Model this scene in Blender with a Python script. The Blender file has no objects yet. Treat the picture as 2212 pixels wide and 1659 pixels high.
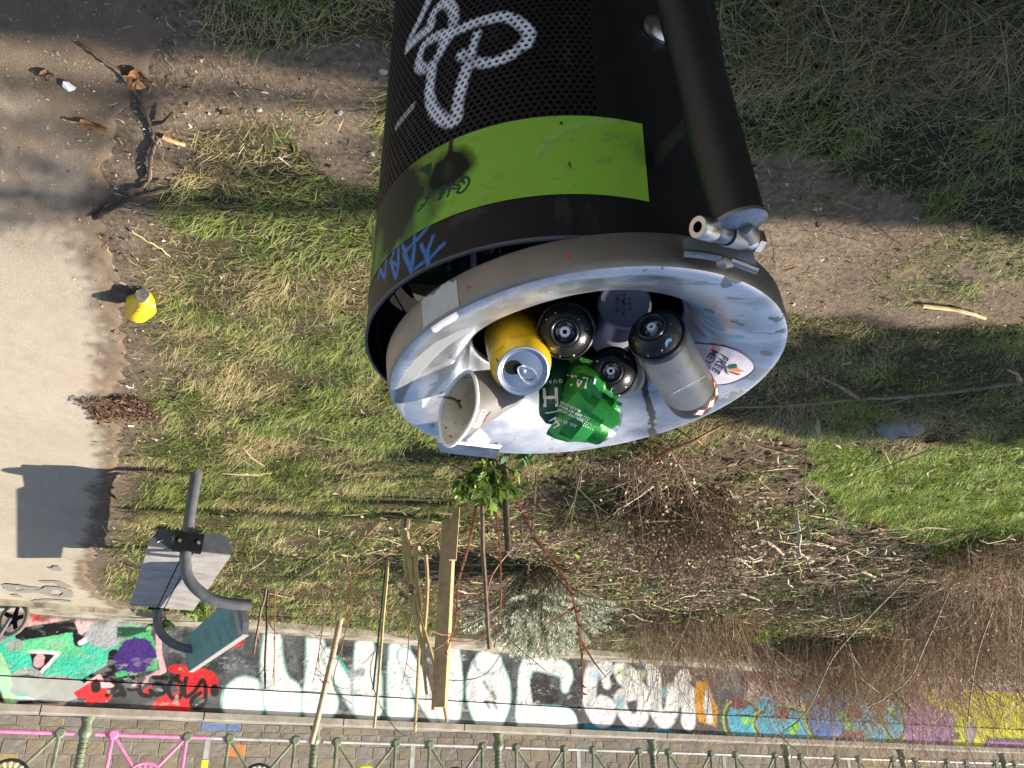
import bpy, math, random
import numpy as np
from mathutils import Vector, Matrix
random.seed(7); RNG = np.random.default_rng(7)
SC = bpy.context.scene
COL = SC.collection
R = math.radians
# ------------------------------------------------------------------ camera, sky, sun, exposure
PITCH = R(26); HC = 1.65; FPX = 1789.0; W2, H2 = 2212.0, 1659.0
cam_d = bpy.data.cameras.new('camera'); cam = bpy.data.objects.new('camera', cam_d); COL.objects.link(cam)
cam_d.sensor_width = 36; cam_d.lens = 36 * FPX / W2; cam_d.clip_start = 0.02; cam_d.clip_end = 900
cam.matrix_world = Matrix.Translation((0, 0, HC)) @ Matrix.Rotation(R(90) - PITCH, 4, 'X') @ Matrix.Rotation(R(180), 4, 'Z')
SC.camera = cam
SUN_EL = R(30); SUN_DIR = Vector((-1.0, 0.08, 0)).normalized()        # horizontal direction towards the sun
world = bpy.data.worlds.new('World'); SC.world = world; world.use_nodes = True
wn = world.node_tree.nodes; wl = world.node_tree.links
sky = wn.new('ShaderNodeTexSky'); sky.sky_type = 'NISHITA'; sky.sun_disc = False
sky.sun_elevation = SUN_EL; sky.sun_rotation = math.atan2(SUN_DIR.x, SUN_DIR.y); sky.air_density = 1.0; sky.dust_density = 1.2
wl.new(sky.outputs[0], wn['Background'].inputs[0]); wn['Background'].inputs[1].default_value = 0.075
sd = bpy.data.lights.new('sun', 'SUN'); sd.energy = 5.0; sd.angle = R(0.5); sd.color = (1.0, 0.91, 0.78)
sun = bpy.data.objects.new('sun', sd); COL.objects.link(sun)
sv = Vector((SUN_DIR.x * math.cos(SUN_EL), SUN_DIR.y * math.cos(SUN_EL), math.sin(SUN_EL)))
sun.rotation_euler = sv.to_track_quat('Z', 'Y').to_euler()
SC.view_settings.view_transform = 'Standard'; SC.view_settings.look = 'None'
SC.view_settings.exposure = 1.18; SC.view_settings.gamma = 1.0; SC.view_settings.use_curve_mapping = False
SC.cycles.max_bounces = 6; SC.cycles.sample_clamp_indirect = 6

# ------------------------------------------------------------------ survey helpers: where a sight line meets the ground or an upright plane
SP, CP = math.sin(PITCH), math.cos(PITCH)
def ray(x, y):
    r = -(x - W2/2)/FPX; u = (y - H2/2)/FPX
    return Vector((r, CP + u*SP, -SP + u*CP))
def P(x, y, d): return Vector((0, 0, HC)) + ray(x, y)*d
def G(x, y, z=0.0):
    v = ray(x, y); t = (z - HC)/v.z
    return Vector((v.x*t, v.y*t, z))
def V(x, y, Y):
    v = ray(x, y); t = Y/v.y
    return Vector((v.x*t, Y, HC + v.z*t))
def PL(x, y, p0, n):
    v = ray(x, y); o = Vector((0, 0, HC)); t = (Vector(p0) - o).dot(n)/v.dot(n)
    return o + v*t

# ------------------------------------------------------------------ object helpers
def tag(o, label=None, cat=None, group=None, kind=None):
    if label: o['label'] = label
    if cat: o['category'] = cat
    if group: o['group'] = group
    if kind: o['kind'] = kind
    return o
def empty(name, loc=(0, 0, 0), **k):
    o = bpy.data.objects.new(name, None); COL.objects.link(o); o.location = loc; o.empty_display_size = .05
    return tag(o, **k)
def link(name, me, mat=None, parent=None, **k):
    o = bpy.data.objects.new(name, me); COL.objects.link(o)
    if mat is not None and not me.materials:
        me.materials.append(mat)
    if parent is not None:
        o.parent = parent; o.matrix_parent_inverse = Matrix.Translation(-parent.matrix_basis.translation) if parent.parent is None else Matrix.Identity(4)
        if parent.parent is not None:
            o.matrix_parent_inverse = Matrix.Identity(4)
    return tag(o, **k)
def npmesh(name, V_, F_, smooth=False, col=None, uv=None):
    """V_ (n,3); F_ list of index arrays, each (m,3) or (m,4)"""
    V_ = np.asarray(V_, dtype=np.float32); me = bpy.data.meshes.new(name)
    F_ = [np.asarray(f, dtype=np.int32) for f in (F_ if isinstance(F_, list) else [F_]) if len(f)]
    me.vertices.add(len(V_)); me.vertices.foreach_set('co', V_.ravel())
    lv = np.concatenate([f.ravel() for f in F_]); cnt = np.concatenate([np.full(len(f), f.shape[1], np.int32) for f in F_])
    me.loops.add(len(lv)); me.loops.foreach_set('vertex_index', lv)
    st = np.concatenate([[0], np.cumsum(cnt)[:-1]]).astype(np.int32)
    me.polygons.add(len(cnt)); me.polygons.foreach_set('loop_start', st); me.polygons.foreach_set('loop_total', cnt)
    me.polygons.foreach_set('use_smooth', np.full(len(cnt), bool(smooth)))
    me.update(calc_edges=True)
    if col is not None:
        a = me.color_attributes.new('Col', 'FLOAT_COLOR', 'POINT')
        c = np.ones((len(V_), 4), np.float32); c[:, :3] = col; a.data.foreach_set('color', c.ravel())
    if uv is not None:
        ul = me.uv_layers.new(name='UVMap'); uvv = np.asarray(uv, np.float32)[lv]; ul.data.foreach_set('uv', uvv.ravel())
    return me
class MB:
    """collects simple solids into one mesh (world coordinates)"""
    def __init__(s): s.v = []; s.f3 = []; s.f4 = []; s.n = 0; s.c = []; s.uv = []
    def add(s, v, f3=(), f4=(), c=None, uv=None):
        v = np.asarray(v, float).reshape(-1, 3)
        if len(f3): s.f3.append(np.asarray(f3, int) + s.n)
        if len(f4): s.f4.append(np.asarray(f4, int) + s.n)
        s.v.append(v); s.n += len(v)
        s.c.append(np.tile(np.asarray(c if c is not None else (1, 1, 1), float), (len(v), 1)) if np.ndim(c) < 2 else np.asarray(c))
        if uv is not None: s.uv.append(np.asarray(uv, float))
    def box(s, c, h, M=None, col=None, bev=0.0):
        c = Vector(c); h = Vector(h)
        if bev <= 0:
            pts = [Vector((x*h.x, y*h.y, z*h.z)) for x in (-1, 1) for y in (-1, 1) for z in (-1, 1)]
            f = [(0, 1, 3, 2), (4, 6, 7, 5), (0, 4, 5, 1), (2, 3, 7, 6), (0, 2, 6, 4), (1, 5, 7, 3)]
        else:
            pts = []; f = []
            b = bev
            for (zz, ins) in ((-h.z, b), (-h.z + b, 0), (h.z - b, 0), (h.z, b)):
                for (sx, sy) in ((-1, -1), (1, -1), (1, 1), (-1, 1)):
                    hx, hy = h.x - ins, h.y - ins
                    cb = b*.8
                    if sx*sy > 0: a1 = (sx*hx, sy*(hy - cb)); a2 = (sx*(hx - cb), sy*hy)
                    else: a1 = (sx*(hx - cb), sy*hy); a2 = (sx*hx, sy*(hy - cb))
                    pts += [Vector((*a1, zz)), Vector((*a2, zz))] if (sx, sy) in ((1, 1), (-1, -1)) else [Vector((*a1, zz)), Vector((*a2, zz))]
            for k in range(3):
                for i in range(8): f.append((k*8 + i, k*8 + (i + 1) % 8, k*8 + 8 + (i + 1) % 8, k*8 + 8 + i))
            f += [(0, 7, 6, 5), (0, 5, 4, 3), (0, 3, 2, 1), (24, 25, 26, 27), (24, 27, 28, 29), (24, 29, 30, 31)]
            f = [q if len(q) == 4 else q for q in f]
        if M is not None: pts = [M @ p for p in pts]
        s.add([p + c for p in pts], f4=f, c=col)
    def tube(s, pts, rad, n=8, cap=True, col=None, ell=None):
        pts = [Vector(p) for p in pts]; m = len(pts)
        rad = [rad]*m if np.isscalar(rad) else rad
        T = [(pts[min(i + 1, m - 1)] - pts[max(i - 1, 0)]).normalized() for i in range(m)]
        a = Vector((0, 0, 1)) if abs(T[0].z) < .9 else Vector((1, 0, 0))
        N = (a - T[0]*a.dot(T[0])).normalized(); vs = []
        for i in range(m):
            N = (N - T[i]*N.dot(T[i])).normalized(); B = T[i].cross(N)
            for k in range(n):
                t = 2*math.pi*k/n; vs.append(pts[i] + (N*math.cos(t) + B*math.sin(t))*rad[i])
        f = [(i*n + k, i*n + (k + 1) % n, (i + 1)*n + (k + 1) % n, (i + 1)*n + k) for i in range(m - 1) for k in range(n)]
        f3 = []
        if cap:
            vs += [pts[0], pts[-1]]; a0 = m*n
            for k in range(n): f3 += [(a0, (k + 1) % n, k), (a0 + 1, (m - 1)*n + k, (m - 1)*n + (k + 1) % n)]
        s.add(vs, f3=f3, f4=f, c=col)
    def lathe(s, prof, M, n=32, col=None, wob=None):
        """prof list of (r,z) along local z; M local->world"""
        vs = []
        for (r, z) in prof:
            for k in range(n):
                t = 2*math.pi*k/n; p = Vector((r*math.cos(t), r*math.sin(t), z))
                if wob: p = wob(p, t)
                vs.append(M @ p)
        m = len(prof)
        s.add(vs, f4=[(i*n + k, i*n + (k + 1) % n, (i + 1)*n + (k + 1) % n, (i + 1)*n + k) for i in range(m - 1) for k in range(n)], c=col)
    def mesh(s, name, smooth=False, colattr=False):
        F = []
        if s.f4: F.append(np.concatenate(s.f4))
        if s.f3: F.append(np.concatenate(s.f3))
        return npmesh(name, np.concatenate(s.v), F, smooth, np.concatenate(s.c) if colattr else None, np.concatenate(s.uv) if s.uv else None)
    def obj(s, name, mat, parent=None, smooth=False, colattr=False, **k):
        me = s.mesh(name, smooth, colattr); o = link(name, me, mat, parent, **k)
        if smooth:
            try: me.set_sharp_from_angle(angle=R(38))
            except Exception: pass
        return o
def frame(o, z, x=None):
    z = Vector(z).normalized(); x = Vector(x) if x is not None else (Vector((0, 0, 1)) if abs(z.z) < .9 else Vector((1, 0, 0)))
    x = (x - z*x.dot(z)).normalized(); y = z.cross(x)
    M = Matrix((x, y, z)).transposed().to_4x4(); M.translation = Vector(o); return M
def spline(pts, n=8):
    pts = [np.asarray(p, float) for p in pts]; out = []
    for i in range(len(pts) - 1):
        p0 = pts[max(i - 1, 0)]; p1 = pts[i]; p2 = pts[i + 1]; p3 = pts[min(i + 2, len(pts) - 1)]
        for k in range(n):
            t = k/n
            out.append(.5*((2*p1) + (-p0 + p2)*t + (2*p0 - 5*p1 + 4*p2 - p3)*t*t + (-p0 + 3*p1 - 3*p2 + p3)*t**3))
    out.append(pts[-1]); return out

# ------------------------------------------------------------------ noise on numpy arrays
_TAB = RNG.random((256, 256)).astype(np.float32)
def vnoise(x, y):
    x = np.asarray(x, float); y = np.asarray(y, float)
    xi = np.floor(x).astype(int); yi = np.floor(y).astype(int); fx = x - xi; fy = y - yi
    fx = fx*fx*(3 - 2*fx); fy = fy*fy*(3 - 2*fy)
    a = _TAB[xi & 255, yi & 255]; b = _TAB[(xi + 1) & 255, yi & 255]; c = _TAB[xi & 255, (yi + 1) & 255]; d = _TAB[(xi + 1) & 255, (yi + 1) & 255]
    return (a*(1 - fx) + b*fx)*(1 - fy) + (c*(1 - fx) + d*fx)*fy
def fbm(x, y, o=4, s=1.0):
    r = 0; a = .5; t = 0
    for i in range(o):
        r = r + a*vnoise(x*s + 17.3*i, y*s + 9.1*i); t += a; a *= .5; s *= 2.03
    return r/t
def inpoly(x, y, poly):
    x = np.asarray(x); y = np.asarray(y); c = np.zeros(x.shape, bool); n = len(poly)
    for i in range(n):
        x1, y1 = poly[i][:2]; x2, y2 = poly[(i + 1) % n][:2]
        k = ((y1 > y) != (y2 > y)) & (x < (x2 - x1)*(y - y1)/((y2 - y1) if y2 != y1 else 1e-9) + x1)
        c ^= k
    return c
def inpolyn(x, y, poly, a=.22):
    return inpoly(x + a*2*(fbm(x + 31, y + 7, 4, 2.6) - .5), y + a*2*(fbm(x + 3, y + 57, 4, 2.6) - .5), poly)

# ------------------------------------------------------------------ materials
def mat(name, c1, c2=None, rough=.6, metal=0.0, scale=20, bump=0.0, bscale=None, detail=4, c3=None, coat=0, spec=.5, rvar=0.0, trans=0.0, aniso=0, lo=.35, hi=.65):
    m = bpy.data.materials.new(name); m.use_nodes = True; n = m.node_tree.nodes; l = m.node_tree.links; b = n['Principled BSDF']
    b.inputs['Roughness'].default_value = rough; b.inputs['Metallic'].default_value = metal; b.inputs['Specular IOR Level'].default_value = spec
    if coat: b.inputs['Coat Weight'].default_value = coat; b.inputs['Coat Roughness'].default_value = .15
    tc = n.new('ShaderNodeTexCoord')
    if c2 is None: b.inputs['Base Color'].default_value = (*c1, 1)
    else:
        nz = n.new('ShaderNodeTexNoise'); nz.inputs['Scale'].default_value = scale; nz.inputs['Detail'].default_value = detail; nz.inputs['Roughness'].default_value = .65
        l.new(tc.outputs['Object'], nz.inputs['Vector'])
        cr = n.new('ShaderNodeValToRGB'); e = cr.color_ramp.elements
        e[0].position = lo; e[0].color = (*c1, 1); e[1].position = hi; e[1].color = (*c2, 1)
        if c3 is not None:
            q = e.new((lo + hi)/2); q.color = (*c3, 1)
        l.new(nz.outputs[0], cr.inputs[0]); l.new(cr.outputs[0], b.inputs['Base Color'])
        if rvar:
            mr = n.new('ShaderNodeMapRange'); mr.inputs['To Min'].default_value = max(0, rough - rvar); mr.inputs['To Max'].default_value = min(1, rough + rvar)
            l.new(nz.outputs[0], mr.inputs[0]); l.new(mr.outputs[0], b.inputs['Roughness'])
    if bump:
        nb = n.new('ShaderNodeTexNoise'); nb.inputs['Scale'].default_value = bscale or scale*2; nb.inputs['Detail'].default_value = 5; nb.inputs['Roughness'].default_value = .7
        l.new(tc.outputs['Object'], nb.inputs['Vector'])
        bp = n.new('ShaderNodeBump'); bp.inputs['Strength'].default_value = 1.0; bp.inputs['Distance'].default_value = bump
        l.new(nb.outputs[0], bp.inputs['Height']); l.new(bp.outputs[0], b.inputs['Normal'])
    if trans:
        b.inputs['Subsurface Weight'].default_value = 0
    return m
def colmat(name, rough=.7, noise=0.25, scale=300, spec=.3, bump=0.0, bscale=200, translucent=0.0):
    """colour read from the mesh's own colour attribute, broken up with fine noise"""
    m = bpy.data.materials.new(name); m.use_nodes = True; n = m.node_tree.nodes; l = m.node_tree.links; b = n['Principled BSDF']
    b.inputs['Roughness'].default_value = rough; b.inputs['Specular IOR Level'].default_value = spec
    at = n.new('ShaderNodeAttribute'); at.attribute_name = 'Col'
    tc = n.new('ShaderNodeTexCoord'); nz = n.new('ShaderNodeTexNoise'); nz.inputs['Scale'].default_value = scale; nz.inputs['Detail'].default_value = 3
    l.new(tc.outputs['Object'], nz.inputs['Vector'])
    mr = n.new('ShaderNodeMapRange'); mr.inputs['From Min'].default_value = .3; mr.inputs['From Max'].default_value = .7
    mr.inputs['To Min'].default_value = 1 - noise; mr.inputs['To Max'].default_value = 1 + noise; l.new(nz.outputs[0], mr.inputs[0])
    mx = n.new('ShaderNodeVectorMath'); mx.operation = 'SCALE'; l.new(at.outputs['Color'], mx.inputs[0]); l.new(mr.outputs[0], mx.inputs['Scale'])
    l.new(mx.outputs[0], b.inputs['Base Color'])
    if translucent:
        t = n.new('ShaderNodeBsdfTranslucent'); l.new(mx.outputs[0], t.inputs[0]); ms = n.new('ShaderNodeMixShader'); ms.inputs[0].default_value = translucent
        l.new(b.outputs[0], ms.inputs[1]); l.new(t.outputs[0], ms.inputs[2]); l.new(ms.outputs[0], n['Material Output'].inputs[0])
    if bump:
        nb = n.new('ShaderNodeTexNoise'); nb.inputs['Scale'].default_value = bscale; nb.inputs['Detail'].default_value = 5; nb.inputs['Roughness'].default_value = .7
        l.new(tc.outputs['Object'], nb.inputs['Vector']); bp = n.new('ShaderNodeBump'); bp.inputs['Distance'].default_value = bump
        l.new(nb.outputs[0], bp.inputs['Height']); l.new(bp.outputs[0], b.inputs['Normal'])
    return m
def imgmat(name, img, rough=.6, metal=0.0, bump=0.0, bscale=60, spec=.5, vary=.12, alpha_metal=False, vscale=15):
    m = bpy.data.materials.new(name); m.use_nodes = True; n = m.node_tree.nodes; l = m.node_tree.links; b = n['Principled BSDF']
    ti = n.new('ShaderNodeTexImage'); ti.image = img; ti.extension = 'EXTEND'
    b.inputs['Roughness'].default_value = rough; b.inputs['Metallic'].default_value = metal; b.inputs['Specular IOR Level'].default_value = spec
    tc = n.new('ShaderNodeTexCoord'); nz = n.new('ShaderNodeTexNoise'); nz.inputs['Scale'].default_value = vscale; nz.inputs['Detail'].default_value = 6; nz.inputs['Roughness'].default_value = .7
    l.new(tc.outputs['Object'], nz.inputs['Vector'])
    mr = n.new('ShaderNodeMapRange'); mr.inputs['From Min'].default_value = .3; mr.inputs['From Max'].default_value = .7; mr.inputs['To Min'].default_value = 1 - vary; mr.inputs['To Max'].default_value = 1 + vary
    l.new(nz.outputs[0], mr.inputs[0])
    mx = n.new('ShaderNodeVectorMath'); mx.operation = 'SCALE'; l.new(ti.outputs['Color'], mx.inputs[0]); l.new(mr.outputs[0], mx.inputs['Scale']); l.new(mx.outputs[0], b.inputs['Base Color'])
    if alpha_metal:      # alpha 1 = paint over the metal, 0 = bare metal
        mt = n.new('ShaderNodeMath'); mt.operation = 'SUBTRACT'; mt.inputs[0].default_value = 1; l.new(ti.outputs['Alpha'], mt.inputs[1]); l.new(mt.outputs[0], b.inputs['Metallic'])
        r2 = n.new('ShaderNodeMapRange'); r2.inputs['To Min'].default_value = rough; r2.inputs['To Max'].default_value = .55; l.new(ti.outputs['Alpha'], r2.inputs[0])
        ad = n.new('ShaderNodeMath'); ad.operation = 'MULTIPLY_ADD'; l.new(nz.outputs[0], ad.inputs[0]); ad.inputs[1].default_value = .35; l.new(r2.outputs[0], ad.inputs[2])
        sb = n.new('ShaderNodeMath'); sb.operation = 'SUBTRACT'; l.new(ad.outputs[0], sb.inputs[0]); sb.inputs[1].default_value = .17; l.new(sb.outputs[0], b.inputs['Roughness'])
    if bump:
        nb = n.new('ShaderNodeTexNoise'); nb.inputs['Scale'].default_value = bscale; nb.inputs['Detail'].default_value = 6; nb.inputs['Roughness'].default_value = .75
        l.new(tc.outputs['Object'], nb.inputs['Vector']); bp = n.new('ShaderNodeBump'); bp.inputs['Distance'].default_value = bump
        l.new(nb.outputs[0], bp.inputs['Height']); l.new(bp.outputs[0], b.inputs['Normal'])
    return m

# ------------------------------------------------------------------ painter: spray paint and print as generated images
class Paint:
    def __init__(s, x0, x1, y0, y1, w, h, base, alpha=1.0):
        s.x0, s.x1, s.y0, s.y1, s.w, s.h = x0, x1, y0, y1, w, h
        s.a = np.ones((h, w, 4), np.float32); s.a[..., :3] = base; s.a[..., 3] = alpha
        s.sx = w/(x1 - x0); s.sy = h/(y1 - y0)
    def grid(s, pts, m):
        p = np.asarray(pts, float); a, b = p[:, 0].min() - m, p[:, 0].max() + m; c, d = p[:, 1].min() - m, p[:, 1].max() + m
        i0 = max(0, int((a - s.x0)*s.sx)); i1 = min(s.w, int((b - s.x0)*s.sx) + 2); j0 = max(0, int((c - s.y0)*s.sy)); j1 = min(s.h, int((d - s.y0)*s.sy) + 2)
        if i1 <= i0 or j1 <= j0: return None
        X, Y = np.meshgrid(s.x0 + (np.arange(i0, i1) + .5)/s.sx, s.y0 + (np.arange(j0, j1) + .5)/s.sy)
        return X, Y, slice(j0, j1), slice(i0, i1)
    def comp(s, sl, al, col, ca=1.0):
        al = np.clip(al, 0, 1)[..., None]; t = s.a[sl]
        t[..., :3] = t[..., :3]*(1 - al) + np.asarray(col, np.float32)*al
        t[..., 3:] = t[..., 3:]*(1 - al) + ca*al
    @staticmethod
    def seg(X, Y, p, q):
        dx, dy = q[0] - p[0], q[1] - p[1]; L = dx*dx + dy*dy + 1e-12
        t = np.clip(((X - p[0])*dx + (Y - p[1])*dy)/L, 0, 1)
        return np.hypot(X - p[0] - t*dx, Y - p[1] - t*dy), t
    def poly(s, pts, col, soft=.004, op=1.0, rag=0.0, rs=30, ca=1.0):
        g = s.grid(pts, soft*2 + rag)
        if g is None: return
        X, Y, a, b = g; d = np.full(X.shape, 1e9); n = len(pts)
        for i in range(n): d = np.minimum(d, s.seg(X, Y, pts[i], pts[(i + 1) % n])[0])
        sd = np.where(inpoly(X, Y, pts), d, -d)
        if rag: sd = sd + rag*2*(fbm(X, Y, 4, rs) - .5)
        s.comp((a, b), np.clip(.5 + sd/(2*soft), 0, 1)*op, col, ca)
    def stroke(s, pts, w, col, soft=.004, op=1.0, rag=0.0, rs=30, ca=1.0, sp=0):
        if sp: 
            pw = [w]*len(pts) if np.isscalar(w) else w
            q = spline([(*p[:2], ww) for p, ww in zip(pts, pw)], sp); pts = [t[:2] for t in q]; w = [t[2] for t in q]
        w = [w]*len(pts) if np.isscalar(w) else w
        g = s.grid(pts, max(w)/2 + soft*2 + rag)
        if g is None: return
        X, Y, a, b = g; sd = np.full(X.shape, -1e9)
        for i in range(len(pts) - 1):
            d, t = s.seg(X, Y, pts[i], pts[i + 1]); sd = np.maximum(sd, (w[i] + (w[i + 1] - w[i])*t)/2 - d)
        if rag: sd = sd + rag*2*(fbm(X, Y, 4, rs) - .5)
        s.comp((a, b), np.clip(.5 + sd/(2*soft), 0, 1)*op, col, ca)
    def ell(s, c, rx, ry, col, **k):
        s.poly([(c[0] + rx*math.cos(t), c[1] + ry*math.sin(t)) for t in np.linspace(0, 2*math.pi, 22)[:-1]], col, **k)
    def blotch(s, col, sc=(3, 3), thr=.6, w=.08, op=.6, ca=None, off=0):
        X, Y = np.meshgrid(s.x0 + (np.arange(s.w) + .5)/s.sx, s.y0 + (np.arange(s.h) + .5)/s.sy)
        n = fbm(X*sc[0] + off, Y*sc[1] + off, 5, 1.0); al = np.clip((n - thr)/w, 0, 1)*op
        al3 = al[..., None]; s.a[..., :3] = s.a[..., :3]*(1 - al3) + np.asarray(col, np.float32)*al3
        if ca is not None: s.a[..., 3:] = s.a[..., 3:]*(1 - al3) + ca*al3
    def image(s, name):
        im = bpy.data.images.new(name, s.w, s.h, alpha=True, float_buffer=True)
        im.colorspace_settings.name = 'Linear Rec.709' if 'Linear Rec.709' in [i.name for i in bpy.types.ColorManagedInputColorspaceSettings.bl_rna.properties['name'].enum_items] else 'Non-Color'
        im.alpha_mode = 'CHANNEL_PACKED'
        im.pixels.foreach_set(np.clip(s.a, 0, 1).ravel()); im.update(); return im
# ------------------------------------------------------------------ MATERIALS
M_blackpaint = mat('black_paint', (.006, .007, .009), (.011, .012, .015), rough=.36, scale=40, bump=.0003, bscale=900)
M_darksteel = mat('dark_steel', (.05, .055, .065), (.09, .095, .11), rough=.45, scale=30, bump=.0004, bscale=500)
M_steel = mat('brushed_steel', (.42, .42, .42), (.6, .6, .6), rough=.32, metal=1, scale=45, rvar=.12, bump=.0003, bscale=120)
M_steel_dull = mat('dull_steel', (.30, .28, .26), (.44, .43, .41), rough=.45, metal=.85, scale=30, rvar=.1, bump=.0003, bscale=150)
M_alu = mat('can_aluminium', (.7, .7, .72), (.8, .8, .82), rough=.22, metal=1, scale=60)
M_black_in = mat('black_interior', (.006, .006, .007), (.012, .012, .013), rough=.9, spec=.1, scale=20)
M_wood_new = mat('sawn_timber', (.42, .27, .13), (.58, .40, .22), rough=.7, scale=14, bump=.001, bscale=60)
M_wood_old = mat('weathered_wood', (.16, .115, .075), (.34, .25, .16), rough=.85, scale=30, bump=.002, bscale=80)
M_bark = mat('dark_bark', (.045, .032, .022), (.12, .085, .055), rough=.9, scale=40, bump=.002, bscale=100)
M_bamboo = mat('dry_cane', (.45, .32, .14), (.62, .47, .24), rough=.55, scale=20, bump=.0006, bscale=80)
M_red_twig = mat('red_brown_twig', (.20, .07, .035), (.34, .15, .08), rough=.6, scale=25)
M_grey_twig = mat('grey_brown_twig', (.14, .10, .07), (.30, .22, .15), rough=.8, scale=25)
M_concrete = mat('concrete', (.36, .33, .27), (.50, .47, .40), rough=.9, scale=6, bump=.002, bscale=60, detail=8)
M_leafcol = colmat('leaves', rough=.5, noise=.15, scale=60, translucent=.25)
M_grass = colmat('grass_blades', rough=.55, noise=.2, scale=80, spec=.25, translucent=.25)
M_litter = colmat('litter_bits', rough=.85, noise=.2, scale=90)

# ------------------------------------------------------------------ WALL LINE (runs diagonally behind the lawn)
WA = [Vector((10.13, 5.64, 0)), Vector((5.153, 8.468, 0)), Vector((-.995, 11.969, 0)), Vector((-7.31, 14.942, 0)), Vector((-13.6, 17.9, 0))]
WT = [.985, .991, 1.03, 1.10, 1.16]      # coping top heights
WS = [0]
for i in range(1, 5): WS.append(WS[-1] + (WA[i] - WA[i - 1]).length)
def wpt(s, z=0.0, off=0.0):
    """point on the wall line at distance s; off > 0 is behind the wall (away from the lawn)"""
    i = 0
    while i < 3 and s > WS[i + 1]: i += 1
    t = (s - WS[i])/(WS[i + 1] - WS[i]); d = (WA[i + 1] - WA[i]).normalized(); n = Vector((-d.y, d.x, 0))
    if n.y < 0: n = -n
    p = WA[i].lerp(WA[i + 1], t) + n*off; return Vector((p.x, p.y, z))
def wtop(s): return float(np.interp(s, WS, WT))
def wdir(s):
    a = wpt(s - .05); b = wpt(s + .05); return (b - a).normalized()
def WV(x, y, off=0.0):
    """sight line to wall face: (distance along, height)"""
    for i in (1, 2, 0, 3):
        d = (WA[i + 1] - WA[i]); L = d.length; d = d/L; n = Vector((-d.y, d.x, 0)); n = n if n.y > 0 else -n
        p = PL(x, y, WA[i] + n*off, n); t = (p - WA[i] - n*off).dot(d)
        if (0 <= t <= L): return (WS[i] + t, p.z)
    return (WS[3] + (p - WA[3]).dot(d) if False else WS[i] + t, p.z)

# ------------------------------------------------------------------ GROUND
def dens(a, b, fine, coarse_to, coarse_n):
    lo, hi = fine
    return None
PATHEDGE = [(330, -700), (300, -300), (300, 0), (290, 120), (240, 260), (215, 380), (208, 470), (230, 560), (243, 640), (262, 700), (255, 800), (228, 850), (248, 905), (243, 960), (236, 1040), (225, 1110), (200, 1180), (176, 1240), (215, 1290), (280, 1318)]
PE = [G(*p) if p[1] > -250 else None for p in PATHEDGE]
PE = [Vector((.25, -12, 0)), Vector((.55, .3, 0))] + [p for p in PE if p is not None]
pe_y = np.array([p.y for p in PE]); pe_x = np.array([p.x for p in PE])
_o = np.argsort(pe_y); pe_y = pe_y[_o]; pe_x = pe_x[_o]
def pedge(y): return np.interp(y, pe_y, pe_x)
def pathdist(x, y):      # > 0 on the path
    n = (fbm(x, y, 4, 5.0) - .5)*.16 + (fbm(x + 9, y, 4, 24.0) - .5)*.10
    return x - pedge(y) + n
def hgt(x, y):
    b = (fbm(x, y, 3, .9) - .5)*.05 + (fbm(x + 5, y + 3, 4, 6.0) - .5)*.022 + (fbm(x, y, 3, 30.0) - .5)*.009
    d = pathdist(x, y); k = np.clip((d + .12)/.16, 0, 1)
    b = b*(1 - k) - .012*k
    dw = wall_side(x, y); k2 = np.clip((dw + .75)/.15, 0, 1); b = b*(1 - k2)*1.0 - .01*k2
    return np.where(dw > .12, -4.6, b)
def wall_side(x, y):
    """signed distance to the wall front face; > 0 is beyond it"""
    x = np.asarray(x, float); y = np.asarray(y, float)
    ws_x = np.array([p.x for p in WA])[::-1]; ws_y = np.array([p.y for p in WA])[::-1]
    yw = np.interp(x, ws_x, ws_y); e = np.where(x > ws_x[-1], (x - ws_x[-1])*-.568, 0) + np.where(x < ws_x[0], (x - ws_x[0])*-.47, 0)
    return (y - yw - e)*.88
def axis(lo, f0, f1, hi, step, grow=1.22):
    a = list(np.arange(f0, f1, step)); s = step; p = a[-1]
    while p < hi: s *= grow; p += s; a.append(p)
    s = step; p = a[0]; b = []
    while p > lo: s *= grow; p -= s; b.append(p)
    return np.array(b[::-1] + a)
ZP = lambda *pts: [tuple(G(*p)[:2]) for p in pts]
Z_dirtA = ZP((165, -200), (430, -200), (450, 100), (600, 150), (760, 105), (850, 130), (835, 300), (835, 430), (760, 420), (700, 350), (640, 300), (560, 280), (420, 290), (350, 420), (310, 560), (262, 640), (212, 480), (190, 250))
Z_dirtB = ZP((1560, 360), (1700, 345), (1950, 460), (2300, 560), (2300, 700), (2120, 690), (2000, 710), (1850, 690), (1700, 700), (1600, 690))
Z_mulch = ZP((1180, 960), (1330, 940), (1600, 930), (1760, 990), (1740, 1060), (1900, 1130), (2250, 1240), (2300, 1300), (2300, 1480), (1500, 1400), (1040, 1350), (900, 1290), (900, 1230), (760, 1180), (880, 1130), (1050, 1080))
Z_green = ZP((1780, 960), (2350, 930), (2400, 1230), (2050, 1190), (1880, 1120), (1740, 1050))
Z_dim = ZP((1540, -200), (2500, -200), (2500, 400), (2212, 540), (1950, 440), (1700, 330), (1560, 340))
X_ = axis(-70, -7.5, 4.6, 60, .034); Y_ = axis(-40, 1.05, 12.6, 60, .034)
gx, gy = np.meshgrid(X_, Y_); gz = hgt(gx, gy)
dirtA = inpolyn(gx, gy, Z_dirtA, .09) | inpolyn(gx, gy, Z_dirtB, .12); mul = inpolyn(gx, gy, Z_mulch, .35); grn = inpolyn(gx, gy, Z_green, .3)
n1 = fbm(gx, gy, 5, 3.0)[..., None]; n2 = fbm(gx + 3, gy + 8, 4, 14.0)[..., None]
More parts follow.
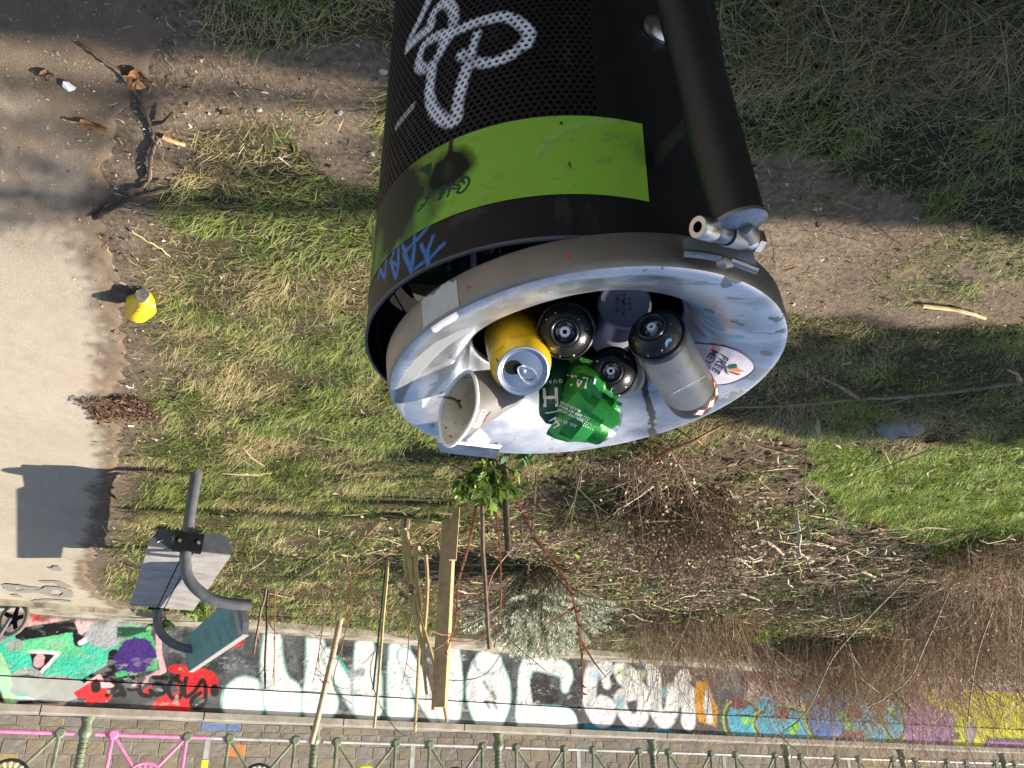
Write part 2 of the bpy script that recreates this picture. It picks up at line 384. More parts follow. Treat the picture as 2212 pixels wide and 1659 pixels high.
c_dirt = np.array((.17, .128, .090)); c_mul = np.array((.10, .072, .048)); c_soil = np.array((.10, .082, .045)); c_moss = np.array((.075, .10, .03))
colr = np.where(dirtA[..., None], c_dirt*(.75 + .6*n1), c_soil*(.35 + .7*n2))
colr = np.where(inpolyn(gx, gy, Z_dim, .1)[..., None] & ~dirtA[..., None], colr*np.array((.55, .55, .6)), colr)  # soil colour darkened and blued to deepen the near-right shade
colr = np.where(mul[..., None], c_mul*(.5 + 1.0*n2), colr); colr = np.where(grn[..., None], c_moss*(.5 + n2), colr)
pd = pathdist(gx, gy)[..., None]; k = np.clip((pd + .35)/.3, 0, 1); colr = colr*(1 - k) + c_dirt*1.05*(.55 + .8*n2)*k
ny, nx = gx.shape; idx = np.arange(nx*ny).reshape(ny, nx)
F = np.stack([idx[:-1, :-1], idx[:-1, 1:], idx[1:, 1:], idx[1:, :-1]], -1).reshape(-1, 4)
M_ground = colmat('soil', rough=.95, noise=.35, scale=55, spec=.15, bump=.006, bscale=90)
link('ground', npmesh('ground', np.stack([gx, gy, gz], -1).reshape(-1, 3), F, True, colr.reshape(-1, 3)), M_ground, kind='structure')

# asphalt path: a sheet just above the soil, its ragged edge dipping under the dirt
Xp = axis(-.5, .9, 5.2, 12, .024); Yp = axis(-14, 1.1, 8.9, 9.0, .026)
px_, py_ = np.meshgrid(Xp, Yp); d = pathdist(px_, py_)
pz = np.where(d > 0, .004 + .0025*(fbm(px_, py_, 3, 8.) - .5), .004 - np.clip(-d*.4, 0, .05))
keep = (wall_side(px_, py_) < -.03) & (d > -.10)
n1 = fbm(px_, py_, 5, 2.2)[..., None]; n2 = fbm(px_ + 7, py_, 4, 40.0)[..., None]
asph = np.array((.44, .38, .30))*(.80 + .28*n1 + .22*(n2 - .5))
dirtk = np.clip(1 - (d - .03)/.09, 0, 1)
g0 = np.clip((2.55 - py_)/1.0, 0, 1)*np.clip((1.15 - (px_ - pedge(py_)))/1.0, 0, 1)
dk = np.clip(np.maximum(dirtk*1.1, g0*1.25) + (n2[..., 0] - .5)*1.4 + (fbm(px_, py_, 4, 6.) - .5)*1.0, 0, 1)*np.clip(np.maximum(dirtk, g0)*3, 0, 1)
dk = np.where(d < .025, 1, dk)
pc = asph*(1 - dk[..., None]) + c_dirt*1.05*(.55 + .8*n2)*dk[..., None]
pink = np.clip((fbm(px_ + 2, py_ + 4, 3, 1.5) - .55)*4, 0, 1)*np.clip(1 - np.abs(py_ - 3.2)/1.2, 0, 1)
pc = pc*(1 - .35*pink[..., None]) + np.array((.42, .25, .21))*.35*pink[..., None]
ny, nx = px_.shape; idx = np.arange(nx*ny).reshape(ny, nx)
F = np.stack([idx[:-1, :-1], idx[:-1, 1:], idx[1:, 1:], idx[1:, :-1]], -1).reshape(-1, 4); kf = keep.ravel()[F].all(1)
M_path = colmat('worn_asphalt', rough=.9, noise=.24, scale=330, spec=.2, bump=.003, bscale=240)
path = link('path', npmesh('path', np.stack([px_, py_, pz], -1).reshape(-1, 3), F[kf], True, pc.reshape(-1, 3)), M_path, kind='structure')

# faded spray marks on the path
M_mark = mat('faded_spray', (.19, .175, .155), (.28, .255, .22), rough=.9, scale=30)
def ribbon(mb, pts, w, z):
    pts = [Vector((p[0], p[1], z + .00012*i)) for i, p in enumerate(pts)]; vs = []
    for i, p in enumerate(pts):
        t = (pts[min(i + 1, len(pts) - 1)] - pts[max(i - 1, 0)]).normalized(); n = Vector((-t.y, t.x, 0))*w/2*(.7 + .6*random.random()); vs += [p + n, p - n]
    mb.add(vs, f4=[(2*i, 2*i + 1, 2*i + 3, 2*i + 2) for i in range(len(pts) - 1)])
Z5 = lambda x, y: (x*.32243, 1206.9 + y*.32243)
def mark(zp, w, zz=.0085):
    mb = MB(); ribbon(mb, spline([tuple(G(*Z5(*p))[:2]) for p in zp], 6), w, zz); mb.obj('paint_mark', M_mark, path)
mark([(60, 165), (80, 205), (160, 215), (240, 190), (330, 235), (440, 245), (450, 210), (360, 185), (260, 215), (140, 175), (60, 170)], .11)
mark([(280, 150), (380, 150), (450, 185)], .09, .0095)
mark([(240, 282), (340, 270), (480, 280)], .12, .0105)
mark([(80, 240), (140, 242)], .12, .0115)
mark([(340, 50), (390, 70), (380, 40)], .06, .0125)

# concrete kerb strip along the foot of the wall
mb = MB(); ss = np.linspace(.2, WS[-1] - .2, 60)
for a, b in zip(ss[:-1], ss[1:]):
    p = [wpt(a, 0, -.42), wpt(b, 0, -.42), wpt(b, 0, .02), wpt(a, 0, .02)]
    vs = [Vector((q.x, q.y, -.1)) for q in p] + [Vector((q.x, q.y, .055)) for q in p]
    mb.add(vs, f4=[(4, 5, 6, 7), (0, 1, 5, 4)])
M_kerb = mat('kerb_concrete', (.13, .11, .075), (.36, .33, .27), rough=.9, scale=4, bump=.004, bscale=30, detail=9, c3=(.28, .25, .19), lo=.38, hi=.6)
mb.obj('kerb', M_kerb, kind='structure')

# ------------------------------------------------------------------ GRAFFITI WALL
Z6 = lambda x, y: (548.6 + x*.32243, 1206.9 + y*.32243)
Z7 = lambda x, y: (1097.2 + x*.2728, 1206.9 + y*.2728)
Z8 = lambda x, y: (1590.9 + x*.2808, 1206.9 + y*.2808)
s0, s1 = WS[1] - .6, WS[3] + .9
pt = Paint(s0, s1, -.02, 1.14, 4096, 320, (.085, .09, .10))
A5 = lambda *p: [WV(*Z5(*q)) for q in p]
A6 = lambda *p: [WV(*Z6(*q)) for q in p]
A7 = lambda *p: [WV(*Z7(*q)) for q in p]
A8 = lambda *p: [WV(*Z8(*q)) for q in p]
pt.blotch((.17, .18, .20), (3, 3), .5, .15, .6); pt.blotch((.03, .03, .035), (5, 6), .55, .1, .6, off=20)
TEAL = (.07, .58, .40); GRN = (.09, .55, .20); PNK = (.80, .45, .48); RED = (.75, .035, .04); BLK = (.012, .013, .014); WHT = (.84, .85, .85); MINT = (.33, .62, .56)
# left piece
pt.poly(A5((-200, 330), (200, 370), (520, 380), (760, 380), (1000, 370), (1010, 480), (760, 560), (500, 470), (-200, 600)), (.30, .24, .24), .02, rag=.05)
pt.poly(A5((160, 400), (520, 400), (640, 430), (520, 470), (170, 530), (140, 460)), PNK, .008, rag=.04, rs=18)
pt.poly(A5((200, 370), (345, 375), (335, 430), (215, 420)), (.55, .07, .06), .01, rag=.03)
pt.poly(A5((700, 390), (1000, 370), (1010, 490), (800, 480)), (.35, .60, .50), .02, rag=.03)
pt.poly(A5((-260, 640), (0, 560), (110, 500), (170, 530), (500, 465), (540, 560), (640, 505), (790, 540), (780, 700), (640, 780), (480, 860), (380, 950), (85, 955), (-60, 820), (-260, 900)), TEAL, .006)
pt.poly(A5((160, 530), (500, 465), (530, 560), (560, 640), (420, 660), (180, 640), (60, 600)), (.14, .60, .26), .04, op=.85, rag=.03)
pt.poly(A5((780, 560), (1000, 470), (1050, 620), (1060, 740), (780, 800), (755, 690)), GRN, .008, rag=.01)
pt.stroke(A5((150, 505), (330, 478), (505, 445)), .13, BLK, .006, rag=.01); pt.stroke(A5((505, 440), (530, 560), (650, 470), (740, 420)), .09, BLK, .006, rag=.012)
pt.stroke(A5((520, 430), (545, 490), (620, 440), (700, 390)), .06, PNK, .006, rag=.01)
pt.stroke(A5((540, 565), (650, 495), (740, 440)), .05, WHT, .008)
pt.stroke(A5((-100, 900), (85, 968), (370, 968), (470, 905), (600, 815), (755, 735), (760, 640)), [.1, .1, .1, .1, .1, .12, .1], BLK, .005)
pt.stroke(A5((-100, 960), (60, 998), (385, 990), (500, 900), (660, 795), (690, 850), (755, 845)), .055, PNK, .005)
pt.stroke(A5((85, 940), (270, 935), (360, 930)), .035, WHT, .006)
pt.stroke(A5((0, 720), (40, 860), (75, 960)), .10, (.45, .85, .45), .01, op=.8); pt.stroke(A5((0, 640), (70, 800), (80, 950)), .03, (.5, .85, .4), .006, op=.8)
pt.poly(A5((200, 630), (385, 640), (238, 795)), BLK, .005, rag=.008); pt.stroke(A5((205, 622), (395, 632), (245, 795)), .035, WHT, .005, rag=.006)
pt.ell(WV(*Z5(262, 685)), .05, .07, PNK, rag=.01)
pt.ell(WV(*Z5(180, 800)), .14, .10, (.38, .41, .40)); pt.ell(WV(*Z5(365, 870)), .29, .13, (.36, .38, .36)); pt.ell(WV(*Z5(120, 880)), .07, .05, (.33, .40, .38)); pt.ell(WV(*Z5(100, 580)), .08, .06, (.35, .45, .40))
pt.ell(WV(*Z5(715, 500)), .20, .15, (.42, .43, .46), soft=.02, rag=.03); pt.poly(A5((785, 455), (985, 455), (985, 490), (785, 540)), (.02, .10, .05), .01, rag=.01)
pt.ell(WV(*Z5(905, 650)), .20, .20, (.075, .035, .22), soft=.008, rag=.05, rs=14)
pt.stroke(A5((1065, 430), (1062, 620), (1092, 750), (1000, 800), (900, 860)), .06, PNK, .006, rag=.008)
pt.poly(A5((490, 900), (650, 800), (655, 870), (600, 930), (520, 935)), RED, .004); pt.ell(WV(*Z5(682, 917)), .095, .07, RED, soft=.003); pt.ell(WV(*Z5(606, 950)), .05, .045, RED, soft=.003)
pt.poly(A5((985, 1035), (1030, 960), (1090, 920), (1250, 880), (1290, 900), (1268, 1045)), RED, .004); pt.ell(WV(*Z5(1322, 830)), .22, .15, RED, soft=.004); pt.ell(WV(*Z5(1190, 740)), .10, .05, RED, soft=.004)
pt.poly(A5((1500, 590), (1650, 490), (1640, 560), (1540, 610)), RED, .01, rag=.03); pt.ell(WV(*Z5(1372, 437)), .08, .06, RED, soft=.005)
pt.poly(A5((960, 880), (1010, 850), (1030, 915), (960, 915)), RED, .004)
def hand(zs, w=.046, c=(.02, .018, .018)): pt.stroke(A5(*zs), w, c, .006, sp=5)
hand([(640, 845), (642, 870)], .09); hand([(715, 915), (790, 850), (840, 800)]); hand([(745, 815), (800, 860), (830, 915)]); hand([(770, 915), (830, 905)])
hand([(850, 850), (880, 800), (930, 810), (925, 860), (870, 875), (855, 840)]); hand([(960, 800), (925, 860), (950, 910), (1005, 920)])
hand([(1110, 800), (1020, 800), (1015, 830), (1090, 850), (1095, 895), (1040, 912), (1005, 885)]); hand([(1190, 790), (1140, 830), (1125, 890), (1160, 940), (1205, 925), (1215, 870), (1195, 820), (1150, 800)])
hand([(1245, 800), (1232, 870), (1245, 925), (1300, 890), (1355, 815), (1375, 880), (1365, 960), (1325, 1000), (1285, 985), (1285, 940), (1340, 900)]); hand([(1432, 870), (1436, 895)], .09)
# white bubble letters
def bub(pts, w):
    w = [q*.80 for q in w]; pts = [WV(*p) for p in pts]; pt.stroke(pts, [q + .07 for q in w], (.012, .012, .014), .03, sp=4, op=.6); pt.stroke(pts, [q + .038 for q in w], MINT, .02, sp=4); pt.stroke(pts, w, WHT, .018, sp=4)
z = lambda *p: [Z6(*q) for q in p]
bub(z((-75, 940), (-50, 945)), [.55, .55]); bub(z((125, 530), (120, 700), (150, 840), (205, 960)), [.24, .30, .36, .55])
bub(z((410, 550), (425, 760), (440, 970)), [.24, .34, .50]); bub(z((490, 640), (600, 820), (700, 960)), [.14, .22, .30]); bub(z((740, 590), (755, 780), (760, 990)), [.28, .42, .42])
bub(z((975, 600), (970, 800), (980, 1010)), [.32, .36, .40]); bub(z((1010, 650), (1130, 870), (1250, 1040)), [.20, .32, .40]); bub(z((1330, 610), (1330, 820), (1300, 1030)), [.22, .32, .38])
bub(z((1565, 770), (1570, 900), (1572, 1040)), [.62, .78, .55]); bub(z((1540, 690), (1600, 690)), [.3, .3])
bub(z((2080, 860), (2080, 760), (1960, 700), (1830, 720), (1810, 900), (1850, 1090), (1980, 1100), (2080, 1100)), [.16, .26, .28, .22, .24, .50, .50, .44])
pt.poly([WV(*q) for q in z((1850, 800), (1960, 800), (2020, 880), (2060, 960), (1860, 970))], (.05, .05, .055), .02, rag=.03)
pt.stroke([WV(*q) for q in z((560, 660), (640, 790))], .035, (.06, .5, .38), .01)
pt.stroke([WV(*q) for q in z((650, 770), (720, 760))], .10, (.35, .37, .38), .03)
for q in ((1540, 830), (1590, 900), (1550, 960), (1600, 965)): pt.stroke([WV(*Z6(*q)), WV(*Z6(q[0] + 20, q[1] + 35))], .05, (.25, .26, .28), .02)
pt.blotch((.55, .57, .58), (4, 9), .68, .06, .25, off=70)
# smaller white letters, orange, blue
z = lambda *p: [WV(*Z7(*q)) for q in p]
pt.poly(z((600, 770), (800, 790), (1500, 850), (1640, 900), (1640, 1440), (600, 1390)), (.09, .085, .095), .02, rag=.03)
pt.poly(z((600, 1300), (760, 1345), (950, 1340), (1100, 1375), (1200, 1330), (1400, 1400), (1640, 1380), (1640, 1440), (595, 1390)), (.03, .30, .50), .006, rag=.02)
pt.poly(z((610, 775), (780, 800), (760, 840), (620, 830)), (.12, .33, .50), .01, rag=.02); pt.poly(z((1040, 810), (1280, 840), (1200, 870), (1050, 850)), (.06, .40, .60), .01, rag=.02)
def wl_(p, w): pt.stroke(z(*p), w*.8, WHT, .02, sp=4)
wl_([(780, 860), (690, 850), (650, 960), (640, 1120), (700, 1250), (770, 1260), (800, 1180), (740, 1150)], .28); wl_([(760, 900), (780, 990)], .18)
wl_([(1010, 940), (900, 860), (880, 920), (960, 1000), (1050, 1020)], .22); wl_([(1060, 1050), (900, 1090), (900, 1200), (980, 1290), (1060, 1240), (1060, 1090)], .24)
wl_([(1140, 870), (1160, 980), (1160, 1180), (1230, 1280), (1290, 1200), (1300, 1050)], .28); wl_([(1400, 930), (1360, 990), (1430, 1060)], .26); wl_([(1330, 1090), (1420, 1150), (1420, 1290)], .30)
for q, c in (((690, 930), (.35, .6, .72)), ((880, 1140), (.3, .6, .75)), ((900, 900), (.5, .7, .35)), ((1230, 1060), (.3, .5, .6)), ((1060, 920), (.6, .7, .5))): pt.ell(WV(*Z7(*q)), .09, .07, c, soft=.03, op=.7)
pt.poly(z((1480, 975), (1570, 970), (1620, 1100), (1655, 1200), (1640, 1330), (1500, 1290), (1470, 1130)), (.72, .33, .03), .015, rag=.02); pt.stroke(z((1580, 1080), (1570, 1180), (1590, 1270)), .12, WHT, .02)
z = lambda *p: [WV(*Z8(*q)) for q in p]
pt.poly(z((60, 880), (600, 930), (1260, 960), (1300, 1500), (50, 1450)), (.20, .085, .10), .02, rag=.03)
pt.poly(z((60, 960), (560, 1000), (1250, 1010), (1260, 1460), (60, 1420)), (.50, .40, .40), .03, rag=.12, rs=6, op=.75)
pt.poly(z((0, 1390), (500, 1400), (700, 1440), (1200, 1470), (1200, 1510), (0, 1460)), (.42, .36, .33), .01, rag=.02)
CY = (.06, .42, .60); BL = (.05, .22, .60); LM = (.25, .62, .08)
for c, rx, ry, q in ((CY, .30, .28, (50, 1260)), (CY, .56, .24, (370, 1290)), (BL, .52, .40, (740, 1240)), (CY, .40, .40, (1010, 1260)), (CY, .22, .36, (1190, 1200))):
    c0 = WV(*Z8(*q)); pt.ell(c0, rx + .09, ry + .07, LM, soft=.006, rag=.02); pt.ell(c0, rx + .05, ry + .04, (.16, .05, .07), soft=.006, rag=.02); pt.ell(c0, rx, ry, c, soft=.008, rag=.03)
for q in ((10, 1110), (350, 1190), (640, 1090), (720, 1000), (900, 1180), (1060, 1120)): pt.ell(WV(*Z8(*q)), .16, .10, (.17, .06, .08), soft=.008, rag=.06)
for q in ((220, 1120), (560, 1050), (820, 1050), (940, 1060)): pt.ell(WV(*Z8(*q)), .20, .10, CY, soft=.01, rag=.06)
for q in ((70, 1250), (450, 1290), (790, 1200), (850, 1280), (1190, 1170), (430, 1330)): pt.ell(WV(*Z8(*q)), .08, .06, LM, soft=.01, rag=.03)
pt.stroke(z((760, 1420), (840, 1340), (880, 1390), (940, 1330), (1000, 1440)), .10, (.20, .05, .08), .01)
pt.poly(z((1300, 980), (2500, 1000), (2500, 1560), (1290, 1520)), (.36, .17, .44), .01)
pt.poly(z((1380, 990), (1550, 1010), (2300, 1010), (2300, 1280), (2090, 1330), (1990, 1420), (1900, 1500), (1650, 1520), (1680, 1200), (1500, 1130)), (.58, .60, .02), .008, rag=.02)
pt.poly(z((1540, 1020), (1690, 1030), (1680, 1080), (1550, 1070)), (.22, .20, .26), .008); pt.poly(z((1655, 1335), (1710, 1340), (1705, 1395), (1650, 1390)), (.07, .08, .09), .005)
pt.poly(z((1850, 1530), (1930, 1385), (2010, 1445), (2100, 1375), (2320, 1530)), (.36, .17, .44), .006)
pt.poly(z((2100, 1010), (2330, 1010), (2330, 1230), (2120, 1210), (2150, 1100)), (.33, .16, .42), .01, rag=.03)
pt.ell(WV(*Z8(2010, 1250)), .16, .14, (.13, .09, .14), soft=.01, rag=.06)
pt.poly(z((1740, 1330), (1800, 1250), (1850, 1330), (1800, 1440)), (.30, .27, .31), .008, rag=.02)
pt.stroke(z((1880, 1490), (1930, 1380), (2010, 1440), (2100, 1370), (2200, 1460)), .06, (.13, .11, .10), .008)
for a, b in (((1560, 1340), (1540, 1390)), ((1500, 1370), (1570, 1380)), ((1560, 1400), (1530, 1470)), ((1580, 1440), (1640, 1370))): pt.stroke(z(a, b), .05, (.16, .07, .20), .008)
# dirt, ragged render and rain wash
pt.blotch((.30, .27, .24), (2.2, 7), .72, .05, .35, off=33)
for s_j in np.arange(s0 + .5, s1, 2.4): pt.stroke([(s_j, .64), (s_j + .005, .9)], .008, (.10, .10, .10), .003, op=.8); pt.stroke([(s_j + .1, .66), (s_j + .11, .80)], .006, (.45, .45, .44), .004, op=.25)
pt.poly([(s0, -.1), (s1, -.1), (s1, .06), (s0, .06)], (.20, .175, .14), .03, rag=.12, rs=6, op=.8)
pt.blotch((.42, .40, .36), (9, 14), .73, .03, .6, off=61)
im = pt.image('graffiti'); M_graf = imgmat('graffiti_render_coarse', im, rough=.85, bump=.034, bscale=26, spec=.2, vary=.16, vscale=18); M_graf2 = imgmat('graffiti_render_smooth', im, rough=.7, bump=.002, bscale=80, spec=.3, vary=.10, vscale=9)
wall = empty('graffiti_wall', WA[2], label='low retaining wall covered in graffiti letters, railing on its coping', cat='wall')
def wallstrip(zlo, zhi, off0, off1, m, name, res=.05, rag=0.0):
    ss = np.arange(.1, WS[-1] - .1, res); rows = 9 if rag else 2; vs = []; uv = []
    for j in range(rows):
        t = j/(rows - 1)
        for s in ss:
            h = wtop(s); zz = (zlo(h) + (zhi(h) - zlo(h))*t); o = off0 + (off1 - off0)*t
            if rag: o += rag*(float(fbm(s*1.0, zz*1.0 + 3, 4, 7.0)) - .5)
            p = wpt(s, zz, o); vs.append(p); uv.append(((s - s0)/(s1 - s0), (zz + .02)/1.16))
    n = len(ss); f = [(j*n + i, j*n + i + 1, (j + 1)*n + i + 1, (j + 1)*n + i) for j in range(rows - 1) for i in range(n - 1)]
    me = npmesh(name, [tuple(v) for v in vs], [np.array(f)], True, None, uv); return link(name, me, m, wall)
seam = lambda h: .66 + (h - 1.0)*.6
wallstrip(lambda h: -.05, seam, -.0, -.02, M_graf, 'rendered_face', .045, .06)
wallstrip(lambda h: seam(h), lambda h: seam(h) + .0001, -.02, .012, M_graf2, 'groove', .3)
wallstrip(lambda h: seam(h) + .001, lambda h: seam(h) + .014, .012, -.022, M_black_in, 'joint', .3)
wallstrip(lambda h: seam(h) + .014, lambda h: h - .075, -.022, -.022, M_graf2, 'smooth_band', .15)
mb = MB(); ss = np.arange(.1, WS[-1] - .1, 1.55)
for a, b in zip(ss[:-1], ss[1:]):
    q = []
    for s_, e in ((a, .006), (b, -.006)):
        s_ += e; h = wtop(s_)
        q += [wpt(s_, h - .075, -.06), wpt(s_, h - .012, -.06), wpt(s_, h, -.045), wpt(s_, h, .36), wpt(s_, h - .075, .36)]
    mb.add(q, f4=[(i, i + 1, i + 6, i + 5) for i in range(4)] + [(4, 0, 5, 9), (0, 1, 4, 4)][:1])
M_coping = mat('coping_stone', (.23, .205, .17), (.37, .335, .28), rough=.9, scale=5, bump=.003, bscale=40, detail=8)
mb.obj('coping', M_coping, wall)
mb = MB()
for a, b in zip(ss[:-1], ss[1:]):
    mb.add([wpt(a, -4.6, .30), wpt(b, -4.6, .30), wpt(b, wtop(b) - .08, .30), wpt(a, wtop(a) - .08, .30)], f4=[(0, 1, 2, 3)])
mb.obj('back_face', M_coping, wall)

# ------------------------------------------------------------------ IRON RAILING on the coping
M_gr = mat('pale_green_iron', (.10, .125, .08), (.21, .245, .16), rough=.5, scale=12, bump=.0008, bscale=120)
M_gw = mat('grey_white_iron', (.26, .26, .26), (.42, .42, .42), rough=.5, scale=8)
M_pk = mat('pink_iron', (.66, .16, .36), (.74, .26, .46), rough=.45, scale=12)
M_bkr = mat('black_iron', (.012, .013, .018), (.03, .03, .04), rough=.45, scale=12)
M_cream = mat('cream_iron', (.52, .50, .30), (.62, .60, .40), rough=.5, scale=12)
M_yel = mat('yellow_iron', (.62, .66, .03), (.70, .72, .05), rough=.5, scale=12)
M_redp = mat('red_paint', (.55, .04, .05), rough=.5)
pil_px = [172, 680, 1100, 1411, 1679]
ps = [WV(x, 1560, .12)[0] for x in pil_px]
A_, B_ = np.polyfit(range(5), ps, 1)
print('pillar s', [round(q, 2) for q in ps], 'spacing', A_)
rail = empty('iron_railing', wpt(ps[2], 1.0, .12), label='green cast iron railing with round rosettes standing on wall coping', cat='railing')
RO = .13
def rp(s, h, o=RO): return wpt(s, wtop(s) + h, o)
for k in range(-2, 9):
    sp = B_ + A_*k
    if not (.5 < sp < WS[-1] - .5): continue
    mb = MB(); d = wdir(sp); M = frame(rp(sp, 0), (0, 0, 1), d)
    prof = [(.085, 0), (.085, .03), (.07, .04), (.062, .09), (.085, .13), (.08, .17), (.055, .2)]
    for i in range(14): prof += [(.058, .21 + i*.045), (.058, .235 + i*.045), (.050, .24 + i*.045), (.050, .25 + i*.045)]
    prof += [(.06, .86), (.06, 1.15), (.075, 1.17), (.0, 1.2)]
    prof = [(a_*.78, b_) for a_, b_ in prof]
    mb.lathe(prof, M, 14); mb.obj('pillar', M_gr, rail, True)
    if 0 <= k < 5:
        mb = MB(); mb.lathe([(.0420, .62), (.0480, .62), (.0480, .84), (.0420, .84)], M, 14); mb.obj('white_sticker', M_gw, rail, True)
    # bays between this pillar and the next: two rosette panels, each between two posts, a grey upright in the middle
    f = [.11, .43, .53, .60, .92]
    pink = (k == 0)
    for (fa, fb, which) in ((.11, .415, 0), (.60, .905, 1)):
        a = sp + A_*fa; b = sp + A_*fb
        pm = M_pk if (k == 0 and which == 0) else M_gr
        hub = {(0, 0): M_pk, (1, 0): M_yel}.get((k, which), M_bkr); pet = {(0, 0): M_pk, (1, 0): M_yel}.get((k, which), M_cream)
        if (k, which) in ((-1, 1),): hub = M_bkr
        c = rp((a + b)/2, .60); rr = min(.20, (b - a)*.30)
        for s_ in (a, b):
            mb = MB(); mb.tube([rp(s_, .17), rp(s_, 1.1)], .019, 8); mb.obj('post', pm, rail, True)
            mb = MB(); n = wdir(s_).cross(Vector((0, 0, 1)))
            mb.lathe([(.0, -.05), (.036, -.05), (.052, -.03), (.052, .03), (.036, .05), (.02, .05), (.02, .03), (0, .03)], frame(rp(s_, .16), n), 12); mb.obj('boss', pm if pm is M_pk and s_ == a else M_gr, rail, True)
            for hh in (.16, 1.08):
                e = rp(s_, hh); q = c + (e - c).normalized()*rr
                mb = MB(); mb.tube([e, q], .017, 7)
                mb.obj('brace', pm if not (which == 0 and s_ == a and pm is M_gr) else M_gr, rail, True)
        n = wdir((a + b)/2).cross(Vector((0, 0, 1))); M = frame(c, n, (0, 0, 1)); M.translation = c
        mb = MB(); mb.lathe([(rr*.9, -.02), (rr, -.012), (rr*1.02, .0), (rr, .012), (rr*.9, .02), (rr*.84, .008), (rr*.84, -.008), (rr*.9, -.02)], M, 36); ro = mb.obj('rosette', hub, rail, True)
        mb = MB(); mb.lathe([(0, .045), (rr*.3, .04), (rr*.38, .015), (rr*.42, 0), (rr*.38, -.015), (rr*.3, -.04), (0, -.045)], M, 20); mb.obj('rosette_centre', M_redp if hub is M_pk else hub, ro if False else rail, True)
        mb = MB()
        for i in range(18):
            t = 2*math.pi*i/18; u = Vector((math.cos(t), math.sin(t), 0)); w_ = Vector((-math.sin(t), math.cos(t), 0))
            vs = [M @ (u*rr*r_ + w_*rr*ww*sg + Vector((0, 0, zz))) for zz in (.012, -.012) for (r_, ww) in ((.38, .035), (.62, .055), (.80, .08), (.86, .05)) for sg in (-1, 1)]
            ff = [(0, 1, 3, 2), (2, 3, 5, 4), (4, 5, 7, 6), (8, 10, 11, 9), (10, 12, 13, 11), (12, 14, 15, 13)] + [(i0, i0 + 2, i0 + 10, i0 + 8) for i0 in (0, 2, 4)] + [(i0 + 1, i0 + 9, i0 + 11, i0 + 3) for i0 in (0, 2, 4)]
            mb.add(vs, f4=ff)
        mb.obj('rosette_petals', pet, rail)
    s_ = sp + A_*.508; mb = MB(); mb.box(rp(s_, .58), (.028, .012, .43), Matrix.Rotation(math.atan2(wdir(s_).y, wdir(s_).x), 3, 'Z')); mb.obj('grey_upright', M_gw, rail)
    if k == 0: mb = MB(); mb.box(rp(s_, .44, RO - .0145), (.034, .002, .06), Matrix.Rotation(math.atan2(wdir(s_).y, wdir(s_).x), 3, 'Z')); mb.obj('yellow_sticker', M_yel, rail)
    for hh, r_ in ((.16, .020), (1.08, .024)):
        for (x0, x1) in ((.04, .508), (.508, .96)):
            mb = MB(); mb.tube([rp(sp + A_*x0, hh), rp(sp + A_*x1, hh)], r_, 8)
            mb.obj('rail', M_pk if (k == 0 and x0 < .1 or (k == -1 and x0 > .4)) else M_gw, rail, True)

# ------------------------------------------------------------------ STONE WALL across the cutting
OFF = 8.0
M_stones = [mat('stone_%s' % n, c1, c2, rough=.9, scale=5, bump=.006, bscale=14, detail=8) for n, c1, c2 in (('sand', (.18, .155, .12), (.29, .25, .195)), ('brown', (.15, .125, .095), (.24, .20, .155)), ('grey', (.165, .15, .13), (.26, .235, .205)), ('ochre', (.21, .17, .115), (.29, .24, .165)))]
sw = empty('stone_wall', wpt(8, -4.6, OFF), label='tall wall of squared sandstone blocks across the railway cutting behind railing', cat='wall')
M_mortar = mat('mortar', (.30, .265, .21), (.40, .35, .28), rough=.95, scale=20, bump=.003)
mb = MB(); ss = np.array(sorted(list(np.arange(-8, WS[-1] + 12, 2.0)) + WS))
_nf = []
for i in range(5):
    ds = [(WA[j + 1] - WA[j]).normalized() for j in (i - 1, i) if 0 <= j < 4]
    ns = [Vector((d_.y, -d_.x, 0)) if d_.x < 0 and -d_.x > 0 and False else (Vector((-d_.y, d_.x, 0)) if d_.x > 0 else Vector((d_.y, -d_.x, 0))) for d_ in ds]
    n_ = sum(ns, Vector()).normalized(); _nf.append(n_/max(.3, n_.dot(ns[0])))
def wpt_f(s, z, o):
    i = 0
    while i < 3 and s > WS[i + 1]: i += 1
    t = (s - WS[i])/(WS[i + 1] - WS[i]); a_ = WA[i] + _nf[i]*o; b_ = WA[i + 1] + _nf[i + 1]*o; p = a_.lerp(b_, t); return Vector((p.x, p.y, z))
def wfar(s, z, o):
    if s < 0: d = (WA[0] - WA[1]).normalized(); p = wpt_f(.01, z, o) + d*(-s); return p
    if s > WS[-1]: d = (WA[4] - WA[3]).normalized(); p = wpt_f(WS[-1] - .01, z, o) + d*(s - WS[-1]); return p
    return wpt_f(s, z, o)
for a, b in zip(ss[:-1], ss[1:]):
    mb.add([wfar(a, -4.6, OFF), wfar(b, -4.6, OFF), wfar(b, 4.5, OFF), wfar(a, 4.5, OFF), wfar(b, 4.5, OFF + .8), wfar(a, 4.5, OFF + .8)], f4=[(0, 1, 2, 3), (3, 2, 4, 5)])
mb.obj('mortar_bed', M_mortar, sw)
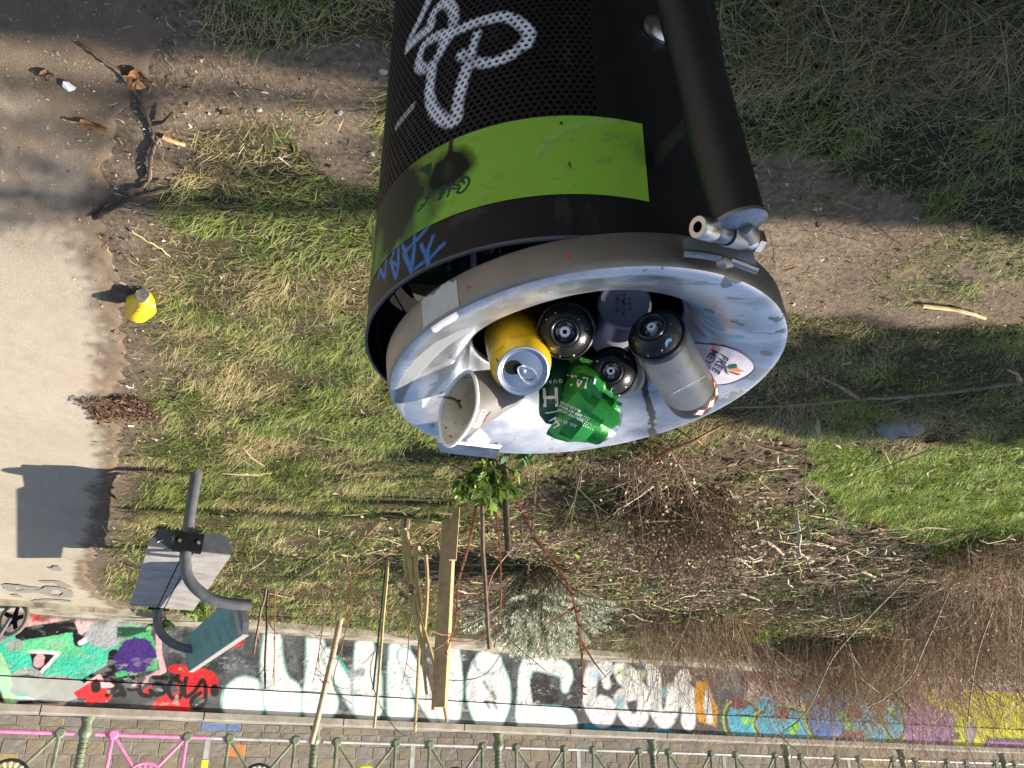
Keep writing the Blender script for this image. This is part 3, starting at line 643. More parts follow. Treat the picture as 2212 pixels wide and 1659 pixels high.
def stone_mesh(w, h, seed):
    rnd = random.Random(seed); mb = MB(); d = .05; n1, n2 = 4, 3; vs = []
    for j in range(n2 + 1):
        for i in range(n1 + 1):
            u, v = i/n1, j/n2; edge = (i in (0, n1)) or (j in (0, n2))
            vs.append(((u - .5)*w + rnd.uniform(-.006, .006), (.0 if edge else -.003) + rnd.uniform(-.0025, .0025), (v - .5)*h + rnd.uniform(-.005, .005)))
    f = [(j*(n1 + 1) + i, j*(n1 + 1) + i + 1, (j + 1)*(n1 + 1) + i + 1, (j + 1)*(n1 + 1) + i) for j in range(n2) for i in range(n1)]
    b0 = len(vs); ring = [i for i in range(n1 + 1)] + [j*(n1 + 1) + n1 for j in range(1, n2 + 1)] + [n2*(n1 + 1) + i for i in range(n1 - 1, -1, -1)] + [j*(n1 + 1) for j in range(n2 - 1, 0, -1)]
    for r_ in ring: x, y, z_ = vs[r_]; vs.append((x, .045, z_))
    m = len(ring); f += [(ring[i], b0 + i, b0 + (i + 1) % m, ring[(i + 1) % m]) for i in range(m)]
    mb.add(vs, f4=f); return mb.mesh('stone', False)
protos = [[stone_mesh(w, .216, i*7 + j) for j in range(3)] for i, w in enumerate((.27, .35, .44))]
ws = (.27, .35, .44)
for i in range(3):
    for j in range(3): pass
variants = {}
cands = []
CH = .225
for r_ in range(-4, 18):
    zc = .10 + r_*CH; s = -4.0 + (r_ % 2)*.2 + random.random()*.1
    while s < WS[-1] + 8:
        i = random.choice((0, 1, 1, 2)); w = ws[i]; sc_ = s + w/2; s += w + .010
        p = wfar(sc_, zc, OFF - .03)
        cands.append((p.length, sc_, zc, i, r_))
front_tint = {}
inview = []
for c in cands:
    p = wfar(c[1], c[2], OFF - .03); v = p - Vector((0, 0, HC)); dd = v.y*CP - v.z*SP
    X = W2/2 - v.x/dd*FPX; Yp_ = H2/2 + (v.y*SP + v.z*CP)/dd*FPX
    inview.append((-40 < X < 2260 and 1545 < Yp_ < 1672 and c[4] < 8))
front = sorted([c for c, q in zip(cands, inview) if q])[:298]; fs = set(id(c) for c in front)
def facing(s): d = wdir(min(max(s, .1), WS[-1] - .1)); return math.atan2(d.y, d.x) + (math.pi)
def far_at(x, y):
    best = None
    for c in front:
        p = wfar(c[1], c[2], OFF); v = p - Vector((0, 0, HC)); dd = v.y*CP - v.z*SP; X = W2/2 - v.x/dd*FPX; Yq = H2/2 + (v.y*SP + v.z*CP)/dd*FPX; e = math.hypot(X - x, Yq - y)
        if best is None or e < best[0]: best = (e, id(c))
    return best[1]
for (x, y, cc) in ((529, 1618, (.45, .17, .05)), (478, 1568, (.12, .17, .30)), (500, 1566, (.10, .15, .28)), (30, 1640, (.42, .20, .06)), (16, 1628, (.30, .22, .10))): front_tint[far_at(x, y)] = mat('painted_stone', cc, tuple(q*1.4 for q in cc), rough=.9, scale=8)
for c in front:
    mi = random.choice((0, 0, 1, 1, 2, 2, 3)); j = random.randrange(3); key = (c[3], j, mi)
    if key not in variants:
        me = protos[c[3]][j].copy(); me.materials.append(M_stones[mi]); variants[key] = me
    me_ = variants[key]
    if id(c) in front_tint: me_ = me_.copy(); me_.materials.clear(); me_.materials.append(front_tint[id(c)])
    o = bpy.data.objects.new('stone', me_); COL.objects.link(o); o.parent = sw
    o.matrix_parent_inverse = Matrix.Translation(-sw.location)
    o.location = wfar(c[1], c[2], OFF - .007 + random.uniform(-.003, .003)); o.rotation_euler = (0, 0, facing(c[1]))
mb = MB()
for c in cands:
    if id(c) in fs: continue
    me = protos[c[3]][random.randrange(3)]; w = ws[c[3]]; M = Matrix.Rotation(facing(c[1]), 4, 'Z'); M.translation = wfar(c[1], c[2], OFF - .007)
    b = .5*w; hh = .108
    vs = [M @ Vector(q) for q in ((-b, 0, -hh), (b, 0, -hh), (b, 0, hh), (-b, 0, hh), (-b, .045, -hh), (b, .045, -hh), (b, .045, hh), (-b, .045, hh), (0, -.004, 0))]
    k = random.uniform(.8, 1.2); cc = np.array(random.choice(((.28, .235, .17), (.22, .18, .13), (.24, .215, .18), (.31, .24, .14))))*k
    mb.add(vs, f3=[(0, 1, 8), (1, 2, 8), (2, 3, 8), (3, 0, 8)], f4=[(0, 4, 5, 1), (3, 2, 6, 7), (1, 5, 6, 2), (0, 3, 7, 4)], c=cc)
M_stuffst = colmat('stone_blocks', rough=.9, noise=.25, scale=9, bump=.01, bscale=12)
mb.obj('stone_rows', M_stuffst, sw, colattr=True, kind='stuff')
# ------------------------------------------------------------------ BENCH: two planked panels on bent steel pipes
bench = empty('bench', G(425, 1020), label='steel pipe bench with grey plank seat and teal painted backrest by the path', cat='bench')
LD = Vector((.43, .90, 0)).normalized(); PD = Vector((-LD.y, LD.x, 0))      # along the bench / from the seat towards the backrest
M_plank = mat('worn_grey_plank', (.23, .21, .20), (.40, .37, .34), rough=.65, scale=7, bump=.001, bscale=60, detail=8, c3=(.33, .31, .29))
M_plank2 = mat('teal_sprayed_plank', (.06, .20, .19), (.20, .25, .22), rough=.6, scale=5, bump=.001, bscale=60, detail=8, c3=(.10, .30, .29))
M_frame = mat('blue_grey_steel', (.055, .065, .08), (.08, .09, .105), rough=.45, scale=20, bump=.0003, bscale=300)
M_pipe = mat('grey_painted_pipe', (.085, .09, .105), (.125, .13, .15), rough=.42, scale=25, bump=.0004, bscale=300)
def slab(mb, a, b, wdir_, w0, w1, nrm, t, col=None):
    """board from a to b (its lower face line), spanning w0..w1 along wdir_, thickness t along nrm"""
    v = [p + wdir_*w + nrm*h for p in (a, b) for w in (w0, w1) for h in (0, t)]
    mb.add(v, f4=[(0, 1, 3, 2), (4, 6, 7, 5), (0, 4, 5, 1), (2, 3, 7, 6), (0, 2, 6, 4), (1, 5, 7, 3)], c=col)
UP = Vector((0, 0, 1))
A0 = G(320, 1182, .46); A0.z = .42; B0 = A0 + LD*1.80
for (w0, w1) in ((0, .185), (.193, .232), (.240, .44)):
    mb = MB(); slab(mb, A0, B0, PD, w0, w1, UP, .04); mb.obj('seat_plank', M_plank, bench)
for e, nm in ((A0 - LD*.012, -1), (B0 + LD*.002, 1)):
    mb = MB(); v = []
    for off in (0, .01):
        v += [e + LD*off + PD*w + UP*h for (w, h) in ((0, .035), (.44, .035), (.44, .01), (.40, -.07), (.04, -.07), (0, .01))]
    mb.add(v, f4=[(0, 1, 2, 5), (2, 3, 4, 5), (6, 11, 8, 7), (8, 11, 10, 9)] + [(i, i + 6, (i + 1) % 6 + 6, (i + 1) % 6) for i in range(6)]); mb.obj('seat_end_plate', M_frame, bench)
mb = MB(); slab(mb, A0 - UP*.05 + LD*.06, B0 - UP*.05 - LD*.06, PD, .16, .28, UP, .048); mb.obj('seat_frame', M_frame, bench)
pb = G(425, 1020)
apx = [(425, 1020), (412, 1100), (404, 1170), (400, 1215), (407, 1248), (428, 1275), (460, 1295), (500, 1304), (541, 1307)]
arc = [PL(x, y, pb, LD) for x, y in apx]; arc[0].z = -.05
arcs = [Vector(p) for p in spline([tuple(p) for p in arc], 6)]
for k in (0, 1):
    sh = LD*(1.86*k)
    mb = MB(); mb.tube([p + sh for p in arcs], .0315 - .001*k, 18); mb.obj('pipe', M_pipe, bench, True)
mb = MB(); mb.box(A0 + PD*.20 - LD*.035 + UP*.0, (.075, .03, .05), Matrix.Rotation(math.atan2(PD.y, PD.x), 3, 'Z')); mb.obj('clamp', M_black_in, bench)
for sx_ in (-.05, .05):
    mb = MB(); mb.lathe([(0, .006), (.009, .006), (.011, 0)], frame(A0 + PD*(.20 + sx_) - LD*.065, -LD), 6); mb.obj('bolt', M_steel_dull, bench)
mb = MB(); mb.box(B0 + PD*.20 + LD*.035 + UP*.0, (.07, .04, .045), Matrix.Rotation(math.atan2(PD.y, PD.x), 3, 'Z')); mb.obj('clamp', M_black_in, bench)
# backrest: tall board leaning back
T0 = PL(528, 1370, pb + LD*.20, LD) ; T0 = G(526, 1368, .85); T1 = G(407, 1450, .85); BL_ = (T1 - T0).normalized()
BN = BL_.cross(UP).normalized(); BN = BN if BN.dot(PD) < 0 else -BN     # faces the sitter
dn = (-UP*.94 + BN*.34).normalized(); L_ = (T1 - T0).length
mb = MB(); slab(mb, T0 + BL_*.16, T1, dn, 0, .235, -BN, .035); bk = mb.obj('backrest_board', M_plank2, bench)
mb = MB(); slab(mb, T0 + BL_*.045, T0 + BL_*.15, dn, .002, .232, -BN, .035); mb.obj('backrest_board', M_plank, bench)
mb = MB(); v = []
for off in (0, .034):
    v += [T0 - BL_*.05 - BN*off*1.0 + dn*.06, T0 + BL_*.038 - BN*off + dn*0, T0 + BL_*.038 - BN*off + dn*.232, T0 - BL_*.05 - BN*off + dn*.20]
mb.add(v, f4=[(0, 1, 2, 3), (4, 7, 6, 5)] + [(i, i + 4, (i + 1) % 4 + 4, (i + 1) % 4) for i in range(4)]); mb.obj('backrest_end_plate', M_frame, bench)
mb = MB(); slab(mb, T0 + BL_*.04, T1, dn, -.006, 0.0, -BN, .037); mb.obj('top_edge', mat('pale_edge', (.42, .40, .37), (.5, .48, .45), rough=.5), bench)
mb = MB(); slab(mb, T0 + BL_*.03, T1 - BL_*.05, dn, .08, .16, -BN*1.0, .034)
M_scr = mat('white_marker', (.55, .57, .6), rough=.6)
mb = MB()   # little white scrawl on the seat end plate
for q in (((.30, .01), (.33, -.03)), ((.33, .0), (.30, -.03)), ((.315, .015), (.315, -.04)), ((.26, .0), (.27, -.04)), ((.27, -.04), (.24, -.005)), ((.21, -.005), (.20, -.045)), ((.20, -.045), (.18, -.015)), ((.18, -.015), (.17, -.045)), ((.40, .01), (.37, -.005))):
    mb.tube([A0 - LD*.0135 + PD*(.44 - a) + UP*b for a, b in q], .0028, 4)
mb.obj('scrawl', M_scr, bench)

# ------------------------------------------------------------------ LITTER BIN
SB = 1.12
BC = Vector((-.0583, .8404, 0)); BR = .224; BZ = 1.2014; BB = .55
binr = empty('litter_bin', (BC.x, BC.y, BB), label='black perforated metal litter bin with green label hanging on steel post', cat='litter bin')
def CYL(x, y, r=BR):
    v = ray(x, y); o = Vector((0, 0, HC)) - Vector((BC.x, BC.y, 0)); a = v.x**2 + v.y**2; b = 2*(o.x*v.x + o.y*v.y); c = o.x**2 + o.y**2 - r*r
    D = b*b - 4*a*c; t = (-b - math.sqrt(max(D, 0)))/(2*a); p = o + v*t
    return (math.atan2(p.y, p.x), p.z)
def TH(th): return th if th < math.pi/2 else th - 2*math.pi       # camera side angles run around -pi/2
def CB(x, y): a, z_ = CYL(x, y); return (TH(a)*BR, z_)
z4 = lambda x, y: ((1480 + x/1.831)/1.8228, (y/1.831)/1.8228)       # enlargement of the bin's upper left
zb = lambda x, y: ((1480 + x/1.464)/1.8228, (450 + y/1.464)/1.8228)
za = lambda x, y: ((1400 + x/1.301)/1.8228, (y/1.301)/1.8228)
bx0, bx1 = -3.3*BR, .3*BR
bp_ = Paint(bx0, bx1, BB, BZ, 1600, 1300, (.007, .008, .010))
bp_.blotch((.017, .016, .015), (14, 4), .45, .3, .6)
bp_.blotch((.05, .045, .038), (40, 12), .70, .06, .35, off=12)
def bs(zs, w, c=(.72, .72, .78), soft=.0025):
    w = w*.80
    bp_.stroke([CB(*z4(*q)) for q in zs], w, (.006, .006, .008), .012, op=.9, sp=6); bp_.stroke([CB(*z4(*q)) for q in zs], w, c, soft, sp=6, rag=.0012, rs=300)
bs([(225, 350), (240, 290), (290, 190), (340, 90), (385, -10)], .016); bs([(230, 345), (330, 245), (390, 200), (400, 130), (440, 60), (500, 20), (550, 60), (560, 150), (530, 220), (480, 300)], .017)
bs([(1090, 300), (960, 400), (830, 450), (720, 450), (640, 410), (620, 390)], .017); bs([(520, 240), (430, 265), (350, 320), (310, 420), (310, 480), (370, 490), (430, 430), (480, 340), (540, 250), (650, 190), (800, 140), (930, 120), (1040, 170), (1100, 240), (1080, 320)], .017)
bs([(400, 480), (395, 560), (385, 680), (410, 780), (470, 850), (540, 880), (580, 850), (590, 740), (620, 600), (660, 470)], .018); bs([(730, 240), (705, 310), (690, 390)], .012)
bp_.stroke([CB(*z4(*q)) for q in ((150, 910), (180, 870), (230, 810), (265, 765))], .010, (.42, .38, .33), .0015)
bp_.poly([CB(*za(*q)) for q in ((470, 1150), (560, 1080), (650, 1055), (660, 1080), (560, 1130), (490, 1170))], (.035, .032, .028), .004, rag=.006, rs=90, op=.8)
BLU = (.04, .17, .46)
def bl(zs, w=.0044): bp_.stroke([CB(*[(1480 + zs_[0]/1.464)/1.8228, (450 + zs_[1]/1.464)/1.8228]) for zs_ in zs], w, BLU, .001, rag=.0012, rs=250)
bl([(330, 700), (300, 780), (297, 870)]); bl([(260, 755), (285, 810), (305, 860)]); bl([(390, 745), (310, 830), (225, 890)]); bl([(300, 650), (240, 720), (160, 800)]); bl([(222, 660), (222, 760), (205, 905), (150, 745)]); bl([(205, 905), (160, 810)])
bl([(132, 735), (100, 800), (85, 850), (130, 870), (130, 735)]); bl([(85, 850), (115, 945), (130, 870)]); bl([(55, 795), (20, 880), (50, 945), (60, 800)]); bl([(20, 880), (15, 950)])
# the green label and whatever was sprayed over it
lp = Paint(bx0, bx1, BB, BZ, 1600, 1300, (.25, .47, .045))
lp.blotch((.225, .43, .045), (3, 3), .5, .3, .6)
lp.stroke([CB(*za(*q)) for q in ((930, 790), (1050, 680), (1200, 630), (1330, 605))], .006, (.34, .52, .17), .005, op=.7); lp.stroke([CB(*za(*q)) for q in ((940, 800), (1060, 690), (1200, 640))], .003, (.17, .34, .03), .003, op=.6)  # label crease: painted highlight line with a darker line beside it
lp.blotch((.20, .30, .08), (60, 90), .70, .03, .5, off=21); lp.stroke([CB(*za(*q)) for q in ((1360, 960), (1420, 880), (1470, 800))], .010, (.17, .34, .05), .008, op=.4)
DK = (.012, .013, .012)
lp.poly([CB(*q) for q in ((700, 200), (880, 330), (905, 345), (935, 390), (948, 430), (942, 468), (915, 500), (700, 620))], DK, .014, rag=.012, rs=60, op=.97)
lp.ell(CB(*zb(265, 590)), .012, .022, (.13, .32, .04), soft=.006, op=.9)
lp.ell(CB(*zb(10, 830)), .012, .03, (.13, .32, .04), soft=.012, op=.8); lp.ell(CB(*zb(190, 690)), .006, .012, (.10, .22, .08), soft=.008, op=.6)
lp.stroke([CB(*zb(*q)) for q in ((437, 130), (432, 200), (425, 270))], [.005, .006, .010], (.004, .005, .004), .0008); lp.ell(CB(*zb(418, 325)), .030, .026, (.004, .005, .004), soft=.006, rag=.004, rs=120); lp.ell(CB(*zb(414, 325)), .006, .010, (.03, .06, .015), soft=.004, rag=.004, op=.5)
lp.poly([CB(*zb(*q)) for q in ((245, 320), (325, 275), (325, 330), (310, 360))], (.01, .05, .03), .001); lp.stroke([CB(*zb(*q)) for q in ((250, 245), (330, 200), (400, 160))], .02, (.14, .09, .03), .01, op=.6)
def lt(zs, w=.0045): lp.stroke([CB(*zb(*q)) for q in zs], w*.62, (.006, .045, .035), .0006, sp=5)
lt([(500, 385), (498, 372), (530, 366), (540, 390), (520, 430), (490, 455), (470, 450)], .0048); lt([(480, 395), (500, 385), (512, 400)], .0045)
lt([(470, 450), (485, 415), (430, 405)]); lt([(430, 405), (425, 450), (415, 475)]); lt([(478, 430), (440, 430)], .0035)
lt([(405, 412), (392, 450), (372, 490)]); lt([(405, 412), (375, 430), (372, 455), (395, 455)]); lt([(385, 455), (360, 495)])
lt([(350, 440), (300, 470)], .004); lt([(300, 485), (285, 520), (245, 560)], .0045); lt([(285, 485), (310, 480)], .004); lt([(285, 520), (262, 528)], .004)
lp.stroke([CB(*za(1095, 835)), CB(*za(1100, 855))], .0022, (.03, .07, .01), .0006); lp.stroke([CB(*za(1053, 630)), CB(*za(1054, 636))], .003, (.02, .04, .01), .0006)
M_body = imgmat('bin_black_sprayed', bp_.image('bin_body_paint'), rough=.48, spec=.28, vary=.25, vscale=60, bump=.0002, bscale=500)
M_label = imgmat('green_label_print', lp.image('bin_label_print'), rough=.5, spec=.25, vary=.05, vscale=40)
rsx = random.Random(8)
for i in range(46):
    a_ = rsx.uniform(bx0, bx1); b_ = rsx.uniform(BB + .1, BZ); l_ = rsx.uniform(.004, .03); t_ = rsx.uniform(-.6, .6) + (math.pi/2 if rsx.random() < .3 else 0); bp_.stroke([(a_, b_), (a_ + l_*math.cos(t_), b_ + l_*math.sin(t_))], .0008, (.10, .10, .10), .0006, op=rsx.uniform(.2, .6))
for i in range(60): bp_.ell((rsx.uniform(bx0, bx1), rsx.uniform(BB, BZ)), .0007, .0007, rsx.choice([(.4, .38, .35), (.25, .24, .22), (.5, .08, .1)]), soft=.0004, op=.7)
# perforated sheet: real holes, staggered, with the sheet's thickness inside each hole
PERF_TOP = CYL(*za(1100, 592))[1] + .006; LAB_T = CYL(*za(1120, 995))[1]
print('perf top', PERF_TOP, 'label', CYL(*za(1100, 592))[1], LAB_T)
def uvb(th, z_): return ((th*BR - bx0)/(bx1 - bx0), (z_ - BB)/(BZ - BB))
NC = 176; dth = 2*math.pi/NC; RH = .00693; K = 8; rh = .0025
rows = int((PERF_TOP - BB)/RH); z00 = PERF_TOP - rows*RH
th_a = TH(CYL(1293, 200)[0]); th_b = TH(CYL(1535, 60)[0]) - 2*math.pi
blank0, blank1 = TH(CYL(1293, 200)[0]), None
# solid strip behind the post: from the 1293 px edge round to just past the post
solid_lo = -2.62; solid_hi = TH(CYL(1293, 200)[0])
vs = []; f4 = []; uvs = []; base = 0
hx = np.array([math.cos(2*math.pi*(k + .5)/K) for k in range(K)])*rh; hz = np.array([math.sin(2*math.pi*(k + .5)/K) for k in range(K)])*rh
bxk = np.array([1, .33, -.33, -1, -1, -.33, .33, 1]); bzk = np.array([.33, 1, 1, .33, -.33, -1, -1, -.33])
hw = dth*BR/2; hhh = RH/2
hx = rh*np.cos(np.pi/8 + np.pi/4*np.arange(8)); hz = rh*np.sin(np.pi/8 + np.pi/4*np.arange(8))
ang8 = np.pi/8 + np.pi/4*np.arange(8); bx8 = np.array([1, .414, -.414, -1, -1, -.414, .414, 1])*hw; bz8 = np.array([.414, 1, 1, .414, -.414, -1, -1, -.414])*hhh
cells = []
for r_ in range(rows):
    zc = z00 + (r_ + .5)*RH
    for c_ in range(NC):
        th = -math.pi*1.5 + (c_ + (r_ % 2)*.5)*dth
        tt = th + 2*math.pi if th < -math.pi*1.5 else th
        cells.append((tt, zc))
cells = np.array(cells); thn = (cells[:, 0] + 1.5*math.pi) % (2*math.pi) - 1.5*math.pi
solid = (thn > solid_lo) & (thn < solid_hi)
front = (thn > -3.4) & (thn < .3)
def cyl3(x_off, z_, th, r_): a = th[:, None] + x_off/BR; return np.stack([BC.x + r_*np.cos(a), BC.y + r_*np.sin(a), z_], -1)
C = cells[~solid]; th = thn[~solid]; n = len(C)
out = cyl3(bx8[None], C[:, 1][:, None] + bz8[None], th, BR); inn = cyl3(hx[None], C[:, 1][:, None] + hz[None], th, BR - .0001); bot = cyl3(hx[None], C[:, 1][:, None] + hz[None], th, BR - .0018)
VV = np.concatenate([out, inn, bot], 1).reshape(-1, 3); k = np.arange(8); k2 = (k + 1) % 8; off = (np.arange(n)*24)[:, None, None]
q = np.stack([k, k2, k2 + 8, k + 8], -1)[None] + off; q2 = np.stack([k + 8, k2 + 8, k2 + 16, k + 16], -1)[None] + off
corner = np.array([[0, 0, 1, 1]])
cor = cyl3(np.array([hw, -hw, -hw, hw])[None], C[:, 1][:, None] + np.array([hhh, hhh, -hhh, -hhh])[None], th, BR).reshape(-1, 3); nb = len(VV)
ct = np.stack([np.stack([0*np.arange(n), nb - np.arange(n)*24 + np.arange(n)*4, 1 + 0*np.arange(n)], -1), np.stack([2 + 0*np.arange(n), nb - np.arange(n)*24 + np.arange(n)*4 + 1, 3 + 0*np.arange(n)], -1),
               np.stack([4 + 0*np.arange(n), nb - np.arange(n)*24 + np.arange(n)*4 + 2, 5 + 0*np.arange(n)], -1), np.stack([6 + 0*np.arange(n), nb - np.arange(n)*24 + np.arange(n)*4 + 3, 7 + 0*np.arange(n)], -1)], 1) + off
VV = np.concatenate([VV, cor]); thv = np.concatenate([((th[:, None] + np.concatenate([bx8, hx, hx])[None]/BR)).ravel(), (th[:, None] + np.array([hw, -hw, -hw, hw])[None]/BR).ravel()])
me = npmesh('perforated_sheet', VV, [np.concatenate([q.reshape(-1, 4), q2.reshape(-1, 4)]), ct.reshape(-1, 3)], False, None, np.stack([(thv*BR - bx0)/(bx1 - bx0), (VV[:, 2] - BB)/(BZ - BB)], -1))
link('perforated_sheet', me, M_body, binr, kind='stuff')
def shell(name, th0, th1, z0_, z1_, r_, m, parent, n=None, thick=0.0, z0f=None):
    n = n or max(4, int(abs(th1 - th0)/.035)); ths = np.linspace(th0, th1, n + 1); v = []; uv = []
    rs = [r_] + ([r_ - thick] if thick else [])
    for rr in rs:
        for t in ths:
            for zz in (z0_, z1_): v.append((BC.x + rr*math.cos(t), BC.y + rr*math.sin(t), zz)); uv.append(uvb(t, zz))
    f = [(2*i, 2*i + 2, 2*i + 3, 2*i + 1) for i in range(n)]
    if thick:
        b = 2*(n + 1); f += [(b + 2*i + 1, b + 2*i + 3, b + 2*i + 2, b + 2*i) for i in range(n)] + [(2*i + 1, 2*i + 3, b + 2*i + 3, b + 2*i + 1) for i in range(n)] + [(2*i, b + 2*i, b + 2*i + 2, 2*i + 2) for i in range(n)] + [(0, 1, b + 1, b), (2*n, b + 2*n, b + 2*n + 1, 2*n + 1)]
    o = link(name, npmesh(name, v, [np.array(f)], True, None, uv), m, parent)
    if thick: o.data.set_sharp_from_angle(angle=R(40))
    return o
shell('top_band', -1.5*math.pi, .5*math.pi, PERF_TOP, BZ, BR, M_body, binr, 120, .0022)
shell('blank_strip', solid_lo - dth, solid_hi + dth*.4, BB, PERF_TOP, BR - .0003, M_body, binr, 30, .0018)
mb = MB(); mb.lathe([(BR - .0024, -.002), (BR - .0024, .0012), (BR + .0006, .0012), (BR + .0006, -.002)], Matrix.Translation((BC.x, BC.y, BZ)), 120); mb.obj('rim_edge', M_darksteel, binr, True)
lt0 = TH(CYL(1394, 350)[0]); ltop = CYL(*za(1120, 995))[1]; lbot = CYL(*za(1120, 594))[1]
shell('green_label', lt0, -.05, lbot, ltop, BR + .0006, M_label, binr, 60)
mb = MB(); mb.lathe([(BR - .010, 0), (BR - .008, 0), (BR - .008, -.6), (0, -.6), (0, -.598), (BR - .010, -.598), (BR - .010, 0)], Matrix.Translation((BC.x, BC.y, BZ - .035)), 72)
def dent(p, t): return p
mbl = MB(); mbl.lathe([(BR - .013, 0), (BR - .011, .002), (BR - .010, 0), (BR - .010, -.18), (BR - .013, -.18), (BR - .013, 0)], Matrix.Translation((BC.x, BC.y, BZ - .012)), 72); mbl.obj('liner_ring', M_black_in, binr, True)
mb = MB(); mb.lathe([(0, 0), (BR - .004, 0), (BR - .001, .004), (BR - .001, .03)], Matrix.Translation((BC.x, BC.y, BB - .002)), 72); mb.obj('base_plate', M_blackpaint, binr, True)

# ------------------------------------------------------------------ LID: spun steel dish, tipped on its hinge
LC = Vector((-.0854, .8379, 1.236)); TILT = R(-6.5); LRr = .2235
LM_ = Matrix.Translation(LC) @ Matrix.Rotation(TILT, 4, 'Y') @ Matrix.Rotation(R(.1), 4, 'X')
LMi = LM_.inverted()
prof0 = [(.2190, -.036), (LRr - .0005, -.037), (LRr, -.035), (LRr, -.010), (LRr - .001, -.0035), (LRr - .0025, -.0012)]
prof = [(LRr - .0025, -.0012), (LRr - .005, .0005), (LRr - .011, .0010), (.203, -.0015), (.185, -.0060), (.168, -.0115), (.154, -.0185), (.143, -.029), (.135, -.042), (.130, -.055), (.1265, -.066), (.1245, -.070), (.1240, -.0695), (.1235, -.067)]
N_ = 160; vs = []; uv = []
for (r_, z_) in prof:
    for k in range(N_):
        t = 2*math.pi*k/N_
        rr = r_ + (.0012*math.sin(3*t + 1) + .0008*math.sin(7*t) if r_ < .2 else 0); zz = z_ + (.0015*math.sin(2*t + .5) + .0007*math.sin(5*t + 2))*(1 if .14 < r_ < .21 else .2)
        vs.append((rr*math.cos(t), rr*math.sin(t), zz)); uv.append((.5 + r_*math.cos(t)*2 if z_ > -.049 or r_ < .2 else .5 + (r_ + .0)*math.cos(t)*2, .5 + r_*math.sin(t)*2))
m_ = len(prof); f = [(i*N_ + k, i*N_ + (k + 1) % N_, (i + 1)*N_ + (k + 1) % N_, (i + 1)*N_ + k) for i in range(m_ - 1) for k in range(N_)]
def LP(x, y, z_=-.005):
    """sight line to the lid's own plane at local height z_: local x, y"""
    n = (LM_.to_3x3() @ Vector((0, 0, 1))); p = PL(x, y, LM_ @ Vector((0, 0, z_)), n); q = LMi @ p; return (q.x, q.y)
lpnt = Paint(-.25, .25, -.25, .25, 1400, 1400, (.55, .57, .62), 0.10)
lpnt.blotch((.74, .77, .80), (7, 12), .52, .2, .7, ca=.4, off=40); lpnt.blotch((.26, .32, .45), (8, 13), .54, .14, .7, ca=.35, off=80); lpnt.blotch((.30, .30, .31), (12, 22), .57, .12, .6, ca=.12, off=7)
lpnt.blotch((.10, .095, .09), (60, 60), .70, .03, .7, ca=.7, off=90); lpnt.blotch((.16, .15, .14), (30, 90), .74, .04, .5, ca=.5, off=10)
zl = lambda x, y: ((1400 + x/1.2289)/1.8228, (850 + y/1.2289)/1.8228)
LB = (.22, .42, .55)
def lb_(zs, w, z_=-.03, **k): lpnt.stroke([LP(*zl(*q), z_) for q in zs], w, LB, .0012, ca=.8, **k)
# light blue drips and loops near the hinge side
lpnt.poly([LP(*zl(*q), -.015) for q in ((1120, 425), (1290, 395), (1440, 375), (1450, 385), (1420, 415), (1250, 425))], LB, .0015, ca=.8, rag=.001, rs=200)
lb_([(1450, 410), (1520, 395), (1560, 405)], .010, -.02); lb_([(1520, 420), (1590, 415), (1660, 405)], .009, -.025)
lb_([(1610, 430), (1700, 425), (1725, 450), (1680, 470), (1600, 450), (1620, 435)], .008, -.03, sp=4); lb_([(1640, 470), (1600, 455), (1620, 490), (1700, 505), (1760, 490), (1700, 460)], .008, -.03, sp=4)
lb_([(1780, 520), (1840, 503)], .012); lb_([(1690, 522), (1715, 522)], .009, -.025); lb_([(1705, 553), (1725, 553)], .009, -.025); lb_([(1712, 580), (1730, 580)], .009, -.02)
# grey-white paint sweeps at the raised side
GW = (.60, .61, .60)
lpnt.poly([LP(*zl(*q), 0) for q in ((330, 425), (480, 330), (500, 400), (490, 500), (380, 560), (350, 520))], GW, .0012, ca=.9, rag=.003, rs=120)
lpnt.stroke([LP(*zl(*q), -.01) for q in ((520, 560), (400, 620), (280, 720), (210, 840), (220, 960), (330, 1060))], [.012, .020, .018, .012, .010, .006], (.20, .21, .22), .0015, ca=.9, sp=5, rag=.002, rs=80)
lpnt.poly([LP(*zl(*q), -.02) for q in ((740, 545), (900, 470), (930, 480), (700, 600), (600, 660), (430, 760), (400, 740), (560, 640))], (.50, .51, .50), .001, ca=.9, rag=.003, rs=80)
lpnt.poly([LP(*zl(*q), -.02) for q in ((520, 650), (560, 650), (520, 720), (400, 800), (330, 860), (320, 830), (430, 730))], (.55, .56, .55), .001, ca=.85, rag=.003, rs=90)
lpnt.poly([LP(*zl(*q), -.03) for q in ((540, 655), (550, 665), (530, 665))], (.75, .75, .75), .0006, ca=1)
lpnt.poly([LP(*zl(*q), -.01) for q in ((540, 1050), (600, 1020), (640, 1060), (620, 1090), (540, 1085))], (.78, .78, .77), .002, ca=1, rag=.004, rs=80)
lpnt.poly([LP(*zl(*q), -.01) for q in ((520, 1100), (600, 1080), (690, 1070), (640, 1100), (560, 1110))], (.07, .07, .08), .002, ca=.9, rag=.005, rs=120)
lpnt.poly([LP(*zl(*q), -.03) for q in ((1380, 780), (1410, 790), (1425, 870), (1440, 960), (1420, 1010), (1390, 1000), (1400, 930), (1385, 850))], (.05, .05, .055), .0015, ca=.8, rag=.006, rs=140)
for q in ((945, 388), (1022, 143)): lpnt.ell(LP(*zl(*q), -.0), .0022, .0022, (.6, .08, .12), soft=.0004, ca=1)
M_lid = imgmat('lid_steel_painted', lpnt.image('lid_paint'), rough=.29, metal=1, alpha_metal=True, vary=.10, vscale=30, bump=.0003, bscale=70)
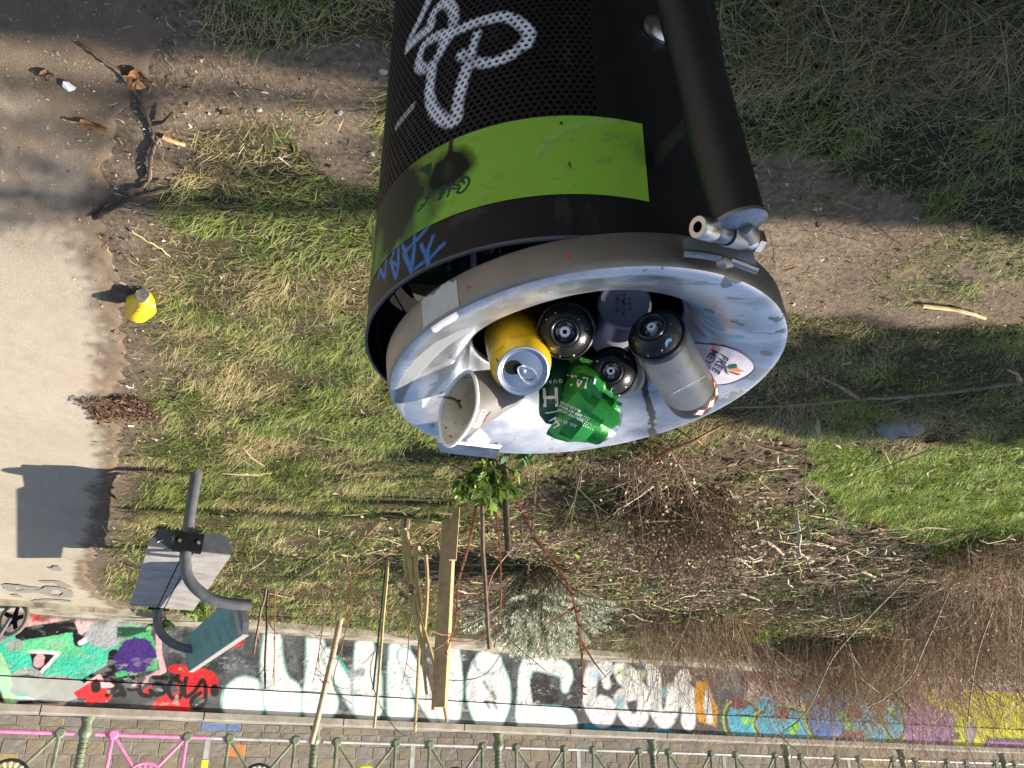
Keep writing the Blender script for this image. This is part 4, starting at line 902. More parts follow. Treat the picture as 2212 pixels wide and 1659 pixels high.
me = npmesh('lid_dish', vs, [np.array(f)], True, None, uv); lid = empty('lid', LC); lid.parent = binr; lid.matrix_parent_inverse = Matrix.Translation(-binr.location); lid.matrix_basis = LM_
dish = link('dish', me, M_lid); dish.parent = lid
me.set_sharp_from_angle(angle=R(50))
M_band = mat('lid_band_steel', (.19, .18, .165), (.26, .25, .23), rough=.42, metal=.6, scale=9, detail=8, rvar=.1, bump=.0002, bscale=120)
mb = MB(); mb.lathe(prof0, Matrix.Identity(4), N_); me = mb.mesh('lid_band', True); o = link('lid_band', me, M_band); o.parent = lid; me.set_sharp_from_angle(angle=R(50))
def lidobj(mb, name, m, smooth=True, **k):
    me = mb.mesh(name, smooth, k.pop('colattr', False)); me.transform(LMi); o = link(name, me, m, **k); o.parent = lid; me.set_sharp_from_angle(angle=R(38)); return o
mb = MB(); mb.lathe([(.2165, -.034), (.205, -.036), (.17, -.045), (.145, -.065), (.1285, -.078), (.1262, -.070)], LM_, 80); lidobj(mb, 'black_skirt', M_black_in)  # black skirt added beneath the dish so the gap looks dark
mbp = MB(); vv = []; NP = 26; rnp = random.Random(5)
tp0 = [LP(*zl(*q), -.02) for q in ((315, 470), (490, 360))]; a0, a1 = [math.atan2(q[1], q[0]) for q in tp0]
for i in range(NP + 1):
    t = a0 + (a1 - a0)*i/NP; ed = min(i, NP - i)/NP; 
    for zz in (-.0345 + .010*fbm(i*.3, 3.0, 3) - .004, -.0035): vv.append(LM_ @ Vector(((LRr + .0004)*math.cos(t), (LRr + .0004)*math.sin(t), float(zz))))
mbp.add(vv, f4=[(2*i, 2*i + 2, 2*i + 3, 2*i + 1) for i in range(NP)]); lidobj(mbp, 'paint_patch', mat('pale_paint', (.42, .43, .42), (.55, .56, .55), rough=.5, scale=40, detail=7))
for q, rr_ in (((1022, 143), .0026), ((1255, 128), .0012), ((545, 335), .0018)):
    a_ = LP(*zl(*q), -.02); t0_ = math.atan2(a_[1], a_[0]); mb = MB(); mb.add([LM_ @ Vector(((LRr + .0005)*math.cos(t0_ + rr_/LRr*math.cos(k)), (LRr + .0005)*math.sin(t0_ + rr_/LRr*math.cos(k)), -.018 + rr_*math.sin(k))) for k in np.linspace(0, 2*math.pi, 11)[:-1]], f3=[(0, k, k + 1) for k in range(1, 9)]); lidobj(mb, 'paint_spot', mat('red_spot', (.55, .06, .10), rough=.5), False)
# catch plate under the far side of the lid, hinge lug at the near side
mb = MB(); a = P(948, 968, .99); b = P(1078, 984, 1.0)
x_ = (b - a).normalized(); mb.add([P(945, 955, .98), P(1080, 970, .99), P(1072, 991, 1.0), P(950, 977, 1.0), P(945, 948, 1.0), P(1085, 962, 1.01), P(1072, 983, 1.02), P(950, 970, 1.02)], f4=[(0, 1, 2, 3), (4, 7, 6, 5), (3, 2, 6, 7), (0, 4, 5, 1), (0, 3, 7, 4), (1, 5, 6, 2)]); lidobj(mb, 'catch_plate', M_steel, False)
zh = lambda x, y: ((2650 + x/2.6437)/1.8228, (780 + y/2.6437)/1.8228)
hd = .742
mb = MB(); q = [(110, 560), (300, 570), (430, 600), (620, 640), (885, 755), (830, 545), (600, 480), (450, 500), (380, 420), (240, 410), (105, 420)]
fr = [P(*zh(*p), hd + .010*abs(i - 3)*0) for i, p in enumerate(q)]; bkk = [p + Vector((.0, .006, .0)) for p in fr]
mb.add(fr + bkk, f3=[(0, 1, 10), (1, 9, 10), (1, 2, 9), (2, 8, 9), (2, 3, 7), (2, 7, 8), (3, 6, 7), (3, 4, 5), (3, 5, 6)] + [(11, 21, 12), (12, 21, 20), (12, 20, 13), (13, 20, 19), (13, 18, 14), (13, 19, 18), (14, 18, 17), (14, 16, 15), (14, 17, 16)], f4=[(i, (i + 1) % 11, (i + 1) % 11 + 11, i + 11) for i in range(11)]); lidobj(mb, 'hinge_lug', M_band, False)
mb = MB(); mb.tube([P(*zh(115, 575), hd - .002), P(*zh(300, 590), hd - .003), P(*zh(500, 625), hd - .003)], .0035, 8); mb.tube([P(*zh(600, 650), hd - .003), P(*zh(880, 755), hd - .002)], .0035, 8); lidobj(mb, 'weld_bead', M_steel)
mb = MB(); mb.tube([P(*zh(470, 680), hd), P(*zh(540, 668), hd - .004), P(*zh(610, 680), hd)], [.004, .0065, .004], 10); lidobj(mb, 'weld_bead', M_steel_dull)

# hinge bolt
hb0 = P(*zh(255, 300), .690); hb1 = P(*zh(850, 450), .735); ax = (hb1 - hb0).normalized(); Lb = (hb1 - hb0).length
bolt = empty('hinge_bolt', hb0); bolt.parent = binr; bolt.matrix_parent_inverse = Matrix.Translation(-binr.location)
def bl2(mb, name, m):
    me = mb.mesh(name, True); me.transform(Matrix.Translation(-hb0)); o = link(name, me, m); o.parent = bolt; me.set_sharp_from_angle(angle=R(35)); return o
M = frame(hb0, ax)
mb = MB(); mb.lathe([(.0, .008), (.0048, .008), (.0048, .0), (.0092, 0), (.0099, .0012), (.0099, .019), (.0092, .020)], M, 28); bl2(mb, 'bolt_head', M_steel)
mb = MB(); mb.lathe([(.0050, .0005), (.0048, .007), (0, .007)], M, 6); bl2(mb, 'hex_socket', M_black_in)
mb = MB(); mb.lathe([(.0088, .020), (.0093, .021), (.0093, Lb*.50), (.0088, Lb*.50 + .001)], M, 28); bl2(mb, 'sleeve', mat('blued_steel', (.10, .12, .17), (.16, .18, .24), rough=.3, metal=.9, scale=40))
mb = MB(); mb.lathe([(.0100, Lb*.505), (.0108, Lb*.51), (.0108, Lb*.76), (.0100, Lb*.77)], M, 28); bl2(mb, 'sleeve', M_steel_dull)
mb = MB(); mb.lathe([(.0088, Lb*.77), (.0094, Lb*.775), (.0094, Lb*.93), (.0088, Lb*.94)], M, 28); bl2(mb, 'sleeve', M_steel)
mb = MB(); mb.lathe([(.0104, Lb*.94), (.0108, Lb*.95), (.0108, Lb*1.05), (.009, Lb*1.08), (0, Lb*1.08)], M, 6); bl2(mb, 'nut', M_steel)
# post with slanted welded cap
pt_ = P(1592, 470, .705); pbm = P(1469, 0, .795)
pd_ = (pbm - pt_).normalized(); gz_ = (0 - pt_.z)/pd_.z
post_end = pt_ + pd_*gz_
mb = MB(); PRd = .0232; capn = Vector((0, 0, 1)) 
M = frame(pt_, -pd_, Vector((1, 0, 0))); n = 40; vs = []
def cuth(c_, s_): return .004 - .001*s_ + .002*c_
for k in range(n):
    t = 2*math.pi*k/n; c_, s_ = math.cos(t), math.sin(t); vs.append(M @ Vector((PRd*c_, PRd*s_, cuth(c_, s_)))); 
for k in range(n):
    t = 2*math.pi*k/n; q = M @ Vector((PRd*math.cos(t), PRd*math.sin(t), 0)); vs.append(q + pd_*gz_)
mb.add(vs, f4=[(k, k + n, (k + 1) % n + n, (k + 1) % n) for k in range(n)]); post = mb.obj('post', M_blackpaint, binr, True)
mb = MB(); rr = [(PRd*1.06, 0), (PRd*1.06, .003), (PRd*.8, .0045), (0, .006)]; vs = []
for (r_, z_) in rr[:-1]:
    for k in range(n):
        t = 2*math.pi*k/n; c_, s_ = math.cos(t)*r_, math.sin(t)*r_; vs.append(M @ Vector((c_, s_, cuth(c_/PRd, s_/PRd) + z_)))
vs.append(M @ Vector((0, 0, cuth(0, 0) + .006)))
mb.add(vs, f4=[(i*n + k, (i + 1)*n + k, (i + 1)*n + (k + 1) % n, i*n + (k + 1) % n) for i in range(2) for k in range(n)], f3=[(2*n + k, 3*n, 2*n + (k + 1) % n) for k in range(n)]); mb.obj('post_cap', mat('blue_grey_cap', (.16, .18, .23), (.26, .28, .33), rough=.38, metal=.8, scale=60), binr, True)
mb = MB(); mb.tube([P(*zh(740, 300), .705), P(*zh(790, 390), .722)], [.007, .010], 12); mb.obj('cap_lug', M_steel_dull, binr, True)
# chromed fixing bolt on the body, bracket between body and post
fb = CYL(1419, 66); fc = Vector((BC.x + BR*math.cos(fb[0]), BC.y + BR*math.sin(fb[0]), fb[1])); fn = Vector((math.cos(fb[0]), math.sin(fb[0]), 0))
mb = MB(); mb.lathe([(.018, 0), (.018, .004), (.013, .008), (.006, .009), (0, .009)], frame(fc, fn), 24); mb.obj('fixing_bolt', M_steel, binr, True)
for zz in (BZ - .10, BB + .10):
    pz_ = pt_ + pd_*((zz - pt_.z)/pd_.z); dirc = (Vector((BC.x, BC.y, zz)) - pz_); dl = dirc.length - BR; dirc.normalize()
    mb = MB(); mb.box(pz_ + dirc*(dl/2), (dl/2 + .004, .010, .010), Matrix.Rotation(math.atan2(dirc.y, dirc.x), 3, 'Z')); mb.obj('bracket', M_blackpaint, binr)

# ------------------------------------------------------------------ TEXT as thin printed shapes
def text_mesh(s, size=1.0):
    cu = bpy.data.curves.new('t', 'FONT'); cu.body = s; cu.size = size; cu.align_x = 'CENTER'; cu.align_y = 'CENTER'; cu.resolution_u = 2; cu.offset = .012*size
    o = bpy.data.objects.new('t', cu); COL.objects.link(o); dg = bpy.context.evaluated_depsgraph_get(); dg.update()
    me = bpy.data.meshes.new_from_object(o.evaluated_get(dg)); bpy.data.objects.remove(o); bpy.data.curves.remove(cu)
    v = np.array([tuple(q.co) for q in me.vertices]).reshape(-1, 3); me.calc_loop_triangles(); t = np.array([tuple(q.vertices) for q in me.loop_triangles]).reshape(-1, 3); bpy.data.meshes.remove(me); return v[:, :2], t
def placed(root, mb, name, m, smooth=True, colattr=False, **k):
    me = mb.mesh(name, smooth, colattr); me.transform(Matrix.Translation(-root.location)); o = link(name, me, m, **k); o.parent = root
    if smooth: me.set_sharp_from_angle(angle=R(38))
    return o
CAMV = Vector((0, CP, -SP)); CX = Vector((-1, 0, 0)); CY_ = Vector((0, SP, CP))      # into the picture, photo right, photo down
# ------------------------------------------------------------------ CANS
M_capblk = mat('black_dome', (.008, .008, .009), (.018, .018, .018), rough=.28, scale=60, bump=.0002, bscale=400)
M_valve = mat('white_nylon', (.62, .62, .64), (.7, .7, .72), rough=.4)
M_valveblk = mat('black_paint_crust', (.006, .006, .007), (.5, .5, .52), rough=.3, scale=170, lo=.49, hi=.52)
M_spraygrey = mat('grey_spray_sleeve', (.12, .123, .13), (.25, .255, .265), rough=.36, metal=.5, scale=12, detail=7, bump=.0002, bscale=200, rvar=.1)
M_canblk = mat('black_can_sleeve', (.012, .012, .016), (.03, .03, .035), rough=.35, scale=12)
M_yellow = mat('yellow_can_paint', (.66, .40, .012), (.72, .45, .02), rough=.30, metal=.25, scale=9, spec=.6)
M_gold = mat('gold_can_base', (.42, .25, .04), (.52, .33, .07), rough=.3, metal=.8, scale=12)
M_green = mat('green_can_paint', (.012, .17, .03), (.035, .30, .05), rough=.27, metal=.45, scale=14, spec=.6, bump=.0012, bscale=45)
M_dgreen = mat('dark_green_band', (.006, .06, .03), (.01, .075, .038), rough=.3, metal=.2, scale=14)
M_whitep = mat('white_print', (.75, .75, .75), rough=.45); M_blackp = mat('black_print', (.02, .018, .015), rough=.5)
M_cup = mat('grey_cup_board', (.13, .12, .115), (.18, .17, .16), rough=.6, scale=30)
M_cupin = mat('stained_cup_lining', (.58, .47, .30), (.78, .70, .55), rough=.6, scale=40, detail=7)
M_cuprim = mat('cup_rim', (.72, .70, .66), (.80, .78, .74), rough=.6, scale=50)
M_yprint = mat('yellow_print', (.7, .55, .04), rough=.5); M_rprint = mat('red_print', (.65, .04, .03), rough=.5)
def cylprint(mb, M, r, zc, th0, s, size, flip=1, rot=0.0):
    v, t = text_mesh(s, size); c, s_ = math.cos(rot), math.sin(rot); x = v[:, 0]*c - v[:, 1]*s_; y = v[:, 0]*s_ + v[:, 1]*c
    a = th0 + flip*x/r; mb.add([M @ Vector((r*math.cos(q), r*math.sin(q), zc + y_)) for q, y_ in zip(a, y)], f3=t)
def spraycan(c, axis_, bottom_len, r, sleeve, label, valve_scale=1.0, crust=True, xref=None):
    """c = centre of the domed end, axis_ points out of that end"""
    root = empty('spray_can', c, label=label, cat='spray can', group='empty spray cans in the bin lid'); M = frame(c, axis_, xref)
    mb = MB(); L = bottom_len
    mb.lathe([(0, -L + .004), (r*.8, -L + .002), (r*.93, -L), (r, -L + .003), (r, -.014)], M, 44); placed(root, mb, 'body', sleeve)
    mb = MB(); mb.lathe([(r*1.02, -.017), (r*1.035, -.013), (r*1.02, -.009), (r*.97, -.008), (r*.94, -.0095), (r*.88, -.004), (r*.72, .0035), (r*.56, .0065), (r*.50, .0062)], M, 44); placed(root, mb, 'dome', M_capblk)
    mb = MB(); mb.lathe([(r*.52, .0060), (r*.50, .0095), (r*.455, .0105), (r*.41, .0095), (r*.39, .001), (r*.30, -.001), (r*.17, -.001)], M, 36); vc = placed(root, mb, 'valve_cup', M_steel_dull if not crust else M_capblk)
    mb = MB(); mb.lathe([(r*.36, -.0002), (r*.20, .0002), (r*.12, .0003)], M, 28); placed(root, mb, 'paint_crust', M_valveblk)
    mb = MB(); k = valve_scale; mb.lathe([(r*.17*k, .0), (r*.165*k, .0075), (r*.14*k, .0085), (r*.075*k, .0085), (r*.07*k, .004), (0, .004)], M, 24); placed(root, mb, 'valve_stem', M_valve)
    mb = MB(); mb.lathe([(r*.07*k, .0044), (0, .0046)], M, 12); placed(root, mb, 'valve_hole', M_black_in)
    return root, M
def tocam(x, y, d, ox=0, oy=0):
    """unit vector from the point towards the lens, tipped by ox (photo right) and oy (photo down)"""
    return (-ray(x, y).normalized() + CX*ox + CY_*oy).normalized()
RA = .0300
M_fleck = mat('pale_fleck', (.50, .50, .52), rough=.5); M_yel2_ = mat('deep_yellow_print', (.50, .27, .01), rough=.4)
sA_, _ = spraycan(P(1221, 716, .870), tocam(1221, 716, 1, -.06, .06), .17, RA, M_canblk, 'black domed spray can with clean white nozzle, beside the upright yellow can', 1.15)
sB_, _ = spraycan(P(1321, 802, .895), tocam(1321, 802, 1, -.10, -.05), .15, .0272, M_canblk, 'black domed spray can with paint-crusted valve, leaning against the crushed green can')
c3_, b3_ = P(1412, 714, .845), P(1494, 850, .955)
root, M = spraycan(c3_, (c3_ - b3_), (b3_ - c3_).length + .01, .0300, M_spraygrey, 'grey-sleeved spray can lying across the dish beside the oval white sticker', xref=CX)
L3 = (b3_ - c3_).length + .01; sC_ = root
mb = MB(); mb.lathe([(.0304, -L3 + .007), (.0304, -L3 + .024)], M, 44); placed(root, mb, 'black_band', M_canblk)
def facing_th(M, v): q = M.to_3x3().inverted() @ v; return math.atan2(q.y, q.x)
ft = facing_th(M, -CAMV)
M3 = M
for i, (o_, mm) in enumerate(((-.62, M_whitep), (-.10, M_whitep), (.42, M_whitep))):
    for rr, kk, m2 in ((.0307, .0085, M_rprint), (.0309, .0058, mm)):
        mb = MB(); a0 = ft + o_ + .25; zc = -L3 + .0155
        mb.add([M @ Vector((rr*math.cos(a0 + dx*kk/.03), rr*math.sin(a0 + dx*kk/.03), zc + dz*kk)) for dx, dz in ((-1, 0), (0, -1), (1, 0), (0, 1))], f4=[(0, 1, 2, 3)]); placed(root, mb, 'hazard_diamond', m2)
mb = MB(); a0 = ft + 1.05; mb.add([M @ Vector((.0307*math.cos(a0 + dx/.03), .0307*math.sin(a0 + dx/.03), -L3 + .026 + dz)) for dx, dz in ((-.005, -.009), (.005, -.009), (.005, .006), (-.005, .006))], f4=[(0, 1, 2, 3)]); placed(root, mb, 'red_patch', M_rprint)
mb = MB(); a0 = ft + .8; mb.add([M @ Vector((.0307*math.cos(a0 + dx/.03), .0307*math.sin(a0 + dx/.03), -L3 + .026 + dz)) for dx, dz in ((-.004, -.003), (.004, -.003), (0, .005))], f3=[(0, 1, 2)]); placed(root, mb, 'yellow_patch', M_yprint)
# upturned can base under the near lip
c4 = P(1350, 655, .93); root = empty('spray_can', c4, label='upturned spray can with flat lilac-grey base, shaded under the near lip', cat='spray can', group='empty spray cans in the bin lid'); M4 = frame(c4, tocam(1345, 672, 1, .1, -.25), CX)
mb = MB(); mb.lathe([(0, -.003), (.022, -.003), (.0275, -.0005), (.030, -.002), (.0305, -.006), (.0305, -.16), (0, -.16)], M4, 40); placed(root, mb, 'body', mat('lilac_metal', (.33, .32, .42), (.40, .39, .48), rough=.4, metal=.5))
mb = MB()
for i, s in enumerate(('2011301', 'FO-5ML-C', 'II III II')):
    v, t = text_mesh(s, .0062); mb.add([M4 @ Vector((-y_*1 - .004 + i*.0068 - .004, x_, -.0026 + .0002)) for x_, y_ in v], f3=t)
placed(root, mb, 'stamped_code', M_blackp, False)

# yellow drinks can, upright
def drinkcan(c, axis_, L, r, m, label, rl=.0262, group='empty drinks cans', hole_th=2.4, dent=None, name='drinks_can', xref=None):
    root = empty(name, c, label=label, cat='drinks can', group=group); M = frame(c, axis_, xref)
    mb = MB(); mb.lathe([(rl + .0002, -.0035), (rl + .0012, -.006), (rl + .003, -.010), (r - .0012, -.018), (r, -.022), (r, -L + .012), (r - .004, -L + .003), (r - .009, -L), (0, -L + .006)], M, 48, wob=dent); placed(root, mb, 'body', m)
    mb = MB(); mb.lathe([(rl, -.005), (rl + .0014, -.003), (rl + .0014, -.0006), (rl, .0002), (rl - .0015, -.0004), (rl - .0022, -.0055), (rl - .004, -.0060), (rl - .0052, -.0045), (rl - .007, -.0042), (0, -.0042)], M, 48); lo_ = placed(root, mb, 'lid_end', M_alu)
    h = .0105; u = Vector((math.cos(hole_th), math.sin(hole_th), 0))
    mb = MB(); mb.add([M @ (u*h + Vector((.0082*math.cos(t)*1.12, .0082*math.sin(t), -.00395))) for t in np.linspace(0, 2*math.pi, 25)[:-1]] + [M @ (u*h + Vector((0, 0, -.00395)))], f3=[(i, (i + 1) % 24, 24) for i in range(24)]); placed(root, mb, 'opening', M_black_in, False)
    w_ = Vector((-u.y, u.x, 0)); tv = Vector((math.cos(hole_th + 2.7), math.sin(hole_th + 2.7), 0)); tw = Vector((-tv.y, tv.x, 0)); mb = MB(); prof_ = []
    for t in np.linspace(0, 2*math.pi, 29)[:-1]:
        q = tv*(.0065 + .0125*math.cos(t)) + tw*(.0072 if math.cos(t) > 0 else .0062)*math.sin(t); prof_.append(q)
    mb.tube([M @ (q + Vector((0, 0, -.0022))) for q in prof_ + [prof_[0]]], .0009, 6, cap=False)
    mb.add([M @ (tv*.0065 + (q - tv*.0065)*f_ + Vector((0, 0, zz))) for zz in (-.0022, ) for f_ in (1.0, .72) for q in prof_], f4=[(i, (i + 1) % 28, 28 + (i + 1) % 28, 28 + i) for i in range(28)])
    mb.add([M @ (tv*a_ + tw*b_ + Vector((0, 0, -.0021))) for a_, b_ in ((.006, -.005), (.0095, -.0055), (.0095, .0055), (.006, .005))], f4=[(0, 1, 2, 3)])
    placed(root, mb, 'ring_pull', M_alu)
    mb = MB(); mb.lathe([(.0028, -.0042), (.0028, -.0014), (.0018, -.0008), (0, -.0008)], M, 14); placed(root, mb, 'rivet', M_alu)
    return root, M
ct_ = P(1130, 803, .862); cb_ = P(1108, 728, .955)
root, M = drinkcan(ct_, (ct_ - cb_), .115, .0330, M_yellow, 'yellow drinks can with pale open top tipped towards the paper cup', hole_th=math.pi - .35, xref=CX)
yroot = root
# second yellow can, only its base showing
c5 = P(1200, 757, .945); root = empty('drinks_can', c5, label='yellow can pushed base-up between black spray can and green can', cat='drinks can', group='empty drinks cans'); M5 = frame(c5, tocam(1215, 790, 1, .15, .35), CX)
mb = MB(); mb.lathe([(0, -.008), (.012, -.0065), (.020, -.002), (.0235, 0), (.0255, -.001), (.029, -.006), (.0325, -.012), (.033, -.016), (.033, -.10), (0, -.10)], M5, 44); placed(root, mb, 'body', M_gold)
mb = MB(); v, t = text_mesh('1940617:16', .0048); a = -.5 + v[:, 0]/.0275*-1; mb.add([M5 @ Vector(((.0275 - y_*.4)*math.cos(q), (.0275 - y_*.4)*math.sin(q), -.0035 + y_*.3)) for q, y_ in zip(a + 2.1, v[:, 1])], f3=t); placed(root, mb, 'date_code', M_blackp, False)

# crushed green beer can: folded in two
def loft(rings):
    mb = MB(); n = len(rings[0]); mb.add([p for r in rings for p in r], f4=[(i*n + k, i*n + (k + 1) % n, (i + 1)*n + (k + 1) % n, (i + 1)*n + k) for i in range(len(rings) - 1) for k in range(n)]); return mb
from mathutils.bvhtree import BVHTree
NG = 44; gr = random.Random(5)
def tubeloft(gpx, cr_amp):
    cen = [P(*q[0], q[3]) for q in gpx]; rg = []
    for i, (c_, a_, b_, _) in enumerate(gpx):
        T = (cen[min(i + 1, len(cen) - 1)] - cen[max(i - 1, 0)]).normalized(); Wv = (-CAMV - T*(-CAMV).dot(T)).normalized(); S_ = T.cross(Wv); ring = []
        for k in range(NG):
            t = 2*math.pi*k/NG; e = math.sin(math.pi*min(1, max(0, (i - .5)/(len(gpx) - 2)))); cr = 1 + cr_amp*e*(.55*abs(math.sin(2.5*t + i*.55)) - .3 + .15*math.sin(7*t - i*1.3)); ring.append(cen[i] + S_*a_*math.cos(t)*cr + Wv*b_*math.sin(t)*cr)
        rg.append(ring)
    return cen, rg
g1 = [((1200, 789), .0232, .022, .952), ((1200, 797), .0240, .023, .950), ((1199, 806), .0235, .024, .944), ((1197, 818), .0195, .022, .934), ((1196, 838), .0185, .020, .926), ((1196, 858), .0175, .018, .920), ((1194, 880), .0165, .016, .915), ((1192, 900), .014, .012, .912), ((1190, 916), .006, .006, .912)]
g2 = [((1217, 850), .036, .003, .918), ((1225, 852), .039, .009, .914), ((1236, 857), .0405, .015, .909), ((1248, 866), .041, .020, .904), ((1260, 880), .040, .022, .902), ((1273, 889), .037, .024, .901), ((1286, 898), .033, .026, .902), ((1297, 905), .029, .026, .906), ((1303, 909), .025, .024, .910)]
c1_, r1_ = tubeloft(g1, .10); c2_, r2_ = tubeloft(g2, .30)
for i_ in range(1, 8):
    for k_ in range(NG):
        t_ = 2*math.pi*k_/NG; n_ = float(fbm(3 + i_*.55, 5 + 1.8*math.cos(t_) + 1.5*math.sin(t_)*1.3, 3, 1.0)); h_ = 1 - abs(n_ - .5)*7; r2_[i_][k_] = r2_[i_][k_] + (r2_[i_][k_] - c2_[i_])*.13*h_ - CAMV*.004*h_
groot = empty('drinks_can', c2_[3], label='crushed and folded green beer can with white capital H, below the yellow can', cat='drinks can', group='empty drinks cans')
placed(groot, loft(r1_[0:3]), 'neck', M_alu); placed(groot, loft(r1_[2:9]), 'dark_band', M_dgreen); go_ = placed(groot, loft(r2_[0:8]), 'body', M_green, True); go_.data.set_sharp_from_angle(angle=R(24)); placed(groot, loft(r2_[7:9] + [[c2_[8]]*NG]), 'base', M_alu)
mb = MB(); mb.lathe([(.0225, 0), (.024, .001), (.0225, .002), (.0215, -.003), (0, -.003)], frame(c1_[0], (c1_[0] - c1_[2])), 40); placed(groot, mb, 'rim', M_alu)
def bvh_of(*lofts):
    vs = []; fs = []
    for L_ in lofts:
        b = len(vs); n = len(L_[0]); vs += [p for r in L_ for p in r]; fs += [(b + i*n + k, b + i*n + (k + 1) % n, b + (i + 1)*n + (k + 1) % n, b + (i + 1)*n + k) for i in range(len(L_) - 1) for k in range(n)]
    return BVHTree.FromPolygons(vs, fs)
def onto(bvh, x, y, up=.0008):
    v = ray(x, y).normalized(); h = bvh.ray_cast(Vector((0, 0, HC)), v); return (h[0] - v*up) if h[0] is not None else None
def dtext(bvh, root, s, size, cx, cy, ang, m, name='lettering', sx=1.0):
    v, t = text_mesh(s, size); c, s_ = math.cos(ang), math.sin(ang); pp = [onto(bvh, cx + x*sx*c + y*s_, cy + x*sx*s_ - y*c) for x, y in v]; t = [q for q in t if all(pp[k] is not None for k in q)]
    if not t: return
    mb = MB(); mb.add([p if p is not None else Vector((0, 0, 0)) for p in pp], f3=t); placed(root, mb, name, m, False)
BV = bvh_of(r1_, r2_)
dtext(BV, groot, 'H', 58, 1189, 856, R(178), M_whitep, 'capital_h', .92); dtext(BV, groot, 'Q U A L', 11, 1196, 824, R(176), M_whitep)
mb = MB(); q_ = [onto(BV, x, 888 + 4*math.sin(x*.06)) for x in range(1178, 1212, 4)]; mb.tube([p for p in q_ if p is not None], .0008, 4); placed(groot, mb, 'band_line', M_whitep, False)
dtext(BV, groot, 'E', 30, 1198, 912, R(150), M_whitep, 'lettering', 1.3); dtext(BV, groot, 'NAL', 34, 1256, 824, R(190), M_whitep, 'lettering', 1.0)
dtext(BV, groot, 'ALK. 5% VOL', 9, 1222, 912, R(200), M_whitep)
for i_, s_t in enumerate(('PFAND DOSE', 'BIER MIT MALZ', 'BRAUEREI LAGER')): dtext(BV, groot, s_t, 8, 1232 + i_*0, 878 + i_*9, R(205), M_whitep)
for i_ in range(5): dtext(BV, groot, '- - - - -', 9, 1262 + i_*2, 900 + i_*6, R(205), M_whitep)

def bvh_root(root, names=('body',)):
    vs = []; fs = []
    for ch in root.children:
        if ch.name.split('.')[0] in names: b = len(vs); vs += [v.co + root.location for v in ch.data.vertices]; fs += [[b + i for i in p.vertices] for p in ch.data.polygons]
    return BVHTree.FromPolygons([tuple(v) for v in vs], fs)
def decal(bvh, root, pts, m, name, up=.0006):
    pp = [onto(bvh, *p, up) for p in pts]
    if any(p is None for p in pp): return
    mb = MB(); mb.add(pp, f3=[(0, i, i + 1) for i in range(1, len(pp) - 1)]); placed(root, mb, name, m, False)
YB = bvh_root(yroot); 
for i in range(9): decal(YB, yroot, [(1056 + i*3.0, 748 - i*2.2), (1058 + i*3.0, 748 - i*2.2), (1064 + i*3.0, 766 - i*2.2), (1062 + i*3.0, 766 - i*2.2)], M_blackp, 'bar')
dtext(YB, yroot, '5', 12, 1074, 778, R(160), M_blackp, 'small_print'); dtext(YB, yroot, 'ENERGY', 11, 1120, 726, R(170), M_yel2_, 'pale_print')
for rt_, specks in ((sA_, ((1180, 690), (1192, 752), (1250, 690), (1262, 740), (1240, 768), (1200, 676), (1176, 728), (1232, 660), (1268, 712), (1210, 770), (1186, 664))), (sB_, ((1290, 780), (1350, 770), (1306, 840), (1352, 836), (1282, 812))), (sC_, ((1380, 690), (1450, 700), (1370, 730), (1430, 757), (1400, 768)))):
    DBv = bvh_root(rt_, ('dome', 'body')); rs_ = random.Random(int(specks[0][0]))
    for (x, y) in specks: e_ = rs_.uniform(1.0, 2.6); decal(DBv, rt_, [(x + e_*math.cos(t)*rs_.uniform(.6, 1.2), y + e_*math.sin(t)) for t in np.linspace(0, 2*math.pi, 8)[:-1]], M_fleck, 'paint_fleck')
DBv = bvh_root(sC_, ('dome', 'body')); decal(DBv, sC_, [(1436, 742), (1441, 733), (1450, 730), (1452, 736), (1444, 741), (1440, 752)], mat('blue_fleck', (.18, .36, .50), rough=.5), 'paint_fleck')
for q_ in (((1372, 752), (1400, 768), (1440, 768)), ((1378, 766), (1410, 780), (1450, 776))):
    p_ = [onto(DBv, *z_, .0004) for z_ in q_]
    if all(p is not None for p in p_): mb = MB(); mb.tube(p_, .0005, 4); placed(sC_, mb, 'scratch', M_canblk, False)
dtext(DBv, sC_, 'DANGER EXTREMELY FLAMMABLE AEROSOL', 5.5, 1476, 838, R(152), M_fleck, 'fine_print')
DBv = bvh_root(sB_, ('dome', 'body')); p_ = [onto(DBv, *z_, .0004) for z_ in ((1322, 838), (1318, 848), (1321, 856))]
if all(p is not None for p in p_): mb = MB(); mb.tube(p_, .0008, 4); placed(sB_, mb, 'paint_drip', M_fleck, False)

# crumpled paper cup
cr_ = P(990, 883, .905); Uv = (CX*(-53) + CY_*168).normalized(); Uv = Uv
N0 = (CX*-.72 - CAMV*.62); N0 = (N0 - Uv*N0.dot(Uv)).normalized(); Wc = Uv.cross(N0).normalized(); Wc = Wc if Wc.dot(CX) > 0 else -Wc
croot = empty('paper_cup', cr_, label='squashed grey paper cup with white lip and stained inside, lying in the dish', cat='paper cup')
botc = P(1112, 836, .95)
def cring(f_, da=0.0):
    out_ = []
    c_ = cr_.lerp(botc, f_); a_ = (.0425*(1 - f_) + .024*f_) - da; b_ = (.0285*(1 - f_) + .022*f_) - da
    for k in range(56):
        t = 2*math.pi*k/56; e = .82 + .35*f_; x_ = math.copysign(abs(math.cos(t))**1.0, math.cos(t)); y_ = math.copysign(abs(math.sin(t))**(1.25 - .25*f_), math.sin(t))
        dn_ = .0012*math.sin(4*t + 1)*(1 - f_)
        out_.append(c_ + Uv*a_*x_*1.0 + Wc*(b_ + dn_)*y_)
    return out_
placed(croot, loft([cring(f_) for f_ in np.linspace(.03, 1, 7)]), 'outer_wall', M_cup)
